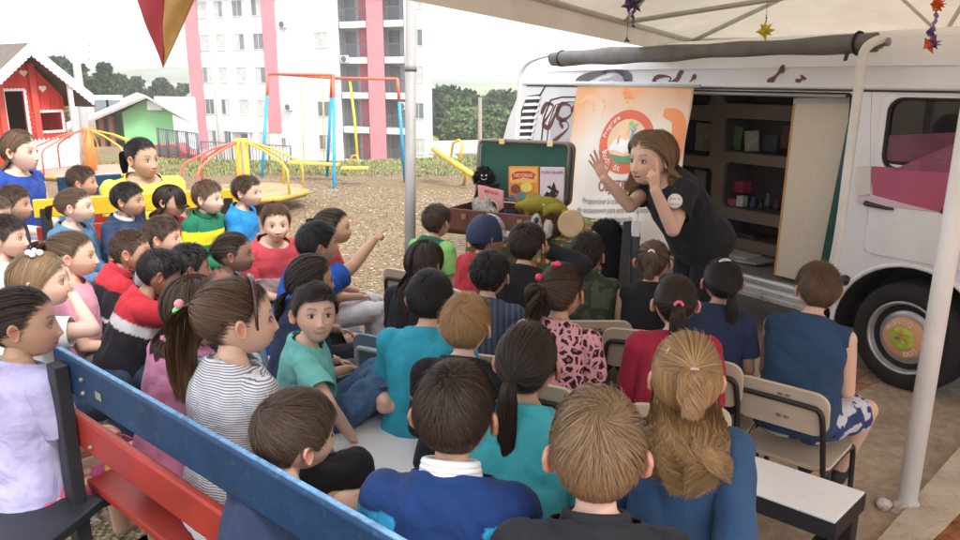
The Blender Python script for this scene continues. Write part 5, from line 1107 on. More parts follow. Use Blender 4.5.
for a in range(-10, 191, 10): vs.append((.04+.44*math.cos(R(a)), .28+.43*math.sin(R(a))))
mb.tube([VL(x, y, .004) for x, y in vs], .014, n=8); mb.build('arch_lip', VW, van)
mb = MB()
for i in range(len(vs)-1): (x0, y0), (x1, y1) = vs[i], vs[i+1]; mb.add([VL(x0, y0, -.01), VL(x1, y1, -.01), VL(x1, y1, -.40), VL(x0, y0, -.40)], [(0,1,2,3)])
mb.add([VL(-.42, .1, -.40), VL(.52, .1, -.40), VL(.52, .75, -.40), VL(-.42, .75, -.40)], [(0,1,2,3)]); o = mb.build('wheel_arch_liner', mat('underseal', (.02,.02,.02), .95), van); q = o.modifiers.new('s', 'SOLIDIFY'); q.thickness = .01
# underbody and rear wheel
mb = MB(); mb.box(VL(1.9, .30, -.85), (3.2, .18, 1.3), rot=VM.to_3x3()); mb.build('chassis', mat('underseal', (.02,.02,.02), .95), van, bevel=.03)
rw = VL(2.95, .305, -.12); RM = WM.copy(); RM.translation = rw; mb = MB(); mb.lathe([(.19, -.17), (.285, -.16), (.306, -.1), (.306, .03), (.285, .07), (.21, .08), (.19, .05)], RM, mat('tyre', (.02,.02,.022), .8), n=40); mb.lathe([(.2, .04), (.2, .07), (.16, .03), (.02, .05), (.001, .05)], RM, steel, n=40); mb.build('rear_wheel', None, van)
# louvres at rear quarter
mb = MB(); lq = [VP(541, 94), VP(524, 96), VP(508, 142), VP(510, 160), VP(531, 160), VP(534, 130)]
mb.add(*curve_plate([[VP(541, 94, .004), VP(527, 96, .004), VP(517, 120, .004), VP(512, 158, .004), VP(527, 158, .004), VP(534, 118, .004)]], .006, VF(.0005))); mb.build('vent_recess', blackp, van)
for k in range(9):
    y = 98+k*6.6; xl = 526-(y-96)*.23; xr_ = 540.5-(y-96)*.20; a = VP(xl, y, .012); b_ = VP(xr_, y-.6, .012); mb = MB(); mb.slab([VL(a[0], a[1]-.012, .018), VL(b_[0], b_[1]-.012, .018), VL(b_[0], b_[1]+.012, .004), VL(a[0], a[1]+.012, .004)], .006); mb.build('louvre_slat', VW, van)
# rear side window recess outline left of the banner
q = [(540, 158), (544, 118), (551, 100), (562, 97), (640, 97)]; 
for o_, r_ in ((0, .006),): mb = MB(); mb.tube([VL(*VP(x, y), .004) for x, y in q], r_, n=6); mb.build('window_outline', rubber, van)
mb = MB(); mb.tube([VL(*VP(x+5, y+5), .004) for x, y in q], .004, n=6); mb.build('window_outline', rubber, van)
mb = MB(); mb.add(*curve_plate([[VP(x, y) for x, y in ((549,158),(552,122),(557,106),(566,103),(640,103),(640,158))]], .006, VF(.001))); mb.build('blanked_window', mat('blank_grey', (.48,.49,.52), .3, .4), van)
strip([VP(547, 84), VP(541, 94), VP(533, 118), VP(527, 160)], .005, blackp, 'cable', .006)
# lettering in brown script brush strokes
brw = mat('brown_vinyl', (.13,.045,.045), .45, .3); gryv = mat('grey_vinyl', (.16,.15,.17), .45, .3); lil = mat('lilac_vinyl', (.50,.44,.52), .45, .3)
def brush(pts, wd, m, off=.006, n=26, up=False):
    P = [Vector(VP(x, y, off)) for x, y in pts]; Q = []
    for i in range(len(P)-1):
        p0 = P[max(0, i-1)]; p1 = P[i]; p2 = P[i+1]; p3 = P[min(len(P)-1, i+2)]
        for k in range(6): t = k/6; Q.append(.5*((2*p1)+(p2-p0)*t+(2*p0-5*p1+4*p2-p3)*t*t+(3*p1-p0-3*p2+p3)*t**3))
    Q.append(P[-1]); L_, R_ = [], []
    for i, q in enumerate(Q):
        d = (Q[min(i+1, len(Q)-1)]-Q[max(0, i-1)]).normalized(); nn = Vector((-d.y, d.x)); ww = wd*(.75+.45*math.sin(i/len(Q)*9+1))*.5*(min(1, (i+1.5)/3)*min(1, (len(Q)-i+.5)/3)); L_.append(q+nn*ww); R_.append(q-nn*ww)
    z = lambda q: VL(q.x, q.y, (off if q.y < ZG-.02 else -.012+0.0-(q.y-ZG-.03)*.14+.016))
    vs = [z(q) for q in L_]+[z(q) for q in R_]; N = len(Q); mbx = MB(); mbx.add(vs, [(i, i+1, N+i+1, N+i) for i in range(N-1)], m); return mbx
def word(name, strokes, m, wd, off=.006):
    mb = MB()
    for s_ in strokes: q = brush(s_, wd, m, off); mb.add(q.v, q.f, m)
    o = mb.build(name, None, van); sd_ = o.modifiers.new('s', 'SOLIDIFY'); sd_.thickness = .002; return o
word('script_letter', [[(541,114),(546,104),(553,106),(548,116),(543,124),(549,127),(556,112)], [(556,112),(562,104),(570,106),(571,114),(563,120),(557,116),(560,106)], [(571,112),(577,104),(580,114),(582,124)]], brw, .035)
word('script_letter', [[(563,128),(560,122),(566,121),(568,128),(560,136),(553,142),(552,148)]], brw, .03)
word('script_letter', [[(653,86),(655,78),(663,76),(670,78),(668,84),(676,80),(679,73),(682,72)], [(688,86),(691,80),(695,75)]], brw, .032)
word('script_letter', [[(768,84),(774,77),(780,70),(783,69)], [(796,83),(801,79),(803,76)]], brw, .045)
word('grey_motif', [[(575,84),(590,76),(608,71),(622,73),(628,80),(625,85)]], gryv, .07); word('grey_motif', [[(598,84),(610,78),(622,79)]], lil, .05, .010)
word('grey_motif', [[(600,73),(612,70),(624,75)]], gryv, .03, .012)
word('peach_patch', [[(512,160),(520,146),(528,142)]], mat('peach_vinyl', (.70,.45,.38), .5), .10)
# awning roll with brackets and bent stay poles
awm = mat('awning_grey', (.17,.165,.16), .75, .25, nscale=9, var=.2, bmp=.5, bscale=60, bdist=.004)
a0 = U(553, 59, 6.20); a1 = U(876, 42.5, 4.02); mb = MB(); N = 60; dA = (a1-a0).normalized(); sideA = dA.cross(Vector((0,0,1))).normalized(); upA = sideA.cross(dA); vs = []; fs = []
for i in range(N+1):
    c = a0.lerp(a1, i/N); r0 = .052+.004*math.sin(i*.5)
    for j in range(22): a = 2*PI*j/22; r_ = r0*(1+.05*math.sin(3*a+i*.25)); vs.append(c+sideA*r_*math.cos(a)+upA*r_*math.sin(a)*(1.0+.15*math.sin(i*.11)))
for i in range(N):
    for j in range(22): fs.append((i*22+j, i*22+(j+1) % 22, (i+1)*22+(j+1) % 22, (i+1)*22+j))
fs += [tuple(range(22))[::-1], tuple(range(N*22, N*22+22))]; mb.add(vs, fs, None, True); aw = mb.build('awning_roll', awm, van)
for f in (.045, .965): c = a0.lerp(a1, f); mb = MB(); mb.tube([c+sideA*.058*math.cos(a)+upA*.058*math.sin(a) for a in [2*PI*i/20 for i in range(20)]], .008, closed=True, n=6); mb.build('awning_strap', rubber, van)
mb = MB(); mb.tube([a1+dA*-.005, a1+dA*.03], .034, n=20); mb.tube([a1+dA*.03, a1+dA*.07], .022, n=12); mb.build('awning_end', mat('awning_steel', (.25,.27,.28), .4, metal=.5), van)
polew = mat('white_tube', (.70,.70,.66), .45, .4, nscale=7, var=.08, dirt=((.35,.25,.16), 22, .70))
def smooth_path(P, n=8):
    P = [Vector(p) for p in P]; Q = []
    for i in range(len(P)-1):
        p0 = P[max(0, i-1)]; p1 = P[i]; p2 = P[i+1]; p3 = P[min(len(P)-1, i+2)]
        for k in range(n): t = k/n; Q.append(.5*((2*p1)+(p2-p0)*t+(2*p0-5*p1+4*p2-p3)*t*t+(3*p1-p0-3*p2+p3)*t**3))
    return Q+[P[-1]]
mb = MB(); mb.tube(smooth_path([U(551, 54, 6.2), U(536, 58, 6.2), U(525, 65, 6.25), U(520.5, 76, 6.3), U(519.5, 95, 6.35), U(518, 120, 6.4), U(516, 160, 6.4), U(514, 215, 6.4)]), .021, n=12); mb.build('awning_pole', polew, van)
pb = G(822, 325); mb = MB(); mb.tube(smooth_path([U(882, 39, 3.98), U(872, 43, 3.92), U(864.5, 51, 3.9), U(861, 66, 3.9), U(857, 100, 3.93), U(849, 160, 4.0), U(839, 235, 4.08), U(826, 300, 4.2)]), .024, n=14); mb.build('awning_pole', polew, van)
mb = MB(); mb.slab([U(845, 52, 4.03), U(849, 51, 4.03), U(846, 61, 4.03), U(843, 61, 4.03)], .015); mb.build('awning_clip', blackp, van)

# ---- interior shelf with rounded cells
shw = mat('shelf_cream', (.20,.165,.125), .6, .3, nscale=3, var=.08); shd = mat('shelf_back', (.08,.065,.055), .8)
OFS = -.62; SF = VF(OFS)
def sp(px, py): return VP(px, py, OFS)
x0, y0 = .62, .44; x1, y1 = 2.70, ZG-.01
cells = []
for (xa, xb) in ((724, 800), (660, 713)):
    for (ya, yb, ka) in ((82, 105, 0), (119, 155, 0), (165, 213, 0), (224, 243, 0), (250, 283, 1)):
        p = sp(xa, (ya+yb)/2)[0]; q = sp(xb, (ya+yb)/2)[0]; ym = sp((xa+xb)/2, ya)[1]; yn = sp((xa+xb)/2, yb)[1]; l, r_ = min(p, q), max(p, q); lo, hi = min(ym, yn), max(ym, yn); hi = min(hi, y1-.02); cells.append((l, max(lo, y0+.02), r_, hi))
P0 = sp(800, 150)[0]; cells = [(max(c[0], x0+.02), c[1], c[2], c[3]) for c in cells]
shelf = empty('x', VL(1.6, .44, OFS)); shelf.name = 'shelf_unit'; shelf.parent = van; shelf.matrix_parent_inverse = Matrix.Translation(van.location).inverted()
def ssub(mb, name, m, bevel=0): o = mb.build(name, m, None, local=True); o.data.transform(Matrix.Translation(-shelf.location)); o.parent = shelf; return o
mb = MB(); mb.add(*curve_plate([[(x0, y0), (x1, y0), (x1, y1), (x0, y1)]]+[rrect(*c, .045) for c in cells], .03, SF, .004)); ssub(mb, 'front_frame', shw)
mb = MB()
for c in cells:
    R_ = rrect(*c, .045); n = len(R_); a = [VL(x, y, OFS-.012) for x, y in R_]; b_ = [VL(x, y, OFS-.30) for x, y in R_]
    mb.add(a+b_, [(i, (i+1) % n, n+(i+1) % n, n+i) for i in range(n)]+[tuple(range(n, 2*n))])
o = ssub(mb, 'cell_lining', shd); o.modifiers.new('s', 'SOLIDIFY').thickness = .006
# contents of the cells: each thing on its own
def boxat(px, py, w_, h_, d_, m, name, label, cat, rz=0, lean=0, ofs=OFS-.12, group=None):
    s_, z = VP(px, py, ofs); mb = MB(); r = VM.to_3x3() @ Matrix.Rotation(rz, 3, 'Z') @ Matrix.Rotation(lean, 3, 'X'); mb.box((0,0,0), (w_, h_, d_), m, rot=r); o = mb.build(name, None, None, bevel=.003); o.location = VL(s_, z, ofs); tag(o, label, cat, group); return o
def bk_(c, n): return mat('book_'+n, c, .5, .4, nscale=20, var=.25)
boxat(736, 138, .10, .17, .02, bk_((.16,.26,.12), 'green'), 'book', 'dark green picture book leaning in the upper van cell', 'book', rz=.12)
boxat(752, 141, .12, .15, .02, bk_((.40,.40,.34), 'pale'), 'book', 'pale picture book in front of the green one in the van shelf', 'book', rz=-.1, ofs=OFS-.08)
boxat(771, 143, .12, .12, .03, bk_((.07,.07,.08), 'dark'), 'book', 'dark book with light corner at the right of the upper van cell', 'book', rz=.05)
boxat(787, 137, .09, .16, .02, bk_((.12,.06,.05), 'maroon'), 'book', 'maroon book behind the cream board in the upper van cell', 'book')
boxat(738, 186, .17, .09, .10, bk_((.50,.05,.12), 'crimson'), 'box', 'crimson box in the middle van cell', 'box', ofs=OFS-.16); boxat(733, 203, .10, .07, .08, bk_((.55,.10,.22), 'pink'), 'box', 'small pink box in the front of the middle van cell', 'box', ofs=OFS-.08)
boxat(742, 201, .06, .08, .06, bk_((.62,.62,.60), 'white'), 'paper_cup', 'white paper cup between the crimson box and blue toys', 'cup', ofs=OFS-.06)
for k, (px, py, c, h_) in enumerate(((753,201,(.07,.11,.25),.09),(761,204,(.03,.05,.10),.07),(768,200,(.10,.16,.22),.10),(777,203,(.12,.05,.08),.08),(785,201,(.05,.07,.16),.10))):
    s_, z = VP(px, py, OFS-.1); mb = MB(); mb.lathe([(.001,0),(.02,0),(.024,.02),(.018,h_*.55),(.010,h_*.62),(.017,h_*.75),(.014,h_*.95),(.001,h_)], Matrix.Translation(VL(s_, z-.05, OFS-.1)), n=14); o = mb.build('toy_figure', mat('toy_%d' % k, c, .5, var=.3, nscale=25)); tag(o, 'little dark toy figure standing in the middle van cell, number %s along its row' % ['one','two','three','four','five'][k] if False else ['slate blue toy figure standing next to the white paper cup', 'shortest near-black toy figure in the van cell', 'tallest teal grey toy figure in the van cell', 'wine coloured toy figure in the van cell', 'navy toy figure nearest the cream board in the van cell'][k], 'toy', 'little toy figures in the van shelf')
boxat(745, 236, .26, .06, .14, bk_((.03,.03,.035), 'blacktray'), 'storage_tray', 'flat black tray in the low van cell', 'tray'); boxat(704, 137, .16, .22, .02, bk_((.30,.28,.20), 'olive'), 'book', 'large olive board book in the cell behind the woman', 'book'); boxat(700, 180, .12, .16, .02, bk_((.20,.24,.27), 'bluegrey'), 'book', 'blue grey book low in the cell behind the woman', 'book')
for k, (px, py, rz) in enumerate(((744, 272, .2), (752, 268, -.1), (738, 277, 0))): 
    s_, z = VP(px, py, -.35); mb = MB(); mb.box((0,0,0), (.24, .18, .012), mat('paper_%d' % k, [(.55,.56,.57), (.3,.32,.35), (.48,.46,.42)][k], .7), rot=frame(Vector(), vd, vo, Vector((0,0,1))).to_3x3() @ Matrix.Rotation(rz, 3, 'Z')); o = mb.build('magazine', None); o.location = VL(s_, .435+.014*k, -.35); tag(o, ['light magazine at the bottom of the pile on the van floor', 'blue grey magazine in the middle of the pile on the van floor', 'beige magazine on top of the pile on the van floor'][k], 'magazine')
# cream board standing in the doorway
OB = -.10; q = [VP(x, y, OB) for x, y in ((796, 99), (850, 98), (834, 288), (775, 280))]; brd = empty('display_board', VL(q[3][0], .44, OB), 'tall cream board with orange edge standing in the open van doorway', 'board')
crm = mat('cream_laminate', (.58,.50,.40), .55, .3, nscale=40, var=.05, bmp=.15, bscale=200, bdist=.001)
TL_, TR_, BR_, BL_ = q; BL_ = (BL_[0], .45); BR_ = (BR_[0], .45)
def bq(pts, z0, z1, m, name): mb = MB(); mb.hexa([VL(x, y, z0) for x, y in pts], [VL(x, y, z1) for x, y in pts]); return mb.build(name, m, brd)
bq([TL_, TR_, BR_, BL_], OB-.03, OB, crm, 'panel'); bq([(TL_[0]+.014, TL_[1]), (TL_[0]+.001, TL_[1]), (BL_[0]+.001, BL_[1]), (BL_[0]+.014, BL_[1])], OB-.031, OB+.002, mat('orange_edge', (.50,.24,.06), .5), 'edge_strip')
bq([(TL_[0]+.014, TL_[1]+.005), (TR_[0], TR_[1]+.005), (TR_[0], TR_[1]-.03), (TL_[0]+.014, TL_[1]-.03)], OB-.028, OB+.003, mat('grey_cap', (.42,.41,.40), .5), 'top_cap')

# ---------------------------------------------------------------- banner (hangs from the van gutter)
ban = empty('banner', U(625, 90, 5.5), 'orange and cream hanging banner with round book emblem and dark text', 'banner')
Bc = [U(578, 86, 6.05), U(694, 90, 5.05), U(666, 262, 5.1), U(552, 262, 5.9)]
Bc[0].z = Bc[1].z = 1.63
NBX, NBY = 48, 40
def bpt(u, v, lift=0.0):
    top = Bc[0].lerp(Bc[1], u); bot = Bc[3].lerp(Bc[2], u); p = top.lerp(bot, v); nn = (Bc[1]-Bc[0]).cross(Bc[3]-Bc[0]).normalized(); nn = nn if nn.y < 0 else -nn
    wv_ = .018*math.sin(u*9+v*2)*v+.010*math.sin(u*21+1+v*5)*v+.006*math.sin(v*16+u*3); return p+nn*(wv_+lift)
vs = [bpt(i/NBX, j/NBY) for j in range(NBY+1) for i in range(NBX+1)]; uvs = [(i/NBX, j/NBY) for j in range(NBY+1) for i in range(NBX+1)]
m, nt, b = nm('banner_vinyl', .45, .35); L = nt.links.new; uvn = nt.nodes.new('ShaderNodeUVMap'); sp_ = nt.nodes.new('ShaderNodeSeparateXYZ'); L(uvn.outputs[0], sp_.inputs[0])
n = nd(nt, 'ShaderNodeTexNoise', Scale=3.2, Detail=2.0, Distortion=1.2); L(uvn.outputs[0], n.inputs['Vector'])
# cream to peach towards the left and top edge: printed design
def mth(op, a, b_=None, c=None):
    q = nd(nt, 'ShaderNodeMath', operation=op); 
    for i, v_ in enumerate((a, b_, c)):
        if v_ is None: continue
        if isinstance(v_, (int, float)): q.inputs[i].default_value = v_
        else: L(v_, q.inputs[i])
    return q.outputs[0]
gx = mth('SUBTRACT', .22, sp_.outputs['X']); gy = mth('SUBTRACT', .30, sp_.outputs['Y']); g_ = mth('ADD', mth('MULTIPLY', mth('MAXIMUM', gx, 0), 1.6), mth('MULTIPLY', mth('MAXIMUM', gy, 0), 1.7)); g3 = mth('ADD', g_, mth('MULTIPLY', mth('SUBTRACT', n.outputs[0], .5), .35))
c = ramp(nt, g3, [(.0, (.70,.65,.58)), (.22, (.70,.54,.41)), (.55, (.68,.34,.16))]); L(c, b.inputs['Base Color'])
b.inputs['Transmission Weight'].default_value = 0; me = bpy.data.meshes.new('cloth'); me.from_pydata([tuple(v) for v in vs], [], [(j*(NBX+1)+i, j*(NBX+1)+i+1, (j+1)*(NBX+1)+i+1, (j+1)*(NBX+1)+i) for j in range(NBY) for i in range(NBX)])
uvl = me.uv_layers.new(name='UVMap')
for lp in me.loops: uvl.data[lp.index].uv = uvs[lp.vertex_index]
for p in me.polygons: p.use_smooth = True
me.materials.append(m); o = bpy.data.objects.new('cloth', me); place(o, ban); o.modifiers.new('s', 'SOLIDIFY').thickness = .003
def bprint(loops, m, name, lift=.004):
    """flat printed shape given in banner (u, v) coordinates, laid on the cloth"""
    vs_, fs_ = curve_plate([[(u*1.15, -v*1.2) for u, v in lp] for lp in loops], .0, Matrix.Identity(4)); return bdrape(vs_, fs_, m, name, lift)
def bdrape(vs_, fs_, m, name, lift=.004):
    bm = bmesh.new(); bv = [bm.verts.new(v) for v in vs_]
    for f in fs_:
        try: bm.faces.new([bv[i] for i in f])
        except ValueError: pass
    for ax_i, sc_ in ((0, 1.15), (1, 1.2)):
        lo = min(v.co[ax_i] for v in bm.verts); hi = max(v.co[ax_i] for v in bm.verts); st_ = .024*sc_; q = math.floor(lo/st_)*st_
        while q < hi:
            no = Vector((1,0,0)) if ax_i == 0 else Vector((0,1,0)); bmesh.ops.bisect_plane(bm, geom=bm.verts[:]+bm.edges[:]+bm.faces[:], plane_co=no*q, plane_no=no); q += st_
    bm.verts.index_update(); V_ = [bpt(v.co.x/1.15, -v.co.y/1.2, lift) for v in bm.verts]; F2 = [[v.index for v in f.verts] for f in bm.faces]; bm.free()
    mb = MB(); mb.add(V_, F2, m); return mb.build(name, None, ban)
def ell_(cx, cy, rx, ry, n=40): return [(cx+rx*math.cos(2*PI*i/n), cy+ry*math.sin(2*PI*i/n)) for i in range(n)]
orb = mat('print_orange', (.74,.24,.06), .45, var=.1, nscale=4); orl = mat('print_red_orange', (.66,.11,.05), .45); prw = mat('print_white', (.76,.74,.70), .45); prg = mat('print_green', (.10,.27,.10), .45); prb = mat('print_blue', (.06,.28,.55), .45); pry = mat('print_yellow', (.72,.62,.12), .45); prl = mat('print_lime', (.25,.50,.10), .45); txm = mat('print_text', (.10,.075,.07), .5); bkm = mat('print_darkred', (.28,.04,.03), .5)
def sw_(pts, wd, m, name, lift=.003):
    Q = [Vector((p.x, p.y)) for p in smooth_path([(x, y, 0) for x, y in pts], 6)]; L_, R2 = [], []
    for i, q in enumerate(Q): d = (Q[min(i+1, len(Q)-1)]-Q[max(i-1, 0)]).normalized(); nn = Vector((-d.y, d.x)); w2 = wd*(.35+.65*math.sin(PI*(i+.7)/(len(Q)+.4))); L_.append(tuple(q+nn*w2/2)); R2.append(tuple(q-nn*w2/2))
    bprint([L_+R2[::-1]], m, name, lift)
sw_([(.46,.02),(.56,.12),(.72,.15),(.88,.12),(.97,.05)], .10, orb, 'orange_swirl'); sw_([(.80,.14),(.92,.18),(.95,.32),(.93,.52)], .10, orb, 'orange_swirl', .0034); sw_([(.83,.24),(.78,.34),(.80,.46),(.84,.52)], .05, orb, 'orange_swirl', .0038)
sw_([(.05,.10),(.14,.06),(.20,.14),(.12,.22)], .03, mat('print_peach', (.74,.42,.22), .5), 'peach_swirl'); sw_([(.22,.05),(.30,.10),(.27,.18)], .025, MATS['print_peach'], 'peach_swirl')
ECX, ECY = .53, .315; RX, RY = .235, .185
bprint([ell_(ECX, ECY, RX, RY)], orl, 'emblem_ring', .0045); bprint([ell_(ECX, ECY-.01, RX*.72, RY*.66)], mat('print_tan', (.74,.50,.30), .45), 'emblem_field', .0055)
bprint([[(ECX-.16, ECY+.05), (ECX-.08, ECY-.035), (ECX, ECY-.005), (ECX+.08, ECY-.035), (ECX+.16, ECY+.05), (ECX+.08, ECY+.045), (ECX, ECY+.07), (ECX-.08, ECY+.05)]], prw, 'emblem_book', .0065)
bprint([[(ECX-.14, ECY+.07), (ECX, ECY+.085), (ECX+.14, ECY+.07), (ECX+.08, ECY+.125), (ECX-.06, ECY+.125)]], prg, 'emblem_hill', .0065)
for (cx, cy, k, m_) in ((.05, -.055, 1, prb), (.0, -.07, .7, pry), (-.07, -.01, .6, orl), (.09, -.02, .6, prb)):
    x_, y_ = ECX+cx, ECY+cy; bprint([[(x_-.035*k, y_-.03*k), (x_-.008*k, y_), (x_-.02*k, y_+.05*k), (x_, y_+.015*k), (x_+.02*k, y_+.05*k), (x_+.008*k, y_), (x_+.035*k, y_-.03*k), (x_, y_-.012*k)]], m_, 'emblem_figure', .0075); bprint([ell_(x_, y_-.032*k, .011*k, .011*k, 14)], m_, 'emblem_figure', .0075)
bprint([[(ECX-.01, ECY-.10), (ECX+.02, ECY-.125), (ECX+.05, ECY-.10), (ECX+.09, ECY-.11), (ECX+.06, ECY-.085), (ECX+.02, ECY-.09)]], prl, 'emblem_leaf', .0075)
def btext(t, u, v, size, m, rot=0, xs=1.0, lift=.0085, align='CENTER', name='printed_text'):
    vs_, fs_ = text_plate(t, size, Matrix.Translation((u*1.15, -v*1.2, 0)) @ Matrix.Rotation(rot, 4, 'Z'), 0.0, align, xs, offset=.0006); return bdrape(vs_, fs_, m, name, lift)
def arc_text(t, a0_, a1_, k, size, m, flip=False):
    for i, ch in enumerate(t):
        if ch == ' ': continue
        a = R(a0_+(a1_-a0_)*i/(len(t)-1)); u = ECX+RX*k*math.cos(a); v = ECY-RY*k*math.sin(a); btext(ch, u, v, size, m, a-PI/2 if not flip else a+PI/2)
arc_text('Programa', 168, 118, .85, .050, prw); arc_text('Roda de', 206, 262, .83, .066, prw, True)
btext('OBJETIVO', .50, .57, .105, bkm, xs=.85)
for i, t in enumerate(('Proporcionar às crianças momentos', 'de encantamento para estimular o gosto', 'pela leitura e a imaginação', '', 'Era uma vez... é encantamento e', 'magia uma relação com o mundo,', 'propiciando a sabedoria e o brincar')):
    if t: btext(t, .50, .655+i*.052, .056, txm if i > 3 else mat('print_grey_text', (.28,.25,.24), .5), xs=.80 if i < 4 else .90)
mb = MB(); mb.tube([Bc[0]+Vector((0,0,.012))-(Bc[1]-Bc[0]).normalized()*.03, Bc[1]+Vector((0,0,.012))+(Bc[1]-Bc[0]).normalized()*.05], .012, n=10); mb.build('top_rod', mat('rod_grey', (.5,.5,.5), .4), ban)

# ---------------------------------------------------------------- display table, suitcase, toys
tb = empty('display_table', U(535, 270, 4.3), 'low table draped with a red and green floral cloth', 'table')
TZ = .80
q = [G(468, 225, TZ), G(603, 248, TZ), G(612, 222, TZ), G(484, 200, TZ)]
for p in q: p.z = TZ
cl = fabric('floral_cloth', (.09,.14,.05), 'floral', (.55,.05,.05), 22, (.62,.10,.10))
mb = MB(); mb.slab([q[0], q[1], q[2], q[3]], .02); o = mb.build('table_top', cl, tb)
vs = []; fs = []; N = 26
loop = [q[0].lerp(q[1], i/N) for i in range(N)]+[q[1].lerp(q[2], i/12) for i in range(12)]+[q[2].lerp(q[3], i/N) for i in range(N)]+[q[3].lerp(q[0], i/12) for i in range(12)]; c = sum(loop, Vector())/len(loop)
for k in range(9):
    for i, p in enumerate(loop): d = (p-c); d.z = 0; d.normalize(); vs.append(p+d*(.008+.02*(k/8)*(1+math.sin(i*1.3)))+Vector((0,0,-k/8*(TZ-.08))))
n = len(loop)
for k in range(8):
    for i in range(n): fs.append((k*n+i, k*n+(i+1) % n, (k+1)*n+(i+1) % n, (k+1)*n+i))
mb = MB(); mb.add(vs, fs, None, True); o = mb.build('cloth_skirt', cl, tb); o.modifiers.new('s', 'SOLIDIFY').thickness = .004
# suitcase
leath = mat('brown_leather', (.13,.045,.025), .5, .4, nscale=12, var=.3); grl = mat('green_lining', (.035,.10,.08), .8, .2, nscale=8, var=.12, bmp=.4, bscale=150); brass = mat('brass', (.55,.42,.2), .35, metal=.9); edgem = mat('case_edge', (.16,.13,.11), .4, .5)
A_, B_ = U(477, 213, 4.85), U(566, 214, 4.55); A_.z = B_.z = TZ+.17; Tt = U(565, 140, 4.75); cd = (B_-A_).normalized(); ch_ = Tt.z-TZ-.17; cb2 = Vector((-cd.y, cd.x, 0)); cb2 = cb2 if cb2.y > 0 else -cb2
sc_e = empty('suitcase', Vector((A_.x, A_.y, TZ)), 'open brown suitcase with dark green lining and lid raised', 'suitcase'); cw = (B_-A_).length
tilt_ = (Vector((0,0,1))+cb2*.12).normalized(); LM = frame(A_, cd, tilt_, cd.cross(tilt_))
out_s = 1 if cd.cross(tilt_).dot(cb2) < 0 else -1
mb = MB(); mb.add(*curve_plate([rrect(0, 0, cw, ch_, .035)], .02, LM @ Matrix.Translation((0,0,-out_s*.03)))); mb.build('lid_lining', grl, sc_e)
mb = MB(); mb.tube([LM @ Vector((x, y, out_s*.01)) for x, y in rrect(0, 0, cw, ch_, .035)], .011, edgem, n=8, closed=True); mb.tube([LM @ Vector((x, y, -out_s*.045)) for x, y in rrect(0, 0, cw, ch_, .035)], .016, edgem, n=8, closed=True); mb.build('lid_rim', None, sc_e)
for u in (.27, .80): mb = MB(); mb.box(LM @ Vector((cw*u, ch_-.005, out_s*.02)), (.04, .035, .012), rot=LM.to_3x3()); mb.build('latch', brass, sc_e, bevel=.004)
fd_ = -cb2; base = [A_-cb2*.36, B_-cb2*.36, B_-cb2*.0, A_-cb2*.0]
mb = MB(); bz = TZ+.004
for i in range(4):
    p0, p1 = base[i].copy(), base[(i+1) % 4].copy(); p0.z = p1.z = bz; inn = (sum(base, Vector())/4); d = ((p0+p1)/2-inn); d.z = 0; d.normalize(); hh_ = .15
    mb.hexa([p0-d*.012, p1-d*.012, p1, p0], [p0-d*.012+Vector((0,0,hh_)), p1-d*.012+Vector((0,0,hh_)), p1+Vector((0,0,hh_)), p0+Vector((0,0,hh_))])
bb_ = [p.copy() for p in base]
for p in bb_: p.z = bz
mb.hexa([p for p in bb_], [p+Vector((0,0,.03)) for p in bb_]); mb.build('case_tray', leath, sc_e, bevel=.004)
mid = (base[0]+base[1])/2; mid.z = bz+.09; mb = MB(); mb.tube([mid-cd*.07-cb2*.005, mid-cd*.06-cb2*.045, mid+cd*.06-cb2*.045, mid+cd*.07-cb2*.005], .010, n=8); mb.build('handle', leath, sc_e); 
for u in (.2, .8): p = base[0].lerp(base[1], u); p.z = bz+.11; mb = MB(); mb.box(p-cb2*.006, (.03, .01, .03), rot=frame(Vector(), cd, cb2, Vector((0,0,1))).to_3x3()); mb.build('latch', brass, sc_e)
def case_pt(px, py, back): # point on plane parallel to lid, offset toward camera by back
    n_ = cb2; P0 = A_-cb2*back; d = ray(px, py); t = (P0-Vector((0,0,H))).dot(n_)/d.dot(n_); return Vector((0,0,H))+d*t
def flatbook(pts, back, m, name, label, cat='book', th=.015, decos=()):
    P = [case_pt(x, y, back) for x, y in pts]; e = empty(name, P[3], label, cat); n_ = (P[1]-P[0]).cross(P[3]-P[0]).normalized(); n_ = n_ if n_.y < 0 else -n_
    mb = MB(); mb.hexa([p-n_*th for p in P], [p.copy() for p in P]); mb.build('cover', m, e, bevel=.002)
    def uv(u, v, l): return P[0].lerp(P[1], u).lerp(P[3].lerp(P[2], u), v)+n_*l
    for i, (kind, a, mm, nm_) in enumerate(decos):
        mb = MB(); l = .001+.0012*i
        if kind == 'poly': vs_, fs_ = curve_plate([[(x, -y) for x, y in a]], 0, Matrix.Identity(4))
        else: vs_, fs_ = text_plate(a[0], a[3], Matrix.Translation((a[1], -a[2], 0)), 0, 'CENTER', a[4] if len(a) > 4 else 1, offset=.002)
        mb.add([uv(v.x, -v.y, l) for v in vs_], fs_, mm); mb.build(nm_, None, e)
    return e
mt = lambda n, c: mat('pr_'+n, c, .5, .4, var=.08, nscale=30)
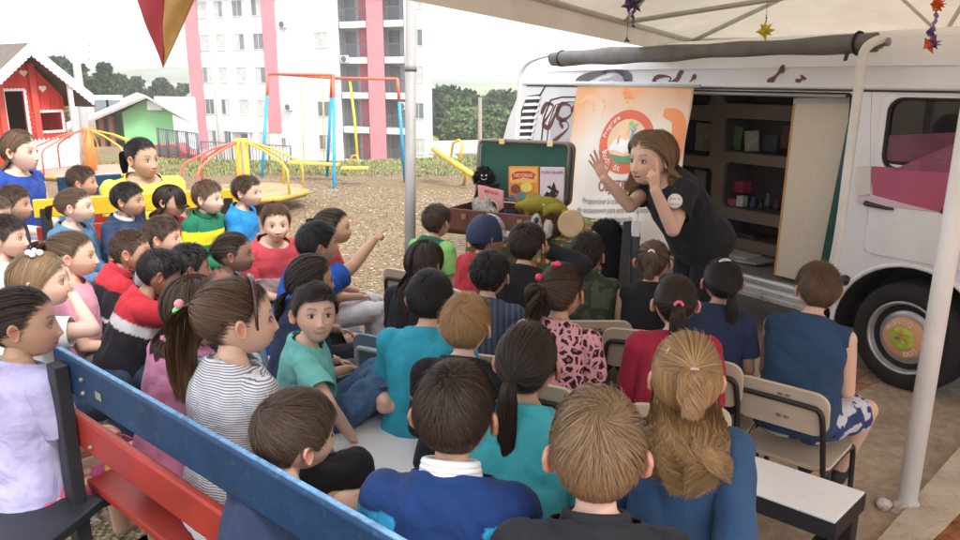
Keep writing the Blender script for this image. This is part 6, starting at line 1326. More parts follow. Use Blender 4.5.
flatbook([(508.5,166.5),(538.5,166.5),(538.5,202),(508.5,202)], .05, mt('orange_cover', (.72,.27,.05)), 'book', 'orange picture book with red ribbon title in the suitcase lid', decos=[
 ('poly', [(.05,.05),(.95,.05),(.95,.45),(.05,.45)], mt('amber', (.78,.45,.10)), 'picture'), ('poly', [(.1,.22),(.3,.13),(.7,.12),(.9,.2),(.85,.36),(.5,.30),(.15,.38)], mt('ribbon', (.55,.05,.03)), 'picture'), ('text', ('HISTÓRIAS', .5, .25, .13, 1.0), mt('cream_ink', (.75,.65,.45)), 'printed_text'),
 ('poly', ell_(.25,.62,.16,.13,20), mt('brownb', (.22,.08,.04)), 'picture'), ('poly', ell_(.62,.58,.2,.14,20), mt('yel', (.75,.58,.12)), 'picture'), ('poly', ell_(.45,.82,.18,.10,20), mt('teal', (.10,.28,.32)), 'picture'), ('poly', ell_(.82,.84,.12,.10,20), mt('green', (.14,.30,.10)), 'picture'), ('poly', ell_(.14,.88,.10,.08,20), mt('blueb', (.12,.18,.4)), 'picture')])
flatbook([(540,167),(564.5,167.5),(563,206),(539.5,206)], .055, mt('lilac_cover', (.66,.56,.60)), 'book', 'pale pink book with black bird silhouette beside the orange one', decos=[
 ('text', ('O CANTO DA NOITE', .5, .14, .10, .95), mt('ink', (.25,.05,.07)), 'printed_text'), ('poly', [(.15,.78),(.30,.62),(.42,.66),(.55,.55),(.62,.42),(.70,.56),(.82,.62),(.75,.74),(.62,.80),(.40,.74),(.28,.84)], mt('blackp', (.015,.015,.02)), 'picture'), ('poly', [(.30,.50),(.42,.46),(.50,.52),(.60,.36),(.66,.50),(.52,.60)], mt('blackp', (.015,.015,.02)), 'picture'), ('poly', ell_(.72,.68,.05,.03,14), mt('redd', (.6,.05,.05)), 'picture')])
flatbook([(477.5,185),(503,191),(503,221),(480,218)], .20, mt('salmon_cover', (.66,.30,.28)), 'book', 'salmon pink book leaning on the black doll, girl drawn on its cover', decos=[
 ('text', ('MENINA', .55, .14, .15, 1.0), mt('ink2', (.35,.04,.05)), 'printed_text'), ('poly', ell_(.60,.62,.24,.26,24), mt('peach', (.72,.50,.38)), 'picture'), ('poly', ell_(.60,.58,.15,.17,20), mt('darkbrown', (.05,.03,.02)), 'picture'), ('poly', ell_(.58,.66,.09,.09,20), mt('skinp', (.55,.33,.22)), 'picture')])
# black rag doll
blk = mat('black_plush', (.012,.012,.013), .95, .2, bmp=.8, bscale=120, bdist=.01); 
def plush(name, label, parts_, cat, fuzz=None):
    e = empty(name, parts_[0][1][0] if isinstance(parts_[0][1][0], Vector) else parts_[0][1][0], label, cat); return e
dc = case_pt(484, 176, .10); dl = empty('rag_doll', Vector((dc.x, dc.y, TZ)), 'black rag doll with shaggy hair smiling at the left of the suitcase', 'doll')
s_ = .042; mb = MB(); mb.ball(dc, (s_, s_*.8, s_*1.05)); capsule(mb, dc-Vector((0,0,.05)), .03, dc-Vector((0,0,.19)), .045); capsule(mb, dc+Vector((-.03,0,-.08)), .014, dc+Vector((-.075,-.02,-.2)), .012); capsule(mb, dc+Vector((.03,0,-.08)), .014, dc+Vector((.085,-.02,-.05)), .012); mb.build('body', blk, dl)
mb = MB(); V = []
for k in range(900):
    d = Vector((random.gauss(0,1), random.gauss(0,1), random.gauss(0,1))).normalized()
    if d.y < -.35 and d.z < .35: continue
    p = dc+Vector((d.x*s_*1.15, d.y*s_*.9, d.z*s_*1.2)); e_ = p+d*random.uniform(.012, .032)+Vector((0,0,-.01)); t_ = d.orthogonal().normalized()*.0022; mb.add([p-t_, p+t_, e_], [(0,1,2)])
for sgn in (-1, 1):
    for k in range(260):
        p = dc+Vector((sgn*(.045+random.gauss(0,.006)), random.gauss(0,.01), -.012+random.gauss(0,.012))); d = Vector((sgn*random.uniform(.2,1), random.gauss(0,.5), random.uniform(-1,.4))).normalized(); t_ = d.orthogonal().normalized()*.0022; mb.add([p-t_, p+t_, p+d*random.uniform(.015,.035)], [(0,1,2)])
mb.build('hair', blk, dl)
mb = MB(); wht = mat('felt_white', (.7,.68,.65), .8)
for sgn in (-1, 1): mb.ball(dc+Vector((sgn*.013, -s_*.80, .008)), (.006, .003, .006), wht, n=8)
mb.tube([dc+Vector((.016*math.cos(a), -s_*.80, -.008-.010*math.sin(a))) for a in [PI*i/8 for i in range(9)]], .002, wht, n=6); mb.build('face', None, dl)
mb = MB(); capsule(mb, dc-Vector((0,.002,.075)), .036, dc-Vector((0,.002,.17)), .052); mb.build('dress', mat('red_cloth', (.45,.06,.08), .85, bmp=.3), dl)
# fuzzy toys via ribbons on ellipsoids
def fuzz(name, shapes, colr, parent, n=1800, ln=.012, w_=.0028):
    """shapes: list of (centre, radii) -> body mesh + short pile"""
    mb = MB(); 
    for c_, r_ in shapes: mb.ball(c_, r_)
    me = remesh(mb.v, mb.f, .007, 4); V, F_ = me_arr(me); V = V.astype(float); me.calc_loop_triangles()
    idx = RNG.integers(0, len(V), n); N_ = np.array([tuple(me.vertices[int(i)].normal) for i in idx]); P0_ = V[idx]+RNG.normal(size=(n, 3))*.002; D = unit(N_+RNG.normal(size=(n, 3))*.55); K = 3; P = np.stack([P0_+D*ln*t for t in (0, .5, 1)], 1); P[:, 2, 2] -= ln*.3
    Wd = w_*np.array([1, .8, .2])[None]*np.ones((n, 1)); rv, rf = ribbons(P, Wd); VV = np.concatenate([V, rv]); C = np.concatenate([np.ones((len(V), 3))*colr, np.repeat(np.array(colr)*np.exp(RNG.normal(size=(n, 1))*.2), K*2, 0)])
    tr = [f for f in F_]+[tuple(int(len(V)+i) for i in f) for f in rf]; m2 = bpy.data.meshes.new(name); m2.from_pydata(VV.tolist(), [], tr); a = m2.color_attributes.new('Col', 'FLOAT_COLOR', 'POINT'); c4 = np.ones((len(VV), 4), dtype=np.float32); c4[:, :3] = C; a.data.foreach_set('color', c4.ravel()); m2.materials.append(vcmat('plush_pile', .95, .15, bmp=0)); m2.polygons.foreach_set('use_smooth', np.ones(len(m2.polygons), dtype=bool)); return place(bpy.data.objects.new(name, m2), parent)
wc_ = case_pt(483, 208, .30); wd_ = empty('toy_dog', Vector((wc_.x, wc_.y, TZ)), 'white plush dog slumped over the left edge of the suitcase', 'soft toy'); X_ = cd; V3 = Vector
fuzz('body', [(wc_, (.05,.045,.045)), (wc_+X_*.05+V3((0,-.02,-.02)), (.035,.03,.028)), (wc_+X_*-.035+V3((0,0,.02)), (.028,.03,.035)), (wc_+X_*.085+V3((0,-.03,-.035)), (.022,.02,.018)), (wc_+X_*-.03+V3((0,-.02,-.05)), (.025,.022,.03)), (wc_+X_*.03+V3((0,0,.045)), (.016,.012,.03))], (.50,.47,.43), wd_, 2200, .012)
mb = MB(); mb.ball(wc_+X_*.10+V3((0,-.045,-.03)), .007); mb.ball(wc_+X_*.05+V3((0,-.048,-.005)), .005); mb.build('nose_and_eye', blackp, wd_)
gc = case_pt(541, 205, .17); gt = empty('plush_turtle', Vector((gc.x, gc.y, TZ)), 'mustard green plush animal lying across the open suitcase', 'soft toy')
fuzz('body', [(gc, (.13,.06,.05)), (gc+X_*.10+V3((0,-.01,-.012)), (.06,.045,.032)), (gc-X_*.12+V3((0,-.02,-.01)), (.045,.035,.028)), (gc-X_*.085+V3((0,-.05,-.035)), (.022,.02,.035)), (gc+X_*.03+V3((0,-.06,-.03)), (.022,.02,.03)), (gc-X_*.05+V3((0,.02,.038)), (.05,.03,.02)), (gc+X_*.15+V3((0,-.02,-.03)), (.025,.02,.02))], (.26,.22,.035), gt, 1500, .005)
mb = MB(); mb.ball(gc+X_*.01+V3((0,-.075,.012)), .008); mb.build('button', mat('button', (.5,.45,.3), .4), gt)
bc_ = case_pt(506, 213, .22); e = empty('dark_plush', Vector((bc_.x, bc_.y, TZ)), 'small navy plush lump between the dog and the green animal', 'soft toy'); fuzz('body', [(bc_, (.04,.035,.025)), (bc_+X_*.045, (.03,.03,.022))], (.03,.035,.05), e, 900, .008)
# drum
dcn = case_pt(571, 224, .42); ax_ = (Vector((0,0,H))-dcn); ax_.z = .12; ax_ = (ax_.normalized()+Vector((-.25, -.1, .1))).normalized(); DM = frame(dcn, ax_.orthogonal().normalized(), ax_.cross(ax_.orthogonal().normalized()), ax_) @ Matrix.Scale(.85, 4)
dr_ = empty('hand_drum', Vector((dcn.x, dcn.y, TZ)), 'small tan skinned hand drum lying on its side by the banner', 'drum'); mb = MB(); mb.lathe([(.058,-.10),(.070,-.06),(.080,-.01)], DM, n=36); mb.build('shell', mat('drum_wood', (.22,.09,.04), .5, nscale=10, var=.3), dr_); mb = MB(); mb.lathe([(.081,-.012),(.083,-.002),(.0805,.0025),(.079,.003),(.078,.003),(.001,.003)], DM, n=36); mb.build('drum_skin', mat('drum_skin', (.50,.36,.20), .7, nscale=10, var=.15), dr_); mb = MB(); mb.tube([DM @ Vector((.083*math.cos(a), .083*math.sin(a), -.012)) for a in [2*PI*i/30 for i in range(30)]], .005, closed=True, n=6); mb.build('rope_ring', mat('rope', (.42,.30,.17), .9), dr_)
for k in range(10): a = 2*PI*k/10; mb = MB(); mb.tube([DM @ Vector((.083*math.cos(a), .083*math.sin(a), -.012)), DM @ Vector((.062*math.cos(a+.3), .062*math.sin(a+.3), -.095))], .002, n=5); mb.build('cord', MATS['rope'], dr_)
# white fluffy slippers / puppet ears
for k, (px, py, rz) in enumerate(((536, 221, .3), (548, 227, -.35))):
    c_ = case_pt(px, py, .44); e = empty('fluffy_slipper', Vector((c_.x, c_.y, TZ)), ['white fluffy slipper with dark opening, the left one by the drum', 'white fluffy slipper lying nearest to the drum'][k], 'slipper', 'fluffy white slippers'); fuzz('upper', [(c_, (.022,.026,.038)), (c_+V3((.008*(1-2*k),-.012,-.03)), (.024,.024,.022))], (.60,.57,.50), e, 900, .007)
    if k == 0: mb = MB(); mb.ball(c_+V3((0,-.022,.008)), (.013,.012,.018)); mb.build('opening', blackp, e)
# black puppet with yellow beak
pc = case_pt(607, 232, .30); pe = empty('bird_puppet', Vector((pc.x, pc.y, TZ-.2)), 'big black bird puppet with yellow beak hanging beside the drum', 'puppet'); fuzz('body', [(pc, (.085,.06,.07)), (pc+V3((.03,0,-.10)), (.07,.05,.12)), (pc+V3((-.05,0,-.04)), (.04,.04,.05)), (pc+V3((.03,0,-.25)), (.05,.04,.12))], (.012,.012,.014), pe, 2600, .014)
mb = MB(); bq_ = pc+V3((-.075,-.05,.0)); mb.lathe([(.020,0),(.016,.02),(.006,.04),(.001,.046)], Matrix.Translation(bq_) @ rot_to((-.6,-.6,-.45)).to_4x4(), n=14); mb.build('beak', mat('beak_yellow', (.70,.50,.04), .5), pe)
# easel-like black stand with card tag
st = empty('music_stand', U(628, 300, 4.1), 'black upright folding stand with a small white card hanging on it', 'stand'); b0, b1 = G(622, 330), U(627, 221, 4.0); mb = MB(); mb.slab([U(623, 222, 4.0), U(631, 221, 4.0), U(627, 300, 4.0), U(617, 300, 4.0)], .02); mb.build('upright', blackp, st)
mb = MB(); mb.slab([U(631, 233, 4.0), U(640, 232, 3.98), U(638, 298, 4.0), U(630, 298, 4.0)], .012); mb.build('rear_leg', blackp, st)
for xx in (612, 640): mb = MB(); mb.tube([U(626, 290, 4.0), G(xx, 352)], .010); mb.build('foot', blackp, st)
ct = empty('card_tag', U(637, 222, 3.95), 'small blank white card tag hanging beside the woman', 'tag'); mb = MB(); mb.slab([U(633, 221, 3.95), U(641, 222, 3.95), U(639, 237, 3.95), U(631.5, 236, 3.95)], .003); mb.build('card', whitep, ct, bevel=.001)
mb = MB(); mb.tube([U(637, 222, 3.95), U(638.5, 212, 3.96)], .001, n=5); mb.build('string', blackp, ct)
# ---------------------------------------------------------------- tent, poles, decorations
tm, nt, b = nm('tent_fabric', .7, .2); co = coords(nt); n = nd(nt, 'ShaderNodeTexNoise', Scale=2.0, Detail=8.0, Roughness=.7); nt.links.new(co, n.inputs['Vector'])
cr_ = ramp(nt, n.outputs[0], [(.35, (.58,.52,.42)), (.65, (.68,.62,.52))]); nt.links.new(cr_, b.inputs['Base Color'])
tr = nt.nodes.new('ShaderNodeBsdfTranslucent'); nt.links.new(cr_, tr.inputs[0]); ms = nt.nodes.new('ShaderNodeMixShader'); ms.inputs[0].default_value = .28; nt.links.new(b.outputs[0], ms.inputs[1]); nt.links.new(tr.outputs[0], ms.inputs[2]); nt.links.new(ms.outputs[0], nt.nodes['Material Output'].inputs[0])
tent = empty('gazebo', (2, 3, 0), 'pale beige fabric gazebo roof on white poles above the van and children', 'gazebo')
E1 = U(692, 38, 7.0); E0 = U(528, 0, 3.6); dE = (E1-E0); dE.z = 0; dE.normalize(); pE = Vector((dE.y, -dE.x, 0)); ZE = E1.z
T1 = Vector((E1.x, E1.y, ZE)); T0 = T1-dE*6.6; T0.z = ZE+.10; T2 = T1+pE*6.0; T3 = T0+pE*6.0; PK = (T0+T1+T2+T3)/4; PK.z = ZE+.95
mb = MB(); NN = 14
def sag(a, b_, c, w0, w1, w2): p = a*w0+b_*w1+c*w2; p.z -= .10*(w0*w1+w1*w2+w2*w0); return p
for a, b_ in ((T0, T1), (T1, T2), (T2, T3), (T3, T0)):
    idx = {}; vs = []; fs = []
    for i in range(NN+1):
        for j in range(NN+1-i): idx[i, j] = len(vs); vs.append(sag(PK, a, b_, 1-(i+j)/NN, i/NN, j/NN))
    for i in range(NN):
        for j in range(NN-i):
            fs.append((idx[i, j], idx[i+1, j], idx[i, j+1]))
            if i+j < NN-1: fs.append((idx[i+1, j], idx[i+1, j+1], idx[i, j+1]))
    mb.add(vs, fs, None, True)
mb.build('canopy', tm, tent)
mb = MB()
for a, b_ in ((T0, T1), (T1, T2), (T2, T3), (T3, T0)): mb.add([a, b_, b_-Vector((0,0,.16)), a-Vector((0,0,.16))], [(0,1,2,3)])
mb.build('valance', tm, tent)
tubew = mat('tent_tube', (.55,.53,.47), .5, .4)
dz = Vector((0,0,-.03))
for a, b_ in ((T0, T1), (T1, T2), (T2, T3), (T3, T0)): mb = MB(); mb.tube([a+dz, b_+dz], .02, tubew, n=8); mb.build('eave_bar', None, tent)
for a in (T0, T1, T2, T3): mb = MB(); mb.tube([a+dz, PK+dz], .02, tubew, n=8); mb.build('hip_bar', None, tent)
for k, (u, v) in enumerate(((.33, .66), )):
    for a, b_ in ((T0, T2), (T1, T3)): pass
for f in (.33, .66):
    for (a, b_), (c, d) in ((((T0, T1)), ((T3, T2))), (((T1, T2)), ((T0, T3)))):
        p = a.lerp(b_, f); q_ = c.lerp(d, f); mb = MB(); m_ = (p+q_)/2; m_.z += .35; mb.tube([p+dz, m_+dz, q_+dz], .016, tubew, n=8); mb.build('cross_bar', None, tent)
        mb = MB(); mb.tube([p+dz, a.lerp(PK, .45)+dz], .013, tubew, n=8); mb.build('brace', None, tent)
for p in (T1, T2, T0, T3):
    if p is T0: continue
    mb = MB(); mb.tube([Vector((p.x, p.y, 0)), p+dz], .028, polew, n=12); mb.build('corner_pole', None, tent)
fp = empty('tent_pole', G(905, 512), 'chipped white steel pole standing on the paving in the right foreground', 'pole'); b0 = G(905, 510); tp = U(958, 190, 2.98); dr = tp-b0; tp2 = Vector((b0.x+.0, b0.y+.0, 2.25)); tp2 = b0+dr*(2.3/dr.z)
mb = MB(); mb.tube([b0, tp2], .038, mat('chipped_white_tube', (.80,.79,.76), .42, .4, nscale=5, var=.06, bmp=.2, bscale=30, dirt=((.20,.14,.10), 26, .68)), n=24); mb.build('post', None, fp)
mb = MB(); mb.lathe([(.001,0),(.062,0),(.056,.01),(.044,.022),(.040,.04)], Matrix.Translation(b0), n=20, sx=1.2); mb.lathe([(.001,0),(.03,0),(.034,.03),(.02,.045),(.001,.05)], Matrix.Translation(b0+Vector((-.085,.01,0))), n=9); mb.build('foot', mat('rusty_white', (.52,.47,.42), .8, nscale=20, var=.3, dirt=((.25,.12,.06), 12, .5)), fp)
gp = empty('tent_pole', G(409, 360), 'grey steel pole standing among the children in front of the apartment block', 'pole'); a = U(408, 330, 4.2); a.z = 0; mb = MB(); t_ = U(411, 2, 4.35); mb.tube([a, a+(t_-a)*1.15], .031, mat('grey_tube', (.33,.32,.31), .5, .4, nscale=4, var=.1, dirt=((.15,.13,.12), 20, .7)), n=20); mb.build('post', None, gp)
mb = MB(); q = a+(t_-a)*.82; mb.tube([q, q+Vector((0,0,.03))], .034, n=20); mb.build('joint_ring', mat('grey_dark', (.2,.2,.2), .5), gp)
# bunting flag
bf = empty('bunting_flag', U(165, -6, 1.9), 'dark red and gold paper pennant hanging point down in the upper left', 'bunting'); t = 1.9
P = [U(131, -14, t), U(164, -14, t-.012), U(200, -14, t), U(163, 68, t)]
for nm_, qq, mm in (('red_half', (P[0], P[1], P[3]), mat('pennant_red', (.33,.035,.045), .75, var=.15, nscale=12)), ('gold_half', (P[1], P[2], P[3]), mat('pennant_gold', (.42,.25,.075), .75, var=.2, nscale=12))):
    mb = MB(); n = 12; a_, b_, c_ = qq; vs = []; fs = []; idx = {}
    for i in range(n+1):
        for j in range(n+1-i): idx[i, j] = len(vs); p = c_*(i/n)+a_*(1-(i+j)/n)+b_*(j/n); vs.append(p+Vector((0, .004*math.sin(i*.8+j*.6), 0)))
    for i in range(n):
        for j in range(n-i):
            fs.append((idx[i, j], idx[i+1, j], idx[i, j+1]))
            if i+j < n-1: fs.append((idx[i+1, j], idx[i+1, j+1], idx[i, j+1]))
    mb.add(vs, fs, None, True); o = mb.build(nm_, mm, bf); o.modifiers.new('s', 'SOLIDIFY').thickness = .0015
mb = MB(); mb.tube([U(60, -16, t), U(131, -14, t), U(200, -14, t), U(300, -20, t)], .002, n=5); mb.build('string', mat('string', (.5,.48,.4), .8), bf)
def star(c, r, m, name, par, n=5, ph_=0, tw=0):
    mb = MB(); pts = [];
    for i in range(2*n): a = PI*i/n+ph_; rr = r if i % 2 == 0 else r*.42; pts.append(c+Vector((rr*math.cos(a), (.012 if i % 2 else -.012), rr*math.sin(a))))
    vs = pts+[c+Vector((0,-.02,0)), c+Vector((0,.02,0))]; k = len(pts); fs = [(i, (i+1) % k, k) for i in range(k)]+[((i+1) % k, i, k+1) for i in range(k)]; mb.add(vs, fs, m); return mb.build(name, None, par)
def streamer(c, ln, r, m, par, name='streamer', turns=2.5):
    mb = MB(); vs = []; n = 26
    for i in range(n+1): a = turns*2*PI*i/n; p = c+Vector((r*.3*math.sin(a*.5), 0, -ln*i/n)); s = Vector((math.cos(a), math.sin(a), .3))*r; vs += [p-s, p+s]
    mb.add(vs, [(2*i, 2*i+1, 2*i+3, 2*i+2) for i in range(n)], m, True); o = mb.build(name, None, par); o.modifiers.new('s', 'SOLIDIFY').thickness = .001; return o
pur = mat('purple_paper', (.16,.09,.26), .6); drk = mat('slate_paper', (.06,.07,.11), .6); yp = mat('yellow_paper', (.62,.52,.05), .6); op_ = mat('orange_paper', (.75,.16,.03), .6)
def hang(px, py, t, label, build):
    c = U(px, py, t); e = empty('hanging_decoration', c, label, 'decoration', 'paper decorations under the gazebo'); mb = MB(); mb.tube([c, c+Vector((0,0,.35))], .0012, n=5); mb.build('thread', drk, e); build(c, e)
hang(634, 2, 3.5, 'dark paper star with twisted purple streamer hanging at the roof edge', lambda c, e: (star(c, .055, drk, 'star', e, 5, .3), star(c+Vector((-.02,.0,-.01)), .045, pur, 'star', e, 5, .9), streamer(c, .11, .009, pur, e)))
hang(627, 40, 3.6, 'tiny dark paper scrap hanging just above the awning roll', lambda c, e: star(c, .018, drk, 'scrap', e, 3, 1.6))
hang(765, 31, 4.6, 'yellow paper flower hanging above the middle of the van', lambda c, e: (star(c, .06, yp, 'flower', e, 4, .1), star(c+Vector((0,-.005,.006)), .05, yp, 'flower', e, 4, .8), streamer(c+Vector((0,0,.09)), .09, .005, drk, e)))
hang(937, 4, 3.0, 'orange paper flower with purple and orange tail hanging at the upper right', lambda c, e: (star(c, .035, op_, 'flower', e, 6, 0), star(c+Vector((0,-.008,0)), .028, op_, 'flower', e, 6, .5), streamer(c-Vector((0,0,.02)), .13, .010, mat('lilac_paper', (.35,.25,.50), .6), e), star(c-Vector((.012,0,.105)), .022, pur, 'flower', e, 5, .4), star(c-Vector((.005,.0,.15)), .04, op_, 'flower', e, 5, 1.2), star(c-Vector((.0,.01,.145)), .03, pur, 'flower', e, 5, .2)))

# ---------------------------------------------------------------- benches
bd = Vector((.747, -.665, 0)); bn = Vector((.665, .747, 0)); BR = frame(Vector(), bd, bn, Vector((0,0,1))).to_3x3()
blueb = mat('bench_blue', (.009,.038,.095), .5, .25, nscale=5, var=.35, bmp=.5, bscale=35, bdist=.004, dirt=((.07,.13,.19), 22, .60)); redb = mat('bench_red', (.30,.028,.018), .42, .35, nscale=5, var=.25, bmp=.25, bscale=35, bdist=.003, dirt=((.24,.06,.04), 22, .60)); blackb = mat('bench_black', (.014,.017,.022), .5, .4, nscale=6, var=.3); boltm = mat('bolt_steel', (.25,.22,.18), .5, metal=.7)
def plank(a, b_, hgt, th, m, name, par, bev=.006, worn=None):
    a, b_ = Vector(a), Vector(b_); d = (b_-a).normalized(); mb = MB(); r = frame(Vector(), d, Vector((0,0,1)).cross(d), Vector((0,0,1))).to_3x3(); n_ = 14; c = (a+b_)/2; mb.box(c, ((b_-a).length, th, hgt), rot=r); return mb.build(name, m, par, bevel=bev)
bb_e = empty('blue_red_bench', U(100, 540, 2.1), 'slatted bench with blue top rail and red lower rail in the left foreground', 'bench')
PA = G(57, 347, .93); PB = G(396, 538, .93); dd = (PB-PA).normalized(); nn2 = Vector((-dd.y, dd.x, 0)); PC = PB+dd*.25
hb = .115
plank(PA+Vector((0,0,-hb/2)), PC+Vector((0,0,-hb/2)), hb, .028, blueb, 'top_rail', bb_e)
mb = MB(); mb.box((PA+PC)/2+Vector((0,0,.0015)), ((PC-PA).length-.02, .012, .004), rot=frame(Vector(), dd, nn2, Vector((0,0,1))).to_3x3()); mb.build('worn_edge', mat('worn_blue_edge', (.12,.26,.45), .5, nscale=40, var=.5, dirt=((.45,.55,.62), 30, .6)), bb_e)
RA = U(61, 394, 2.2); RA = PA-dd*.02; plank(PA-dd*.03+Vector((0,0,-.23)), PC+Vector((0,0,-.23)), .10, .026, redb, 'lower_rail', bb_e)
pp = PA+dd*.075-nn2*.036; plank(pp+Vector((0,0,-.03))-dd*.0, pp+Vector((0,0,-.03))+dd*.055, .001, .001, blackb, 'peg', bb_e)
for u in (.06, 1.62): p = PA+dd*(u+.03)-nn2*.036; mb = MB(); mb.box((p.x, p.y, .46), (.062, .040, .90), rot=frame(Vector(), dd, nn2, Vector((0,0,1))).to_3x3()); mb.build('leg', blackb, bb_e, bevel=.004)
for u in (.20,): 
    for z in (-.045, -.085, -.25): p = PA+dd*u-nn2*.016+Vector((0,0,z)); mb = MB(); mb.ball(p, (.008,.008,.008), n=8); mb.build('bolt', boltm, bb_e)
p = PA+dd*.30-nn2*.0165+Vector((0,0,-.065)); mb = MB(); mb.box(p, (.035, .001, .022), rot=frame(Vector(), dd, nn2, Vector((0,0,1))).to_3x3()); mb.build('label_plate', mat('worn_label', (.22,.24,.18), .7), bb_e)
SZ = .49
for k, m_ in ((0, redb), (1, redb), (2, redb)): a = PA+nn2*(.07+k*.115); a.z = SZ; c = PC+nn2*(.07+k*.115); c.z = SZ; plank(a-dd*.03, c, .026, .10, m_, 'seat_slat', bb_e)
for u in (.10, 1.38): a = PA+dd*u; a.z = SZ-.035; plank(a+nn2*.0, a+nn2*.36, .04, .04, blackb, 'seat_bearer', bb_e); a = PA+dd*u+nn2*.33; mb = MB(); mb.box((a.x, a.y, .22), (.05, .04, .44), rot=frame(Vector(), dd, nn2, Vector((0,0,1))).to_3x3()); mb.build('leg', blackb, bb_e, bevel=.004)
# black bench the lavender-shirted child sits on
kb = empty('black_bench', U(40, 560, 2.0), 'dark bench seat under the child in the lavender shirt', 'bench'); a = U(-60, 530, 2.3); b_ = U(80, 525, 2.2); a.z = b_.z = .48; d_ = (b_-a).normalized(); n_ = Vector((-d_.y, d_.x, 0))
mb = MB(); mb.box((a+b_)/2-Vector((0,0,.015))-n_*.05, ((b_-a).length, .34, .03), rot=frame(Vector(), d_, n_, Vector((0,0,1))).to_3x3()); mb.build('seat', blackb, kb, bevel=.005)
for u in (.05, .92): p = a.lerp(b_, u)-n_*.1; mb = MB(); mb.box((p.x, p.y, .22), (.04, .04, .43)); mb.build('leg', blackb, kb)
# yellow rail bench far left
yb = empty('yellow_bench', G(150, 240), 'long bench with yellow back rail behind the far row of children', 'bench'); YP = mat('bench_yellow', (.66,.43,.02), .45, .4, nscale=5, var=.15, bmp=.2)
ya = U(34, 212, 4.75); yc = U(300, 190, 4.95); ya.z = yc.z = .92; yd = (yc-ya).normalized(); yn = Vector((-yd.y, yd.x, 0)); yn = yn if yn.y > 0 else -yn
ya = U(34, 212, 4.6); yc = U(238, 194, 5.05); zz = (ya.z+yc.z)/2; ya.z = yc.z = zz
plank(ya, yc, .11, .03, YP, 'top_rail', yb); plank(ya+Vector((0,0,-.16)), yc+Vector((0,0,-.16)), .10, .03, redb, 'lower_rail', yb); a_ = ya-yn*.16; c_ = yc-yn*.16; a_.z = c_.z = .45; plank(a_, c_, .03, .30, redb, 'seat', yb)
for u in (.06, .5, .95): p = ya.lerp(yc, u)-yn*.03; mb = MB(); mb.box((p.x, p.y, zz/2+.0), (.05, .03, zz)); mb.build('leg', blackb, yb); p = p-yn*.28; mb = MB(); mb.box((p.x, p.y, .22), (.04, .04, .43)); mb.build('leg', blackb, yb)
p = ya.lerp(yc, .22)-yn*.018; mb = MB(); mb.box(p, (.14, .004, .07), rot=frame(Vector(), yd, yn, Vector((0,0,1))).to_3x3()); mb.build('label_plate', mat('grey_plate', (.42,.44,.47), .5), yb)
# blue bench behind
b2 = empty('blue_bench', G(100, 215), 'low dark blue bench behind the boy with brown hair at the far left', 'bench'); a = U(58, 190, 5.4); c = U(122, 183, 5.6); a.z = c.z = .95; plank(a, c, .14, .03, blueb, 'top_rail', b2); plank(a+Vector((0,-.02,-.25)), c+Vector((0,-.02,-.25)), .12, .03, redb, 'lower_rail', b2)
for u in (.08, .92): p = a.lerp(c, u)+Vector((0,.035,0)); mb = MB(); mb.box((p.x, p.y, .48), (.05, .03, .96)); mb.build('leg', blackb, b2)

whit = mat('white_laminate', (.74,.74,.76), .28, .5, nscale=3, var=.04, bmp=0, dirt=((.6,.6,.6), 12, .7)); 
def table(px_pts, z, label, th=.05):
    P = [G(x, y, z) for x, y in px_pts]; c = sum(P, Vector())/4; e = empty('white_table', (c.x, c.y, 0), label, 'table', 'long low white tables'); q = [p.copy() for p in P]
    mb = MB(); mb.hexa([p-Vector((0,0,.018)) for p in q], q); mb.build('table_top', whit, e, bevel=.002)
    mb = MB()
    for i in range(4):
        a, b_ = q[i], q[(i+1) % 4]; d = (b_-a).normalized(); inn = Vector((-d.y, d.x, 0)); inn = inn if (c-(a+b_)/2).dot(inn) > 0 else -inn; zz_ = Vector((0,0,-.020)); z2 = Vector((0,0,-.020-th)); mb.hexa([a+z2, b_+z2, b_+inn*.03+z2, a+inn*.03+z2], [a+zz_, b_+zz_, b_+inn*.03+zz_, a+inn*.03+zz_])
    mb.build('frame', blackb, e)
    for p in q: d = (c-p); d.z = 0; d.normalize(); r = frame(Vector(), (q[1]-q[0]).normalized(), Vector((0,0,1)).cross((q[1]-q[0]).normalized()), Vector((0,0,1))).to_3x3(); mb = MB(); mb.box((p.x+d.x*.045, p.y+d.y*.045, (z-.03)/2), (.045, .045, z-.03), rot=r); mb.build('leg', blackb, e, bevel=.003)
    return e
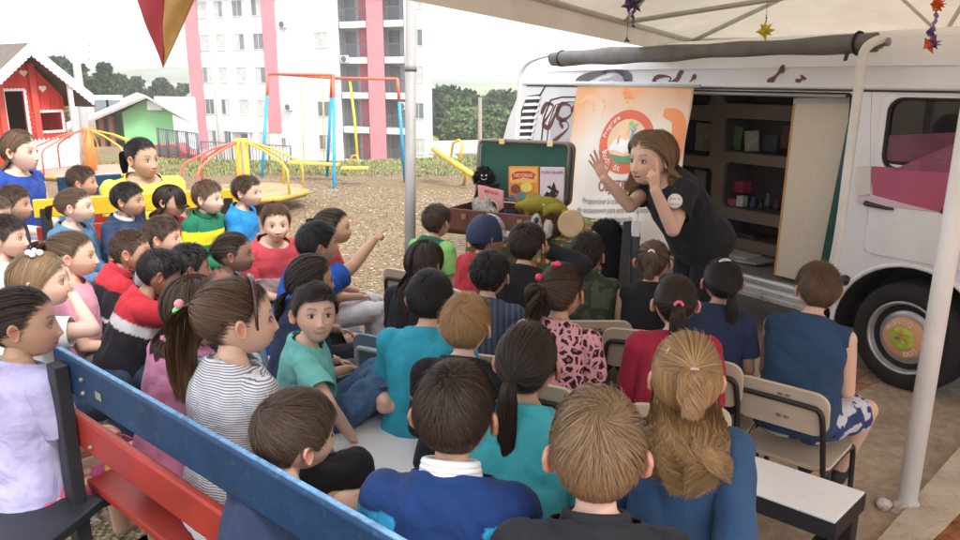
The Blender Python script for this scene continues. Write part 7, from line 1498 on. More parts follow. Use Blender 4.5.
# right table: measured corners
zt3 = .56; r0 = G(865, 492, zt3); r1 = G(835, 522, zt3); l0 = r0-(G(865, 492, zt3)-G(740, 451, zt3)).normalized()*1.75; l1 = r1+(l0-r0)
def tab3(P, z, label, grp='long low white tables'):
    c = sum(P, Vector())/4; e = empty('white_table', (c.x, c.y, 0), label, 'table', grp); q = [p.copy() for p in P]
    for p in q: p.z = z
    mb = MB(); mb.hexa([p-Vector((0,0,.016)) for p in q], q); mb.build('table_top', whit, e, bevel=.0015); mb = MB()
    for i in range(4):
        a, b_ = q[i], q[(i+1) % 4]; d = (b_-a).normalized(); inn = Vector((-d.y, d.x, 0)); cc = sum(q, Vector())/4; inn = inn if (cc-(a+b_)/2).dot(inn) > 0 else -inn; o1 = -inn*.004; mb.hexa([a+o1+Vector((0,0,-.055)), b_+o1+Vector((0,0,-.055)), b_+inn*.03+Vector((0,0,-.055)), a+inn*.03+Vector((0,0,-.055))], [a+o1+Vector((0,0,-.004)), b_+o1+Vector((0,0,-.004)), b_+inn*.03+Vector((0,0,-.0165)), a+inn*.03+Vector((0,0,-.0165))])
    mb.build('frame', blackb, e); cc = sum(q, Vector())/4; dx = (q[0]-q[1]).normalized(); r = frame(Vector(), dx, Vector((0,0,1)).cross(dx), Vector((0,0,1))).to_3x3()
    for p in q: d = (cc-p); lx = (q[3]-q[0]).normalized(); s1 = math.copysign(.03, d.dot(lx)); s2 = math.copysign(.03, d.dot(dx)); pp_ = p+lx*s1+dx*s2; mb = MB(); mb.box((pp_.x, pp_.y, (z-.075)/2), (.05, .05, z-.075), rot=r); mb.build('leg', blackb, e, bevel=.003)
    return e
tab3([r0, r1, l1, l0], zt3, 'white topped table with black frame in front of the boy in the navy tank top')
z2 = .58; a = G(331, 449, z2); d1 = (G(400, 500, z2)-a).normalized(); n1_ = Vector((-d1.y, d1.x, 0)); n1_ = n1_ if n1_.y > 0 else -n1_; a0 = a-d1*.9; b0_ = a+d1*.62
tab3([b0_, a0, a0+n1_*.42, b0_+n1_*.42], z2, 'white topped table under the boy in the mint green shirt')
qc = Vector((.05, 1.25, 0)); tab3([qc+bd*.62-bn*.10, qc-bd*.60-bn*.10, qc-bd*.60+bn*.36, qc+bd*.62+bn*.36], .42, 'white topped table on which the front row of children sits')
# ---------------------------------------------------------------- chairs
beige = mat('beige_plywood', (.55,.46,.35), .5, .35, nscale=6, var=.08, bmp=.1); tubeb = mat('black_tube', (.02,.02,.022), .4, .4); bluep2 = mat('blue_grey_plastic', (.14,.22,.29), .5, .35, nscale=8, var=.1); greyt = mat('grey_tube_frame', (.42,.44,.46), .4, .5)
def make_chair(name, seatm, tubem, label):
    e = empty(name, (0,0,0), label, 'chair'); h = .36                       # local: +y front, seat top at z = 0
    mb = MB(); mb.add(*curve_plate([rrect(-.18, -.17, .18, .19, .05)], .012, Matrix.Translation((0,0,-.008)), .003)); mb.build('seat', seatm, e, local=True)
    mb = MB(); vs = []; fs = []; n = 12; lp = rrect(-.185, .175, .185, .365, .055)
    v_, f_ = curve_plate([lp], .012, frame(Vector((0,-.205,0)), Vector((1,0,0)), Vector((0,-.12,1)).normalized(), Vector((0,-1,-.12)).normalized()), .003)
    v_ = [Vector((v.x, v.y+.22*v.x*v.x*1.0, v.z)) for v in v_]; mb.add(v_, f_); bk__ = mb.build('backrest', seatm, e, local=True)
    for z in (.225, .325): mb = MB(); mb.ball((-.0, -.232-.12*(z-.1)*.6, z), (.012,.004,.006), boltm, n=6); mb.ball((.03, -.231-.12*(z-.1)*.6, z), (.010,.004,.006), boltm, n=6); mb.build('rivet', None, bk__, local=True)
    mb = MB()
    for sx in (-1, 1):
        mb.tube(smooth_path([(sx*.172, .17, -.02), (sx*.175, -.14, -.022), (sx*.176, -.185, -.01), (sx*.176, -.205, .05), (sx*.172, -.235, .20), (sx*.165, -.247, .27)]), .0115, n=10)
    mb.tube(smooth_path([(-.165, -.247, .27), (-.15, -.252, .295), (-.11, -.262, .305), (.11, -.262, .305), (.15, -.252, .295), (.165, -.247, .27)]), .0115, n=10); mb.tube([(-.17, .10, -.022), (.17, .10, -.022)], .009, n=8); mb.tube([(-.17, -.10, -.022), (.17, -.10, -.022)], .009, n=8); mb.build('frame', tubem, e, local=True)
    for sx in (-1, 1):
        mb = MB(); mb.tube(smooth_path([(sx*.174, .10, -.022), (sx*.176, .165, -.03), (sx*.182, .185, -.07), (sx*.19, .20, -.45)]), .0115, n=10); mb.build('leg', tubem, e, local=True)
        mb = MB(); mb.tube([(sx*.176, -.12, -.022), (sx*.19, -.215, -.45)], .0115, n=10); mb.build('leg', tubem, e, local=True)
    return e
CH1 = None; CH2 = None
# ---------------------------------------------------------------- the people
F_ = fabric
white_t = F_('white_tee', (.68,.68,.70)); lav = F_('lavender', (.40,.38,.60)); stripe = F_('striped', (.66,.67,.70), 'stripe', (.16,.16,.20), 52); teal_t = F_('mint_tee', (.16,.50,.46)); jeans = F_('jeans', (.045,.095,.19), 'denim', (.10,.18,.30)); jn2 = F_('dark_jeans', (.03,.05,.09), 'denim', (.06,.10,.17))
blk_t = F_('black_tee', (.015,.016,.02)); navy = F_('navy', (.02,.032,.075)); navy2 = F_('navy_tank', (.025,.06,.125)); cyan = F_('cyan', (.03,.33,.46)); cyan2 = F_('turquoise', (.06,.42,.48)); royal = F_('royal', (.015,.085,.40)); royalz = F_('royal_jacket', (.008,.030,.12), 'zone', (.03,.30,.55), 1, (.015,.03,.10))
leo = F_('leopard', (.60,.30,.34), 'leopard', (.03,.012,.015), 34); hood = F_('grey_hoodie', (.045,.065,.115), 'vstripe', (.085,.11,.16), 14); redt_ = F_('red', (.42,.03,.045)); red2 = F_('red_sweater', (.36,.02,.05)); grn = F_('green_zone', (.02,.15,.06), 'zone', (.26,.55,.16)); grnj = F_('green_jacket', (.015,.17,.09), 'zone', (.75,.66,.02), 1, (.02,.10,.06))
pinkt = F_('pink_tee', (.60,.28,.36)); pinkh = F_('pink_hood', (.50,.19,.32)); redw = F_('red_white', (.45,.04,.06), 'zone', (.62,.52,.52)); denim_j = F_('denim_jacket', (.07,.17,.30), 'denim', (.12,.26,.42)); polo = F_('navy_polo', (.03,.05,.11), 'zone', (.02,.035,.08), 1, (.6,.6,.62)); blackjk = F_('black_jacket', (.013,.013,.016), 'zone', (.35,.27,.08)); redjk = F_('red_black_jacket', (.018,.018,.024), 'zone', (.45,.025,.04), 1, (.6,.6,.62))
camo = F_('green_camo', (.04,.06,.035), 'camo', (.085,.105,.07), 20); dress = F_('blue_dress', (.02,.06,.30), 'zone', (.35,.45,.62)); yel = F_('yellow_tee', (.72,.64,.10)); rg = F_('red_grey_tee', (.42,.05,.07), 'zone', (.45,.33,.36), 1, (.25,.24,.27)); sky_b = F_('blue_tee', (.02,.24,.55)); bswet = F_('blue_sweater', (.035,.085,.18)); tan_top = F_('brown_strap_top', (.30,.15,.12)); whitep_ = F_('white_trousers', (.62,.62,.64)); blackp_ = F_('black_trousers', (.014,.014,.017)); khaki = F_('khaki', (.16,.13,.10)); shortw = F_('blue_white_shorts', (.03,.05,.16), 'camo', (.55,.56,.62), 16); grey_s = F_('grey_shorts', (.22,.23,.24)); redsk = F_('red_skirt', (.45,.03,.05)); flor = F_('floral_skirt', (.50,.10,.22), 'floral', (.70,.62,.25), 30, (.6,.35,.4)); whites = F_('white_skirt', (.66,.66,.70)); dgreen = F_('dark_green', (.01,.04,.03))
sneaker = mat('shoe_dark', (.05,.05,.06), .7, bmp=.3); pinkshoe = mat('shoe_pink', (.5,.2,.3), .6); whshoe = mat('shoe_white', (.55,.55,.55), .6)
acc = lambda n, c, r=.35: mat('acc_'+n, c, r, .5, bmp=0)
def zred(z0, z1=9, ch=1):
    def f(V, B, rt, fw, ax):
        o = np.array(B(0, 0, 0)); a = np.array(ax); d = (V-o)@a; m = ((d > z0)&(d < z1)).astype(float); return (m, 0*m)
    return f
def zone_yoke(a0, a1, extra=None):
    def f(V, B, rt, fw, ax):
        o = np.array(B(0, 0, 0)); d = (V-o)@np.array(ax); m = ((d > a0)&(d < a1)).astype(float); m2 = 0*m
        if extra: m2 = extra(V-o, np.array(rt), np.array(fw), d)
        return (m, m2)
    return f
def tie(pos, r, m, name='hair_tie', n2=None):
    def f(e, HM, near):
        c = HM @ Vector(pos); mb = MB(); d = (HM.to_3x3() @ Vector((pos[0], pos[1], 0))).normalized(); q = rot_to(d); pts = [c+q @ Vector((r*math.cos(a), r*math.sin(a), 0)) for a in [2*PI*i/18 for i in range(18)]]
        mb.tube([p+d*.002*math.sin(i*2.4) for i, p in enumerate(pts)], [r*.42*(1+.25*math.sin(i*2.6)) for i in range(18)], m, n=8, closed=True); mb.build(name, None, e)
    return f
def clip(pos, dirv, ln, wd, m, name='hair_clip'):
    def f(e, HM, near):
        p = Vector(pos); c = HM @ p; nrm = (HM.to_3x3() @ p).normalized(); d = (HM.to_3x3() @ Vector(dirv)).normalized(); d = (d-nrm*d.dot(nrm)).normalized(); x = d.cross(nrm); mb = MB()
        mb.tube([c+d*ln*math.cos(a)*.5+x*wd*math.sin(a)*.5-nrm*.006*(math.cos(a)**2) for a in [2*PI*i/20 for i in range(20)]], .0022, m, n=6, closed=True); mb.build(name, None, e)
    return f
def balls(lst, name='hair_bobble'):
    def f(e, HM, near):
        for p, r, m in lst: mb = MB(); mb.ball(HM @ Vector(p), r, m); mb.build(name, None, e)
    return f
def multi(*fs):
    def f(e, HM, near):
        for g_ in fs: g_(e, HM, near)
    return f
def hairband(m, yy=.02, tilt_=0, gl=False):
    def f(e, HM, near):
        mb = MB(); pts = []; rs = []
        for i in range(25):
            a = R(-102+204*i/24); d = np.array([[math.sin(a), yy*6+.0, math.cos(a)]]); p = skull(d)[0]; p = p+unit(p)*.016; pts.append(HM @ Vector(p)); rs.append(.004+.0025*math.cos(a))
        mb.tube(pts, rs, m, n=8); mb.build('sunglasses_frame' if gl else 'hairband', None, e)
    return f
def cap_hat(e, HM, near):
    nv = mat('cap_navy', (.015,.03,.09), .7, bmp=.3); pt = MATS.get('cap_print')
    if pt is None:
        pt, nt, b = nm('cap_print', .7, .2); co = coords(nt); v = nd(nt, 'ShaderNodeTexVoronoi', Scale=60.0); nt.links.new(co, v.inputs['Vector']); hs = nd(nt, 'ShaderNodeHueSaturation', Saturation=.6, Value=.8); nt.links.new(v.outputs['Color'], hs.inputs['Color']); nt.links.new(hs.outputs[0], b.inputs['Base Color']); MATS['cap_print'] = pt
    mb = MB(); na, nb = 36, 14; vs = []; fs = []
    for i in range(nb+1):
        for j in range(na): ph = PI*.56*i/nb; a = 2*PI*j/na; d = np.array([[math.sin(ph)*math.sin(a), math.sin(ph)*math.cos(a), math.cos(ph)]]); p = skull(d)[0]; p = p+unit(p)*.017; vs.append(HM @ Vector(p))
    for i in range(nb):
        for j in range(na): fs.append((i*na+j, (i+1)*na+j, (i+1)*na+(j+1) % na, i*na+(j+1) % na))
    for f in fs: j = f[0] % na; mb.add([vs[k] for k in f], [(0,1,2,3)], pt if (j < 6 or j > 29) else nv, True)
    o = mb.build('cap', None, e); mb = MB(); n = 14; vs = []
    for i in range(n+1):
        a = R(-62+124*i/n)
        for r_, dz_ in ((1, .018), (1.72, .006+.0)): vs.append(HM @ Vector((.092*math.sin(a)*(1 if r_ == 1 else 1.02), .100*math.cos(a)*r_ if r_ == 1 else .10*math.cos(a)+.072*math.cos(a*.9), .022-.35*(abs(math.sin(a))**2)*.03-(.02 if r_ > 1 else 0))))
    mb.add(vs, [(2*i, 2*i+2, 2*i+3, 2*i+1) for i in range(n)], pt, True); q = mb.build('cap_brim', None, e); q.modifiers.new('s', 'SOLIDIFY').thickness = .004
RB = 'children on the benches at the far left'
P = person
# --- front row, seen from behind
P((597, 452), 'sandy haired boy in black collared jacket with protruding ears, nearest the camera', t=1.36, h=6, hair=('short', 'light'), near=0, s=1.12, hs=1.03, top=blk_t, sleeve='long', bottom=jeans, collar=(blk_t, .012), skin='light', hairkw=dict(ln=.04, th=(.0015,.011), whorl=(.1,-.50,.85), swirl=1.2, lift=.002, messy=.07), tips=(.26,.165,.09), hairvar=.22)
def zr(V, B, rt, fw, ax):
    o = np.array(B(0,0,0)); q = V-o; z = q@np.array(ax); x = q@np.array(rt); m = ((np.abs(x) > .085)&(z > .27)&(z < .37)).astype(float); m2 = (np.abs(x) < .035).astype(float)*0; return (m, m2)
P((455, 413), 'boy with smooth dark brown hair in royal blue jacket with white collar, seen from behind', t=1.50, h=12, hair=('short', 'dark'), near=0, s=1.1, hs=.95, top=royalz, zone=zr, sleeve='long', bottom=jeans, collar=(mat('white_collar', (.66,.67,.72), .8, bmp=.3), .022), skin='tan', hairkw=dict(front='side', ln=.042, th=(.0012,.010), lift=.003, whorl=(.05,-.42,.9), messy=.08), hairvar=.22, tips=(.05,.032,.022))
P((686, 376), 'girl with long wavy golden hair half tied by a pink bobble, wearing a blue sweater', t=1.62, h=8, hair=('half', 'gold'), near=0, s=.96, hs=.86, top=bswet, sleeve='long', bottom=whites, legl='skirt', arms=('lap', (722, 590, 1.62)), polesv=(None, (750, 520, 1.4)), skin='light', hairkw=dict(ln=.155, wave=2.4, th=.008, spread=.008, push=.085), extra=multi(tie((.0,-.128,.052), .011, acc('pink', (.75,.35,.45))), clip((-.045,-.055,.085), (-.6,-.4,-.6), .035, .012, acc('white', (.8,.8,.8)))), hairvar=.3, tips=(.45,.29,.14), wid=.9, lean=4)
P((296, 432), 'brown haired boy leaning his head near the blue bench rail, seen from behind turned right', t=1.72, h=35, hh=52, roll=10, hair=('short', 'brown'), near=0, s=1.03, hs=.95, top=navy, sleeve='none', bottom=khaki, hairkw=dict(ln=.045, th=(.005,.012), front='side', whorl=(-.1,-.6,.7), swirl=1.2, lift=.005, messy=.08), hairvar=.2, tips=(.10,.065,.04), lean=16, legs=(((345,508,1.95),(380,500,2.15)), ((330,505,2.1),(392,492,2.3))), legl='short', arms=('knee','knee'))
P((238, 317), 'girl in striped top with long ponytail, green and pink bobbles', t=1.95, h=40, hh=62, hair=('pony', 'brown'), near=0, s=1.08, hs=.95, top=stripe, bottom=blackp_, sleeve='short', skin='light', hairkw=dict(T=(-.045,-.088,.028), ln=.30, spread=.052, wave=.9, back=.06, th=.011, nt=6500), hairvar=.28, tips=(.27,.155,.07), lean=4,
  extra=multi(hairband(acc('shades', (.05,.02,.015), .15), .06, gl=True), balls([((-.045,-.138,.045), .012, acc('pinkball', (.75,.30,.36))), ((-.055,-.142,.022), .013, acc('greenball', (.22,.62,.16)))])))
P((22, 322), 'dark haired child in plain lavender shirt seen from the left', t=2.28, h=30, hh=70, hair=('pony', 'dark'), near=0, s=1.18, hs=1.12, wid=1.0, top=lav, bottom=flor, legl='skirt', sleeve='short', skin='tan', hairkw=dict(T=(.0,-.095,-.02), ln=.10, spread=.03, wave=1.4, th=.008), lean=5, arms=('lap', 'lap'))
P((40, 279), 'blond child with white flower clip and hand to the mouth behind the lavender shirt', t=2.75, h=60, hh=74, hair=('long', 'light'), near=0, s=1.1, hs=1.12, top=white_t, bottom=jn2, hairkw=dict(ln=.08, wave=.8, th=.010), arms=('lap', ('h', .02,.105,-.065)), hands=('relax', 'open'), palms=(None, ((0,.1,1),(.6,.6,.3))), skin='fair', extra=multi(balls([((.035,.02,.108), .012, acc('petal', (.75,.73,.70))), ((.05,.0,.105), .010, acc('petal', (.75,.73,.70))), ((.04,-.015,.112), .011, acc('petal', (.75,.73,.70))), ((.022,.0,.115), .009, acc('petal', (.75,.73,.70)))], 'flower_clip')), tips=(.30,.19,.09))
P((194, 306), 'brown haired girl in pink hooded top between the lavender shirt and the striped top', t=2.25, h=42, hair=('long', 'brown'), near=1, s=1.05, top=pinkh, sleeve='long', bottom=jn2, hairkw=dict(ln=.14, wave=.5), z=1.0)
P((315, 312), 'boy in mint green shirt turning round to smile at the camera', t=2.5, tilt=-12, h=78, hh=155, hair=('short', 'dark'), near=0, s=1.0, top=teal_t, bottom=jeans, smile=1.5, mouth=.7, gaze=(-.1,.1), hairkw=dict(ln=.034, front='side', th=(.004,.013), messy=.2), roll=-4, arms=('lap', (352, 437, 2.42)), polesv=(None, (335, 420, 2.2)), legs=(((378,372,2.75),(384,402,2.5)), ((372,392,2.55),(360,415,2.7))), hands=('relax', 'relax'), lean=6, skin='light')
P((528, 362), 'dark haired girl with low ponytail and turquoise top between the two foreground boys', t=2.02, h=18, hair=('pony', 'dark'), near=0, s=1.05, top=cyan2, sleeve='long', bottom=jeans, hairkw=dict(T=(-.012,-.098,-.005), ln=.24, spread=.027, wave=.25, back=.03, th=.006), hairvar=.2, skin='tan')
P((466, 325), 'strawberry blond boy in black jacket with gold piping', t=2.30, h=15, hair=('short', 'gold'), near=0, s=1.0, top=blackjk, zone=zone_yoke(.24,.25), sleeve='long', bottom=blackp_, hairkw=dict(ln=.045, th=(.006,.013), front='side', whorl=(.1,-.55,.8), swirl=1.2, lift=.006, messy=.12), tips=(.42,.25,.11), skin='fair')
P((430, 298), 'black haired boy in cyan t-shirt behind the strawberry blond boy', t=2.55, h=12, hair=('short', 'black'), near=0, s=1.05, top=cyan, bottom=jn2, wid=1.1, hairkw=dict(ln=.035, th=(.005,.014)), z=1.0)
P((563, 291), 'girl in pink leopard print top with curly ponytail and red hair clips', t=2.62, h=28, hair=('pony', 'brown'), near=0, s=1.05, top=leo, sleeve='short', bottom=navy, skin='tan', hairkw=dict(T=(-.05,-.080,.035), ln=.15, spread=.04, wave=1.8, back=.04, th=.008), seatkind='beige', extra=multi(balls([((-.01,-.035,.110), .012, acc('redbow', (.65,.03,.08))), ((-.028,-.03,.106), .010, acc('redbow', (.65,.03,.08))), ((-.065,-.085,.065), .013, acc('redbow', (.65,.03,.08)))], 'hair_bow')), hairvar=.3)
P((675, 302), 'girl with dark brown ponytail tied with pink band, in a red sweater', t=2.62, h=8, hair=('pony', 'dark'), near=0, s=1.05, top=red2, sleeve='long', bottom=jn2, hairkw=dict(T=(-.0,-.098,.020), ln=.17, spread=.026, wave=.9, back=.03, th=.008), seatkind='beige', extra=tie((0,-.122,.022), .012, acc('hotpink', (.75,.12,.25))), hairvar=.24)
P((490, 274), 'black haired boy in grey blue striped hoodie', t=3.0, h=20, hair=('short', 'black'), near=1, s=1.02, top=hood, sleeve='long', bottom=jn2, hairkw=dict(ln=.03, th=(.005,.014)), seatkind='beige')
# --- row before the table
P((527, 244), 'dark brown haired boy in black jumper raising a hand to his face', t=3.25, h=25, hair=('short', 'dark'), near=1, s=1.0, top=blk_t, sleeve='long', bottom=jn2, arms=('lap', ('h', .085,.05,-.03)), hands=('relax','flat'), palms=(None, ((0,.2,1),(1,.1,0))), seatkind='beige', hairkw=dict(ln=.05, th=(.006,.013)))
P((487, 236), 'boy in navy cap with colourful printed front and red shirt', t=3.6, h=50, hh=62, hair=('short', 'dark'), near=1, s=.98, top=redt_, bottom=jn2, extra=cap_hat, seatkind='beige', hairkw=dict(ln=.02), skin='tan')
P((437, 221), 'brown haired boy in two-tone green t-shirt', t=4.2, h=35, hair=('short', 'brown'), near=1, s=1.0, top=grn, zone=lambda V, B, rt, fw, ax: ((((V-np.array(B(0,0,0)))@np.array(rt) > .075)|((V-np.array(B(0,0,0)))@np.array(rt) < -.075)).astype(float), 0*V[:, 0]), bottom=jn2, seatkind='beige', hairkw=dict(ln=.03))
P((425, 262), 'girl with very long dark brown wavy hair sitting beside the grey pole', t=3.1, h=30, hair=('long', 'dark'), near=1, s=1.05, top=blk_t, bottom=jn2, hairkw=dict(ln=.24, wave=1.0, th=.013, spread=.02), seatkind='blue', z=1.0, tips=(.07,.035,.022))
P((587, 254), 'short dark haired boy in green camouflage jacket', t=3.4, h=0, hh=20, hair=('short', 'dark'), near=1, s=1.0, top=camo, sleeve='long', collar=(camo, .012), bottom=jn2, hairkw=dict(ln=.028, th=(.005,.014)), seatkind='beige')
P((653, 261), 'girl with light brown high ponytail in sleeveless black top', t=3.3, h=18, hair=('pony', 'mid'), near=1, s=1.0, top=blk_t, sleeve='none', bottom=jn2, hairkw=dict(T=(0,-.085,.055), ln=.16, spread=.03, wave=.9, th=.010), seatkind='beige', extra=tie((0,-.108,.068), .011, acc('white', (.8,.8,.8))), hairvar=.3)
P((722, 281), 'girl with sleek black low ponytail and silver clip, in navy t-shirt', t=2.95, h=32, hh=8, hair=('pony', 'black'), near=0, s=1.0, top=navy, bottom=grey_s, legl='short', hairkw=dict(T=(.02,-.098,-.018), ln=.20, spread=.026, wave=.3, back=.03, th=.007), seatkind='beige', skin='tan', extra=clip((.0,-.04,.108), (1,.2,0), .045, .010, acc('silver', (.6,.6,.65), .2)), hairvar=.2)
P((818, 288), 'brown haired boy in navy tank top and blue white shorts at right', t=2.80, h=42, hh=10, hair=('short', 'mid'), near=0, s=1.08, hs=1.0, wid=1.1, chub=.3, top=navy2, sleeve='none', bottom=shortw, legl='short', seatkind='beige', skin='light', hairkw=dict(ln=.04, th=(.006,.012), whorl=(0,-.5,.8), messy=.2, lift=.006), tips=(.16,.095,.05), arms=('lap','lap'), legs=(((800,404,2.95),(808,458,3.15)), ((866,410,2.95),(838,470,3.10))), shoes=mat('sandal_black', (.02,.02,.022), .7), hairvar=.22)
# --- middle left
P((318, 243), 'boy in royal blue t-shirt stretching one arm out, finger pointing at the grey pole', t=3.25, h=55, hh=62, hair=('short', 'black'), near=0, s=1.2, top=royal, bottom=blackp_, legl='short', arms=('lap', (412, 205, 3.7)), polesv=(None, (360, 262, 3.35)), hands=('relax', 'point'), palms=(None, ((.9,.3,.5),(-.2,-.6,.6))), seatkind='blue', skin='tan', tilt=-8, hairkw=dict(ln=.035, th=(.005,.014)), lean=14)
P((311, 279), 'girl with smooth dark brown hair just below the boy in royal blue', t=2.8, h=55, hair=('pony', 'dark'), near=1, s=1.0, top=navy, bottom=jn2, hairkw=dict(T=(-.02,-.09,-.04), ln=.12), skin='tan', z=.98)
P((334, 226), 'girl with dark ponytail and red top, white trousers, sitting sideways', t=3.95, h=70, hh=82, hair=('pony', 'dark'), near=1, s=1.05, top=redt_, bottom=whitep_, hairkw=dict(T=(-.02,-.09,.03), ln=.10), skin='tan', seatkind='blue')
P((276, 222), 'chubby boy in red and grey t-shirt facing the camera', t=3.85, h=128, hh=160, hair=('short', 'mid'), near=0, s=1.05, hs=1.02, wid=1.12, chub=.8, top=rg, zone=lambda V, B, rt, fw, ax: ((((V-np.array(B(0,0,0)))@np.array(ax) < .24)&((V-np.array(B(0,0,0)))@np.array(ax) > .12)).astype(float), ((V-np.array(B(0,0,0)))@np.array(ax) < .12).astype(float)), bottom=jn2, smile=-.2, mouth=.15, arms=('knee','lap'), hairkw=dict(ln=.03, front='up', th=(.005,.014), messy=.25), skin='light', seatkind='blue')
P((234, 252), 'tanned girl with dark ponytail in strappy brown top', t=3.4, h=72, hh=78, hair=('pony', 'dark'), near=1, s=.98, top=tan_top, sleeve='none', bottom=jn2, hairkw=dict(T=(0,-.09,.0), ln=.10, spread=.03), skin='dark', seatkind='blue')
P((247, 191), 'boy with tousled brown hair in bright blue t-shirt beside the merry-go-round', t=4.6, h=95, hh=100, hair=('short', 'brown'), near=1, s=1.05, top=sky_b, bottom=jn2, hairkw=dict(ln=.04, front='up', messy=.35, lift=.01), skin='light', group=RB)
P((208, 197), 'boy in green jacket with yellow chest band', t=4.4, h=110, hh=98, hair=('short', 'mid'), near=1, s=1.05, top=grnj, sleeve='long', zone=zone_yoke(.24,.315), collar=(fabric('green_dark', (.015,.13,.07)), .012), bottom=jn2, skin='fair', group=RB, hairkw=dict(ln=.03))
P((170, 200), 'girl with dark fringe in red and white shirt', t=4.35, h=105, hh=95, hair=('long', 'dark'), near=1, s=1.05, top=redw, zone=lambda V, B, rt, fw, ax: ((((V-np.array(B(0,0,0)))@np.array(ax)+.6*((V-np.array(B(0,0,0)))@np.array(rt)) < .20)&((V-np.array(B(0,0,0)))@np.array(ax)+.6*((V-np.array(B(0,0,0)))@np.array(rt)) > .10)).astype(float), 0*V[:, 0]), bottom=jn2, hairkw=dict(ln=.05, fringe=True, th=.008), skin='tan', group=RB)
P((128, 199), 'black haired boy in navy polo shirt with white collar edge', t=4.2, h=100, hh=88, hair=('short', 'black'), near=1, s=1.05, top=polo, zone=zone_yoke(.37,.60), collar=(mat('polo_white', (.5,.5,.52), .8), .006), bottom=jn2, skin='tan', group=RB, hairkw=dict(ln=.04, th=(.005,.014)))
P((76, 205), 'girl with light brown hair in denim jacket, sitting before the yellow rail', t=4.0, h=95, hh=80, hair=('pony', 'mid'), near=0, s=1.08, top=denim_j, sleeve='long', bottom=jn2, hairkw=dict(T=(-.0,-.09,.0), ln=.10, th=.009), skin='fair', group=RB, extra=clip((-.05,.02,.095), (0,1,-.3), .03, .012, acc('greenclip', (.2,.5,.4))))
P((82, 181), 'brown haired boy in blue shirt peeking over the dark blue bench', t=4.9, h=80, hh=75, hair=('short', 'brown'), near=1, s=1.0, top=sky_b, bottom=jn2, skin='tan', hairkw=dict(ln=.03))
P((163, 236), 'brown haired boy seen from the side just below the girl with the fringe', t=3.7, h=70, hh=85, hair=('short', 'brown'), near=1, s=1.0, top=white_t, bottom=jn2, skin='light', hairkw=dict(ln=.04), seatkind='blue', arms=('front','front'))
P((131, 250), 'short haired boy in black and red school jacket leaning forward', t=3.45, h=65, hh=78, hair=('short', 'brown'), near=1, s=1.05, top=redjk, sleeve='long', zone=zone_yoke(.335,.60, lambda q, rt, fw, d: ((d > .20)&(d < .215)).astype(float)), collar=(fabric('red', (.42,.03,.045)), .018), bottom=jn2, skin='tan', lean=22, hairkw=dict(ln=.02, th=(.002,.007)), seatkind='blue')
P((160, 272), 'child in dark jacket with red shoulders bowing a black haired head', t=3.15, h=60, hh=60, tilt=22, hair=('short', 'black'), near=1, s=1.0, top=redjk, sleeve='long', zone=zone_yoke(.27, .60, lambda q, rt, fw, d: ((d > .225)&(d < .27)).astype(float)), bottom=jn2, skin='dark', lean=25, arms=(('h',-.03,.10,-.02), ('h',.03,.10,-.04)), hands=('flat','flat'), palms=(((1,.2,.1),(0,1,.3)), ((-1,.3,.1),(0,1,.3))), seatkind='blue', hairkw=dict(ln=.035))
P((190, 266), 'dark haired child half hidden beside the bowed head', t=3.3, h=60, hair=('short', 'black'), near=1, s=.95, top=redt_, bottom=jn2, skin='dark', hairkw=dict(ln=.03), z=.93)
P((74, 254), 'girl with tousled light brown hair tied back, in pale pink t-shirt', t=3.1, h=72, hh=76, hair=('pony', 'mid'), near=0, s=1.08, top=pinkt, bottom=khaki, legl='short', hairkw=dict(T=(-.0,-.085,.045), ln=.10, spread=.045, wave=1.6, th=.012), skin='light', lean=4, arms=('side','lap'), legs=(((110,345,3.3),(95,400,3.35)), ((128,352,3.15),(118,405,3.2))), extra=tie((0,-.11,.055), .010, acc('lilac', (.45,.25,.5))), hairvar=.3, seatkind='blue')
P((7, 236), 'dark haired boy in white t-shirt at the left edge, seen from the side', t=3.5, h=75, hh=82, hair=('short', 'dark'), near=1, s=1.02, top=white_t, bottom=jn2, skin='light', hairkw=dict(ln=.035), seatkind='blue')
P((14, 203), 'brown haired boy behind the one in white at the left edge', t=4.2, h=80, hair=('short', 'brown'), near=1, s=1.0, top=navy, bottom=jn2, skin='tan', hairkw=dict(ln=.03), seatkind='blue')
P((-6, 214), 'second brown haired child cut by the left edge of the picture', t=3.95, h=80, hair=('short', 'mid'), near=1, s=1.0, top=redt_, bottom=jn2, skin='tan', hairkw=dict(ln=.03))
# --- adults
def lanyard(c0, m):
    def f(e, B, rt, fw, ax, s):
        mb = MB(); L_ = [B(x, .075+.012*(1-abs(x)/.07), z) for x, z in ((-.055, .385), (-.04, .33), (-.015, .24), (0, .19), (.015, .24), (.04, .33), (.055, .385))]; mb.tube([p+fw*.035 for p in smooth_path(L_, 4)], .004, m, n=6); mb.build('lanyard', None, e)
    return f
P((20, 150), 'woman in blue dress with straight brown hair at the far left', cat='woman', t=5.0, h=95, hh=92, hair=('long', 'mid'), near=0, s=1.38, hs=1.14, wid=1.25, top=dress, zone=zone_yoke(.10,.18), sleeve='none', bottom=dress, legl='skirt', skin='fair', hairkw=dict(ln=.17, wave=.5, th=.007, side=104, spread=.004), arms=('lap','lap'), z=1.2, smile=.1, tips=(.22,.14,.08))
P((143, 158), 'woman in yellow t-shirt with dark tied hair and lanyard', cat='woman', t=5.3, h=140, hh=120, hair=('pony', 'black'), near=0, s=1.36, hs=1.14, wid=1.4, chub=.45, top=yel, bottom=jn2, skin='tan', hairkw=dict(T=(.03,-.09,.03), ln=.13, spread=.036, back=.025, th=.012), smile=.5, top2=lanyard(None, acc('cord', (.05,.05,.06))))
hipw = U(704, 247, 3.95)
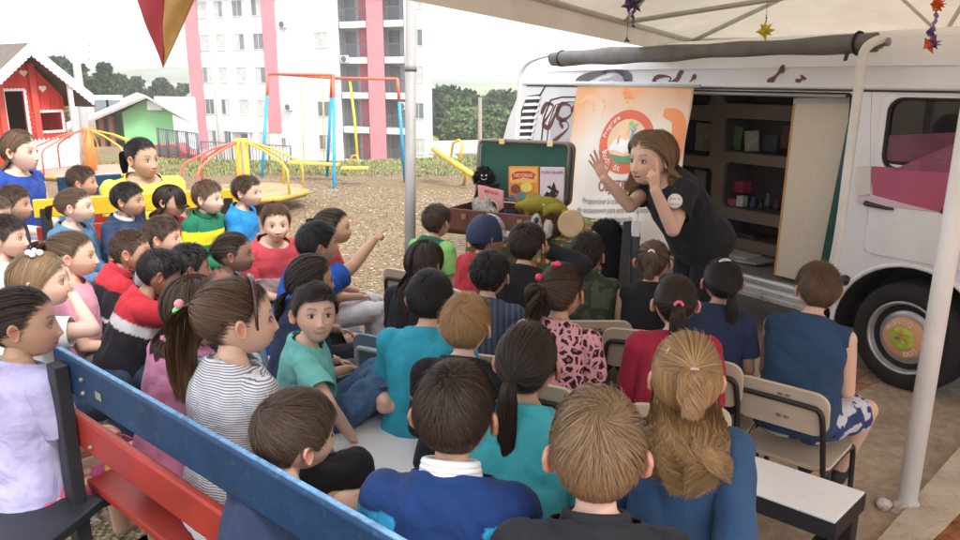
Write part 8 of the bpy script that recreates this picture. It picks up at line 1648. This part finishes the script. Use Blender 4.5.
def badge(e, B, rt, fw, ax, s):
    c = U(675, 201, 3.46); mb = MB(); nrm = (Vector((0,0,H))-c).normalized(); nrm = (nrm+Vector((.1,0,.1))).normalized(); MM = frame(c, Vector((0,0,1)).cross(nrm).normalized(), nrm.cross(Vector((0,0,1)).cross(nrm)).normalized(), nrm); mb.lathe([(.001,-.003),(.033,-.003),(.033,.003),(.001,.004)], MM, n=28); q = mb.build('round_print', mat('print_white', (.76,.74,.70), .45), e)
    mb = MB(); mb.add(*text_plate('Roda de', .014, MM @ Matrix.Translation((0,.010,.007)), .001), m=acc('greyprint', (.25,.28,.3))); mb.add(*text_plate('Histórias', .013, MM @ Matrix.Translation((0,-.014,.007)), .001), m=acc('greyprint', (.25,.28,.3))); mb.build('print_lettering', None, q)
    for i, ch in enumerate('CONTAR'):
        c = U(693+i*5.0, 160+i*11.5, 3.64+.03*i); nr2 = (Vector((.6,-1,.4))).normalized(); M2 = frame(c, Vector((0,0,1)).cross(nr2).normalized(), nr2.cross(Vector((0,0,1)).cross(nr2)).normalized(), nr2)
    return
SW = dict(cat='woman', t=3.72, hip=hipw, h=258, hh=234, tilt=2, hair=('long', 'light'), near=0, s=1.22, hs=1.16, wid=1.22, top=blk_t, sleeve='short', bottom=blackp_, legs='stand', skin='light', mouth=.5, smile=.2, chub=.25,
  arms=((655, 190, 3.44), (604, 178, 3.74)), polesv=((676, 275, 3.5), (640, 250, 3.85)), hands=('point', 'open'), palms=(((.0,-.05,1),(.3,-.9,0)), ((-.35,0,1),(.2,.9,-.2))), hairkw=dict(ln=.12, wave=2.2, th=.022, spread=.045, side=95, push=.01), tips=(.36,.20,.09), hairvar=.35, top2=badge, shoes=sneaker, hemz=-.06)
P((651, 157), 'storyteller woman in black t-shirt bending forward with both hands raised by her face', **SW)
# ---------------------------------------------------------------- chairs under the seated children
KIND = {}
for i, (kind, pos, hd) in enumerate(SEATS):
    if kind not in KIND:
        e = make_chair('school_chair' if kind == 'beige' else 'plastic_chair', beige if kind == 'beige' else bluep2, tubeb if kind == 'beige' else greyt, ''); KIND[kind] = e
    else: e = copy_tree(KIND[kind])
    f_ = Vector((math.sin(R(hd)), math.cos(R(hd)), 0))*.045; e.location = (pos.x+f_.x, pos.y+f_.y, pos.z); e.rotation_euler = (0, 0, -R(hd)); e.scale = (.88, .88, max(.76, min(.95, pos.z/.44))); kidl = SEATLAB[i] if i < len(SEATLAB) else ''
    e['label'] = ('beige school chair under the ' if kind == 'beige' else 'blue grey chair under the ')+kidl; e['category'] = 'chair'; e['group'] = 'beige school chairs' if kind == 'beige' else 'blue grey chairs'
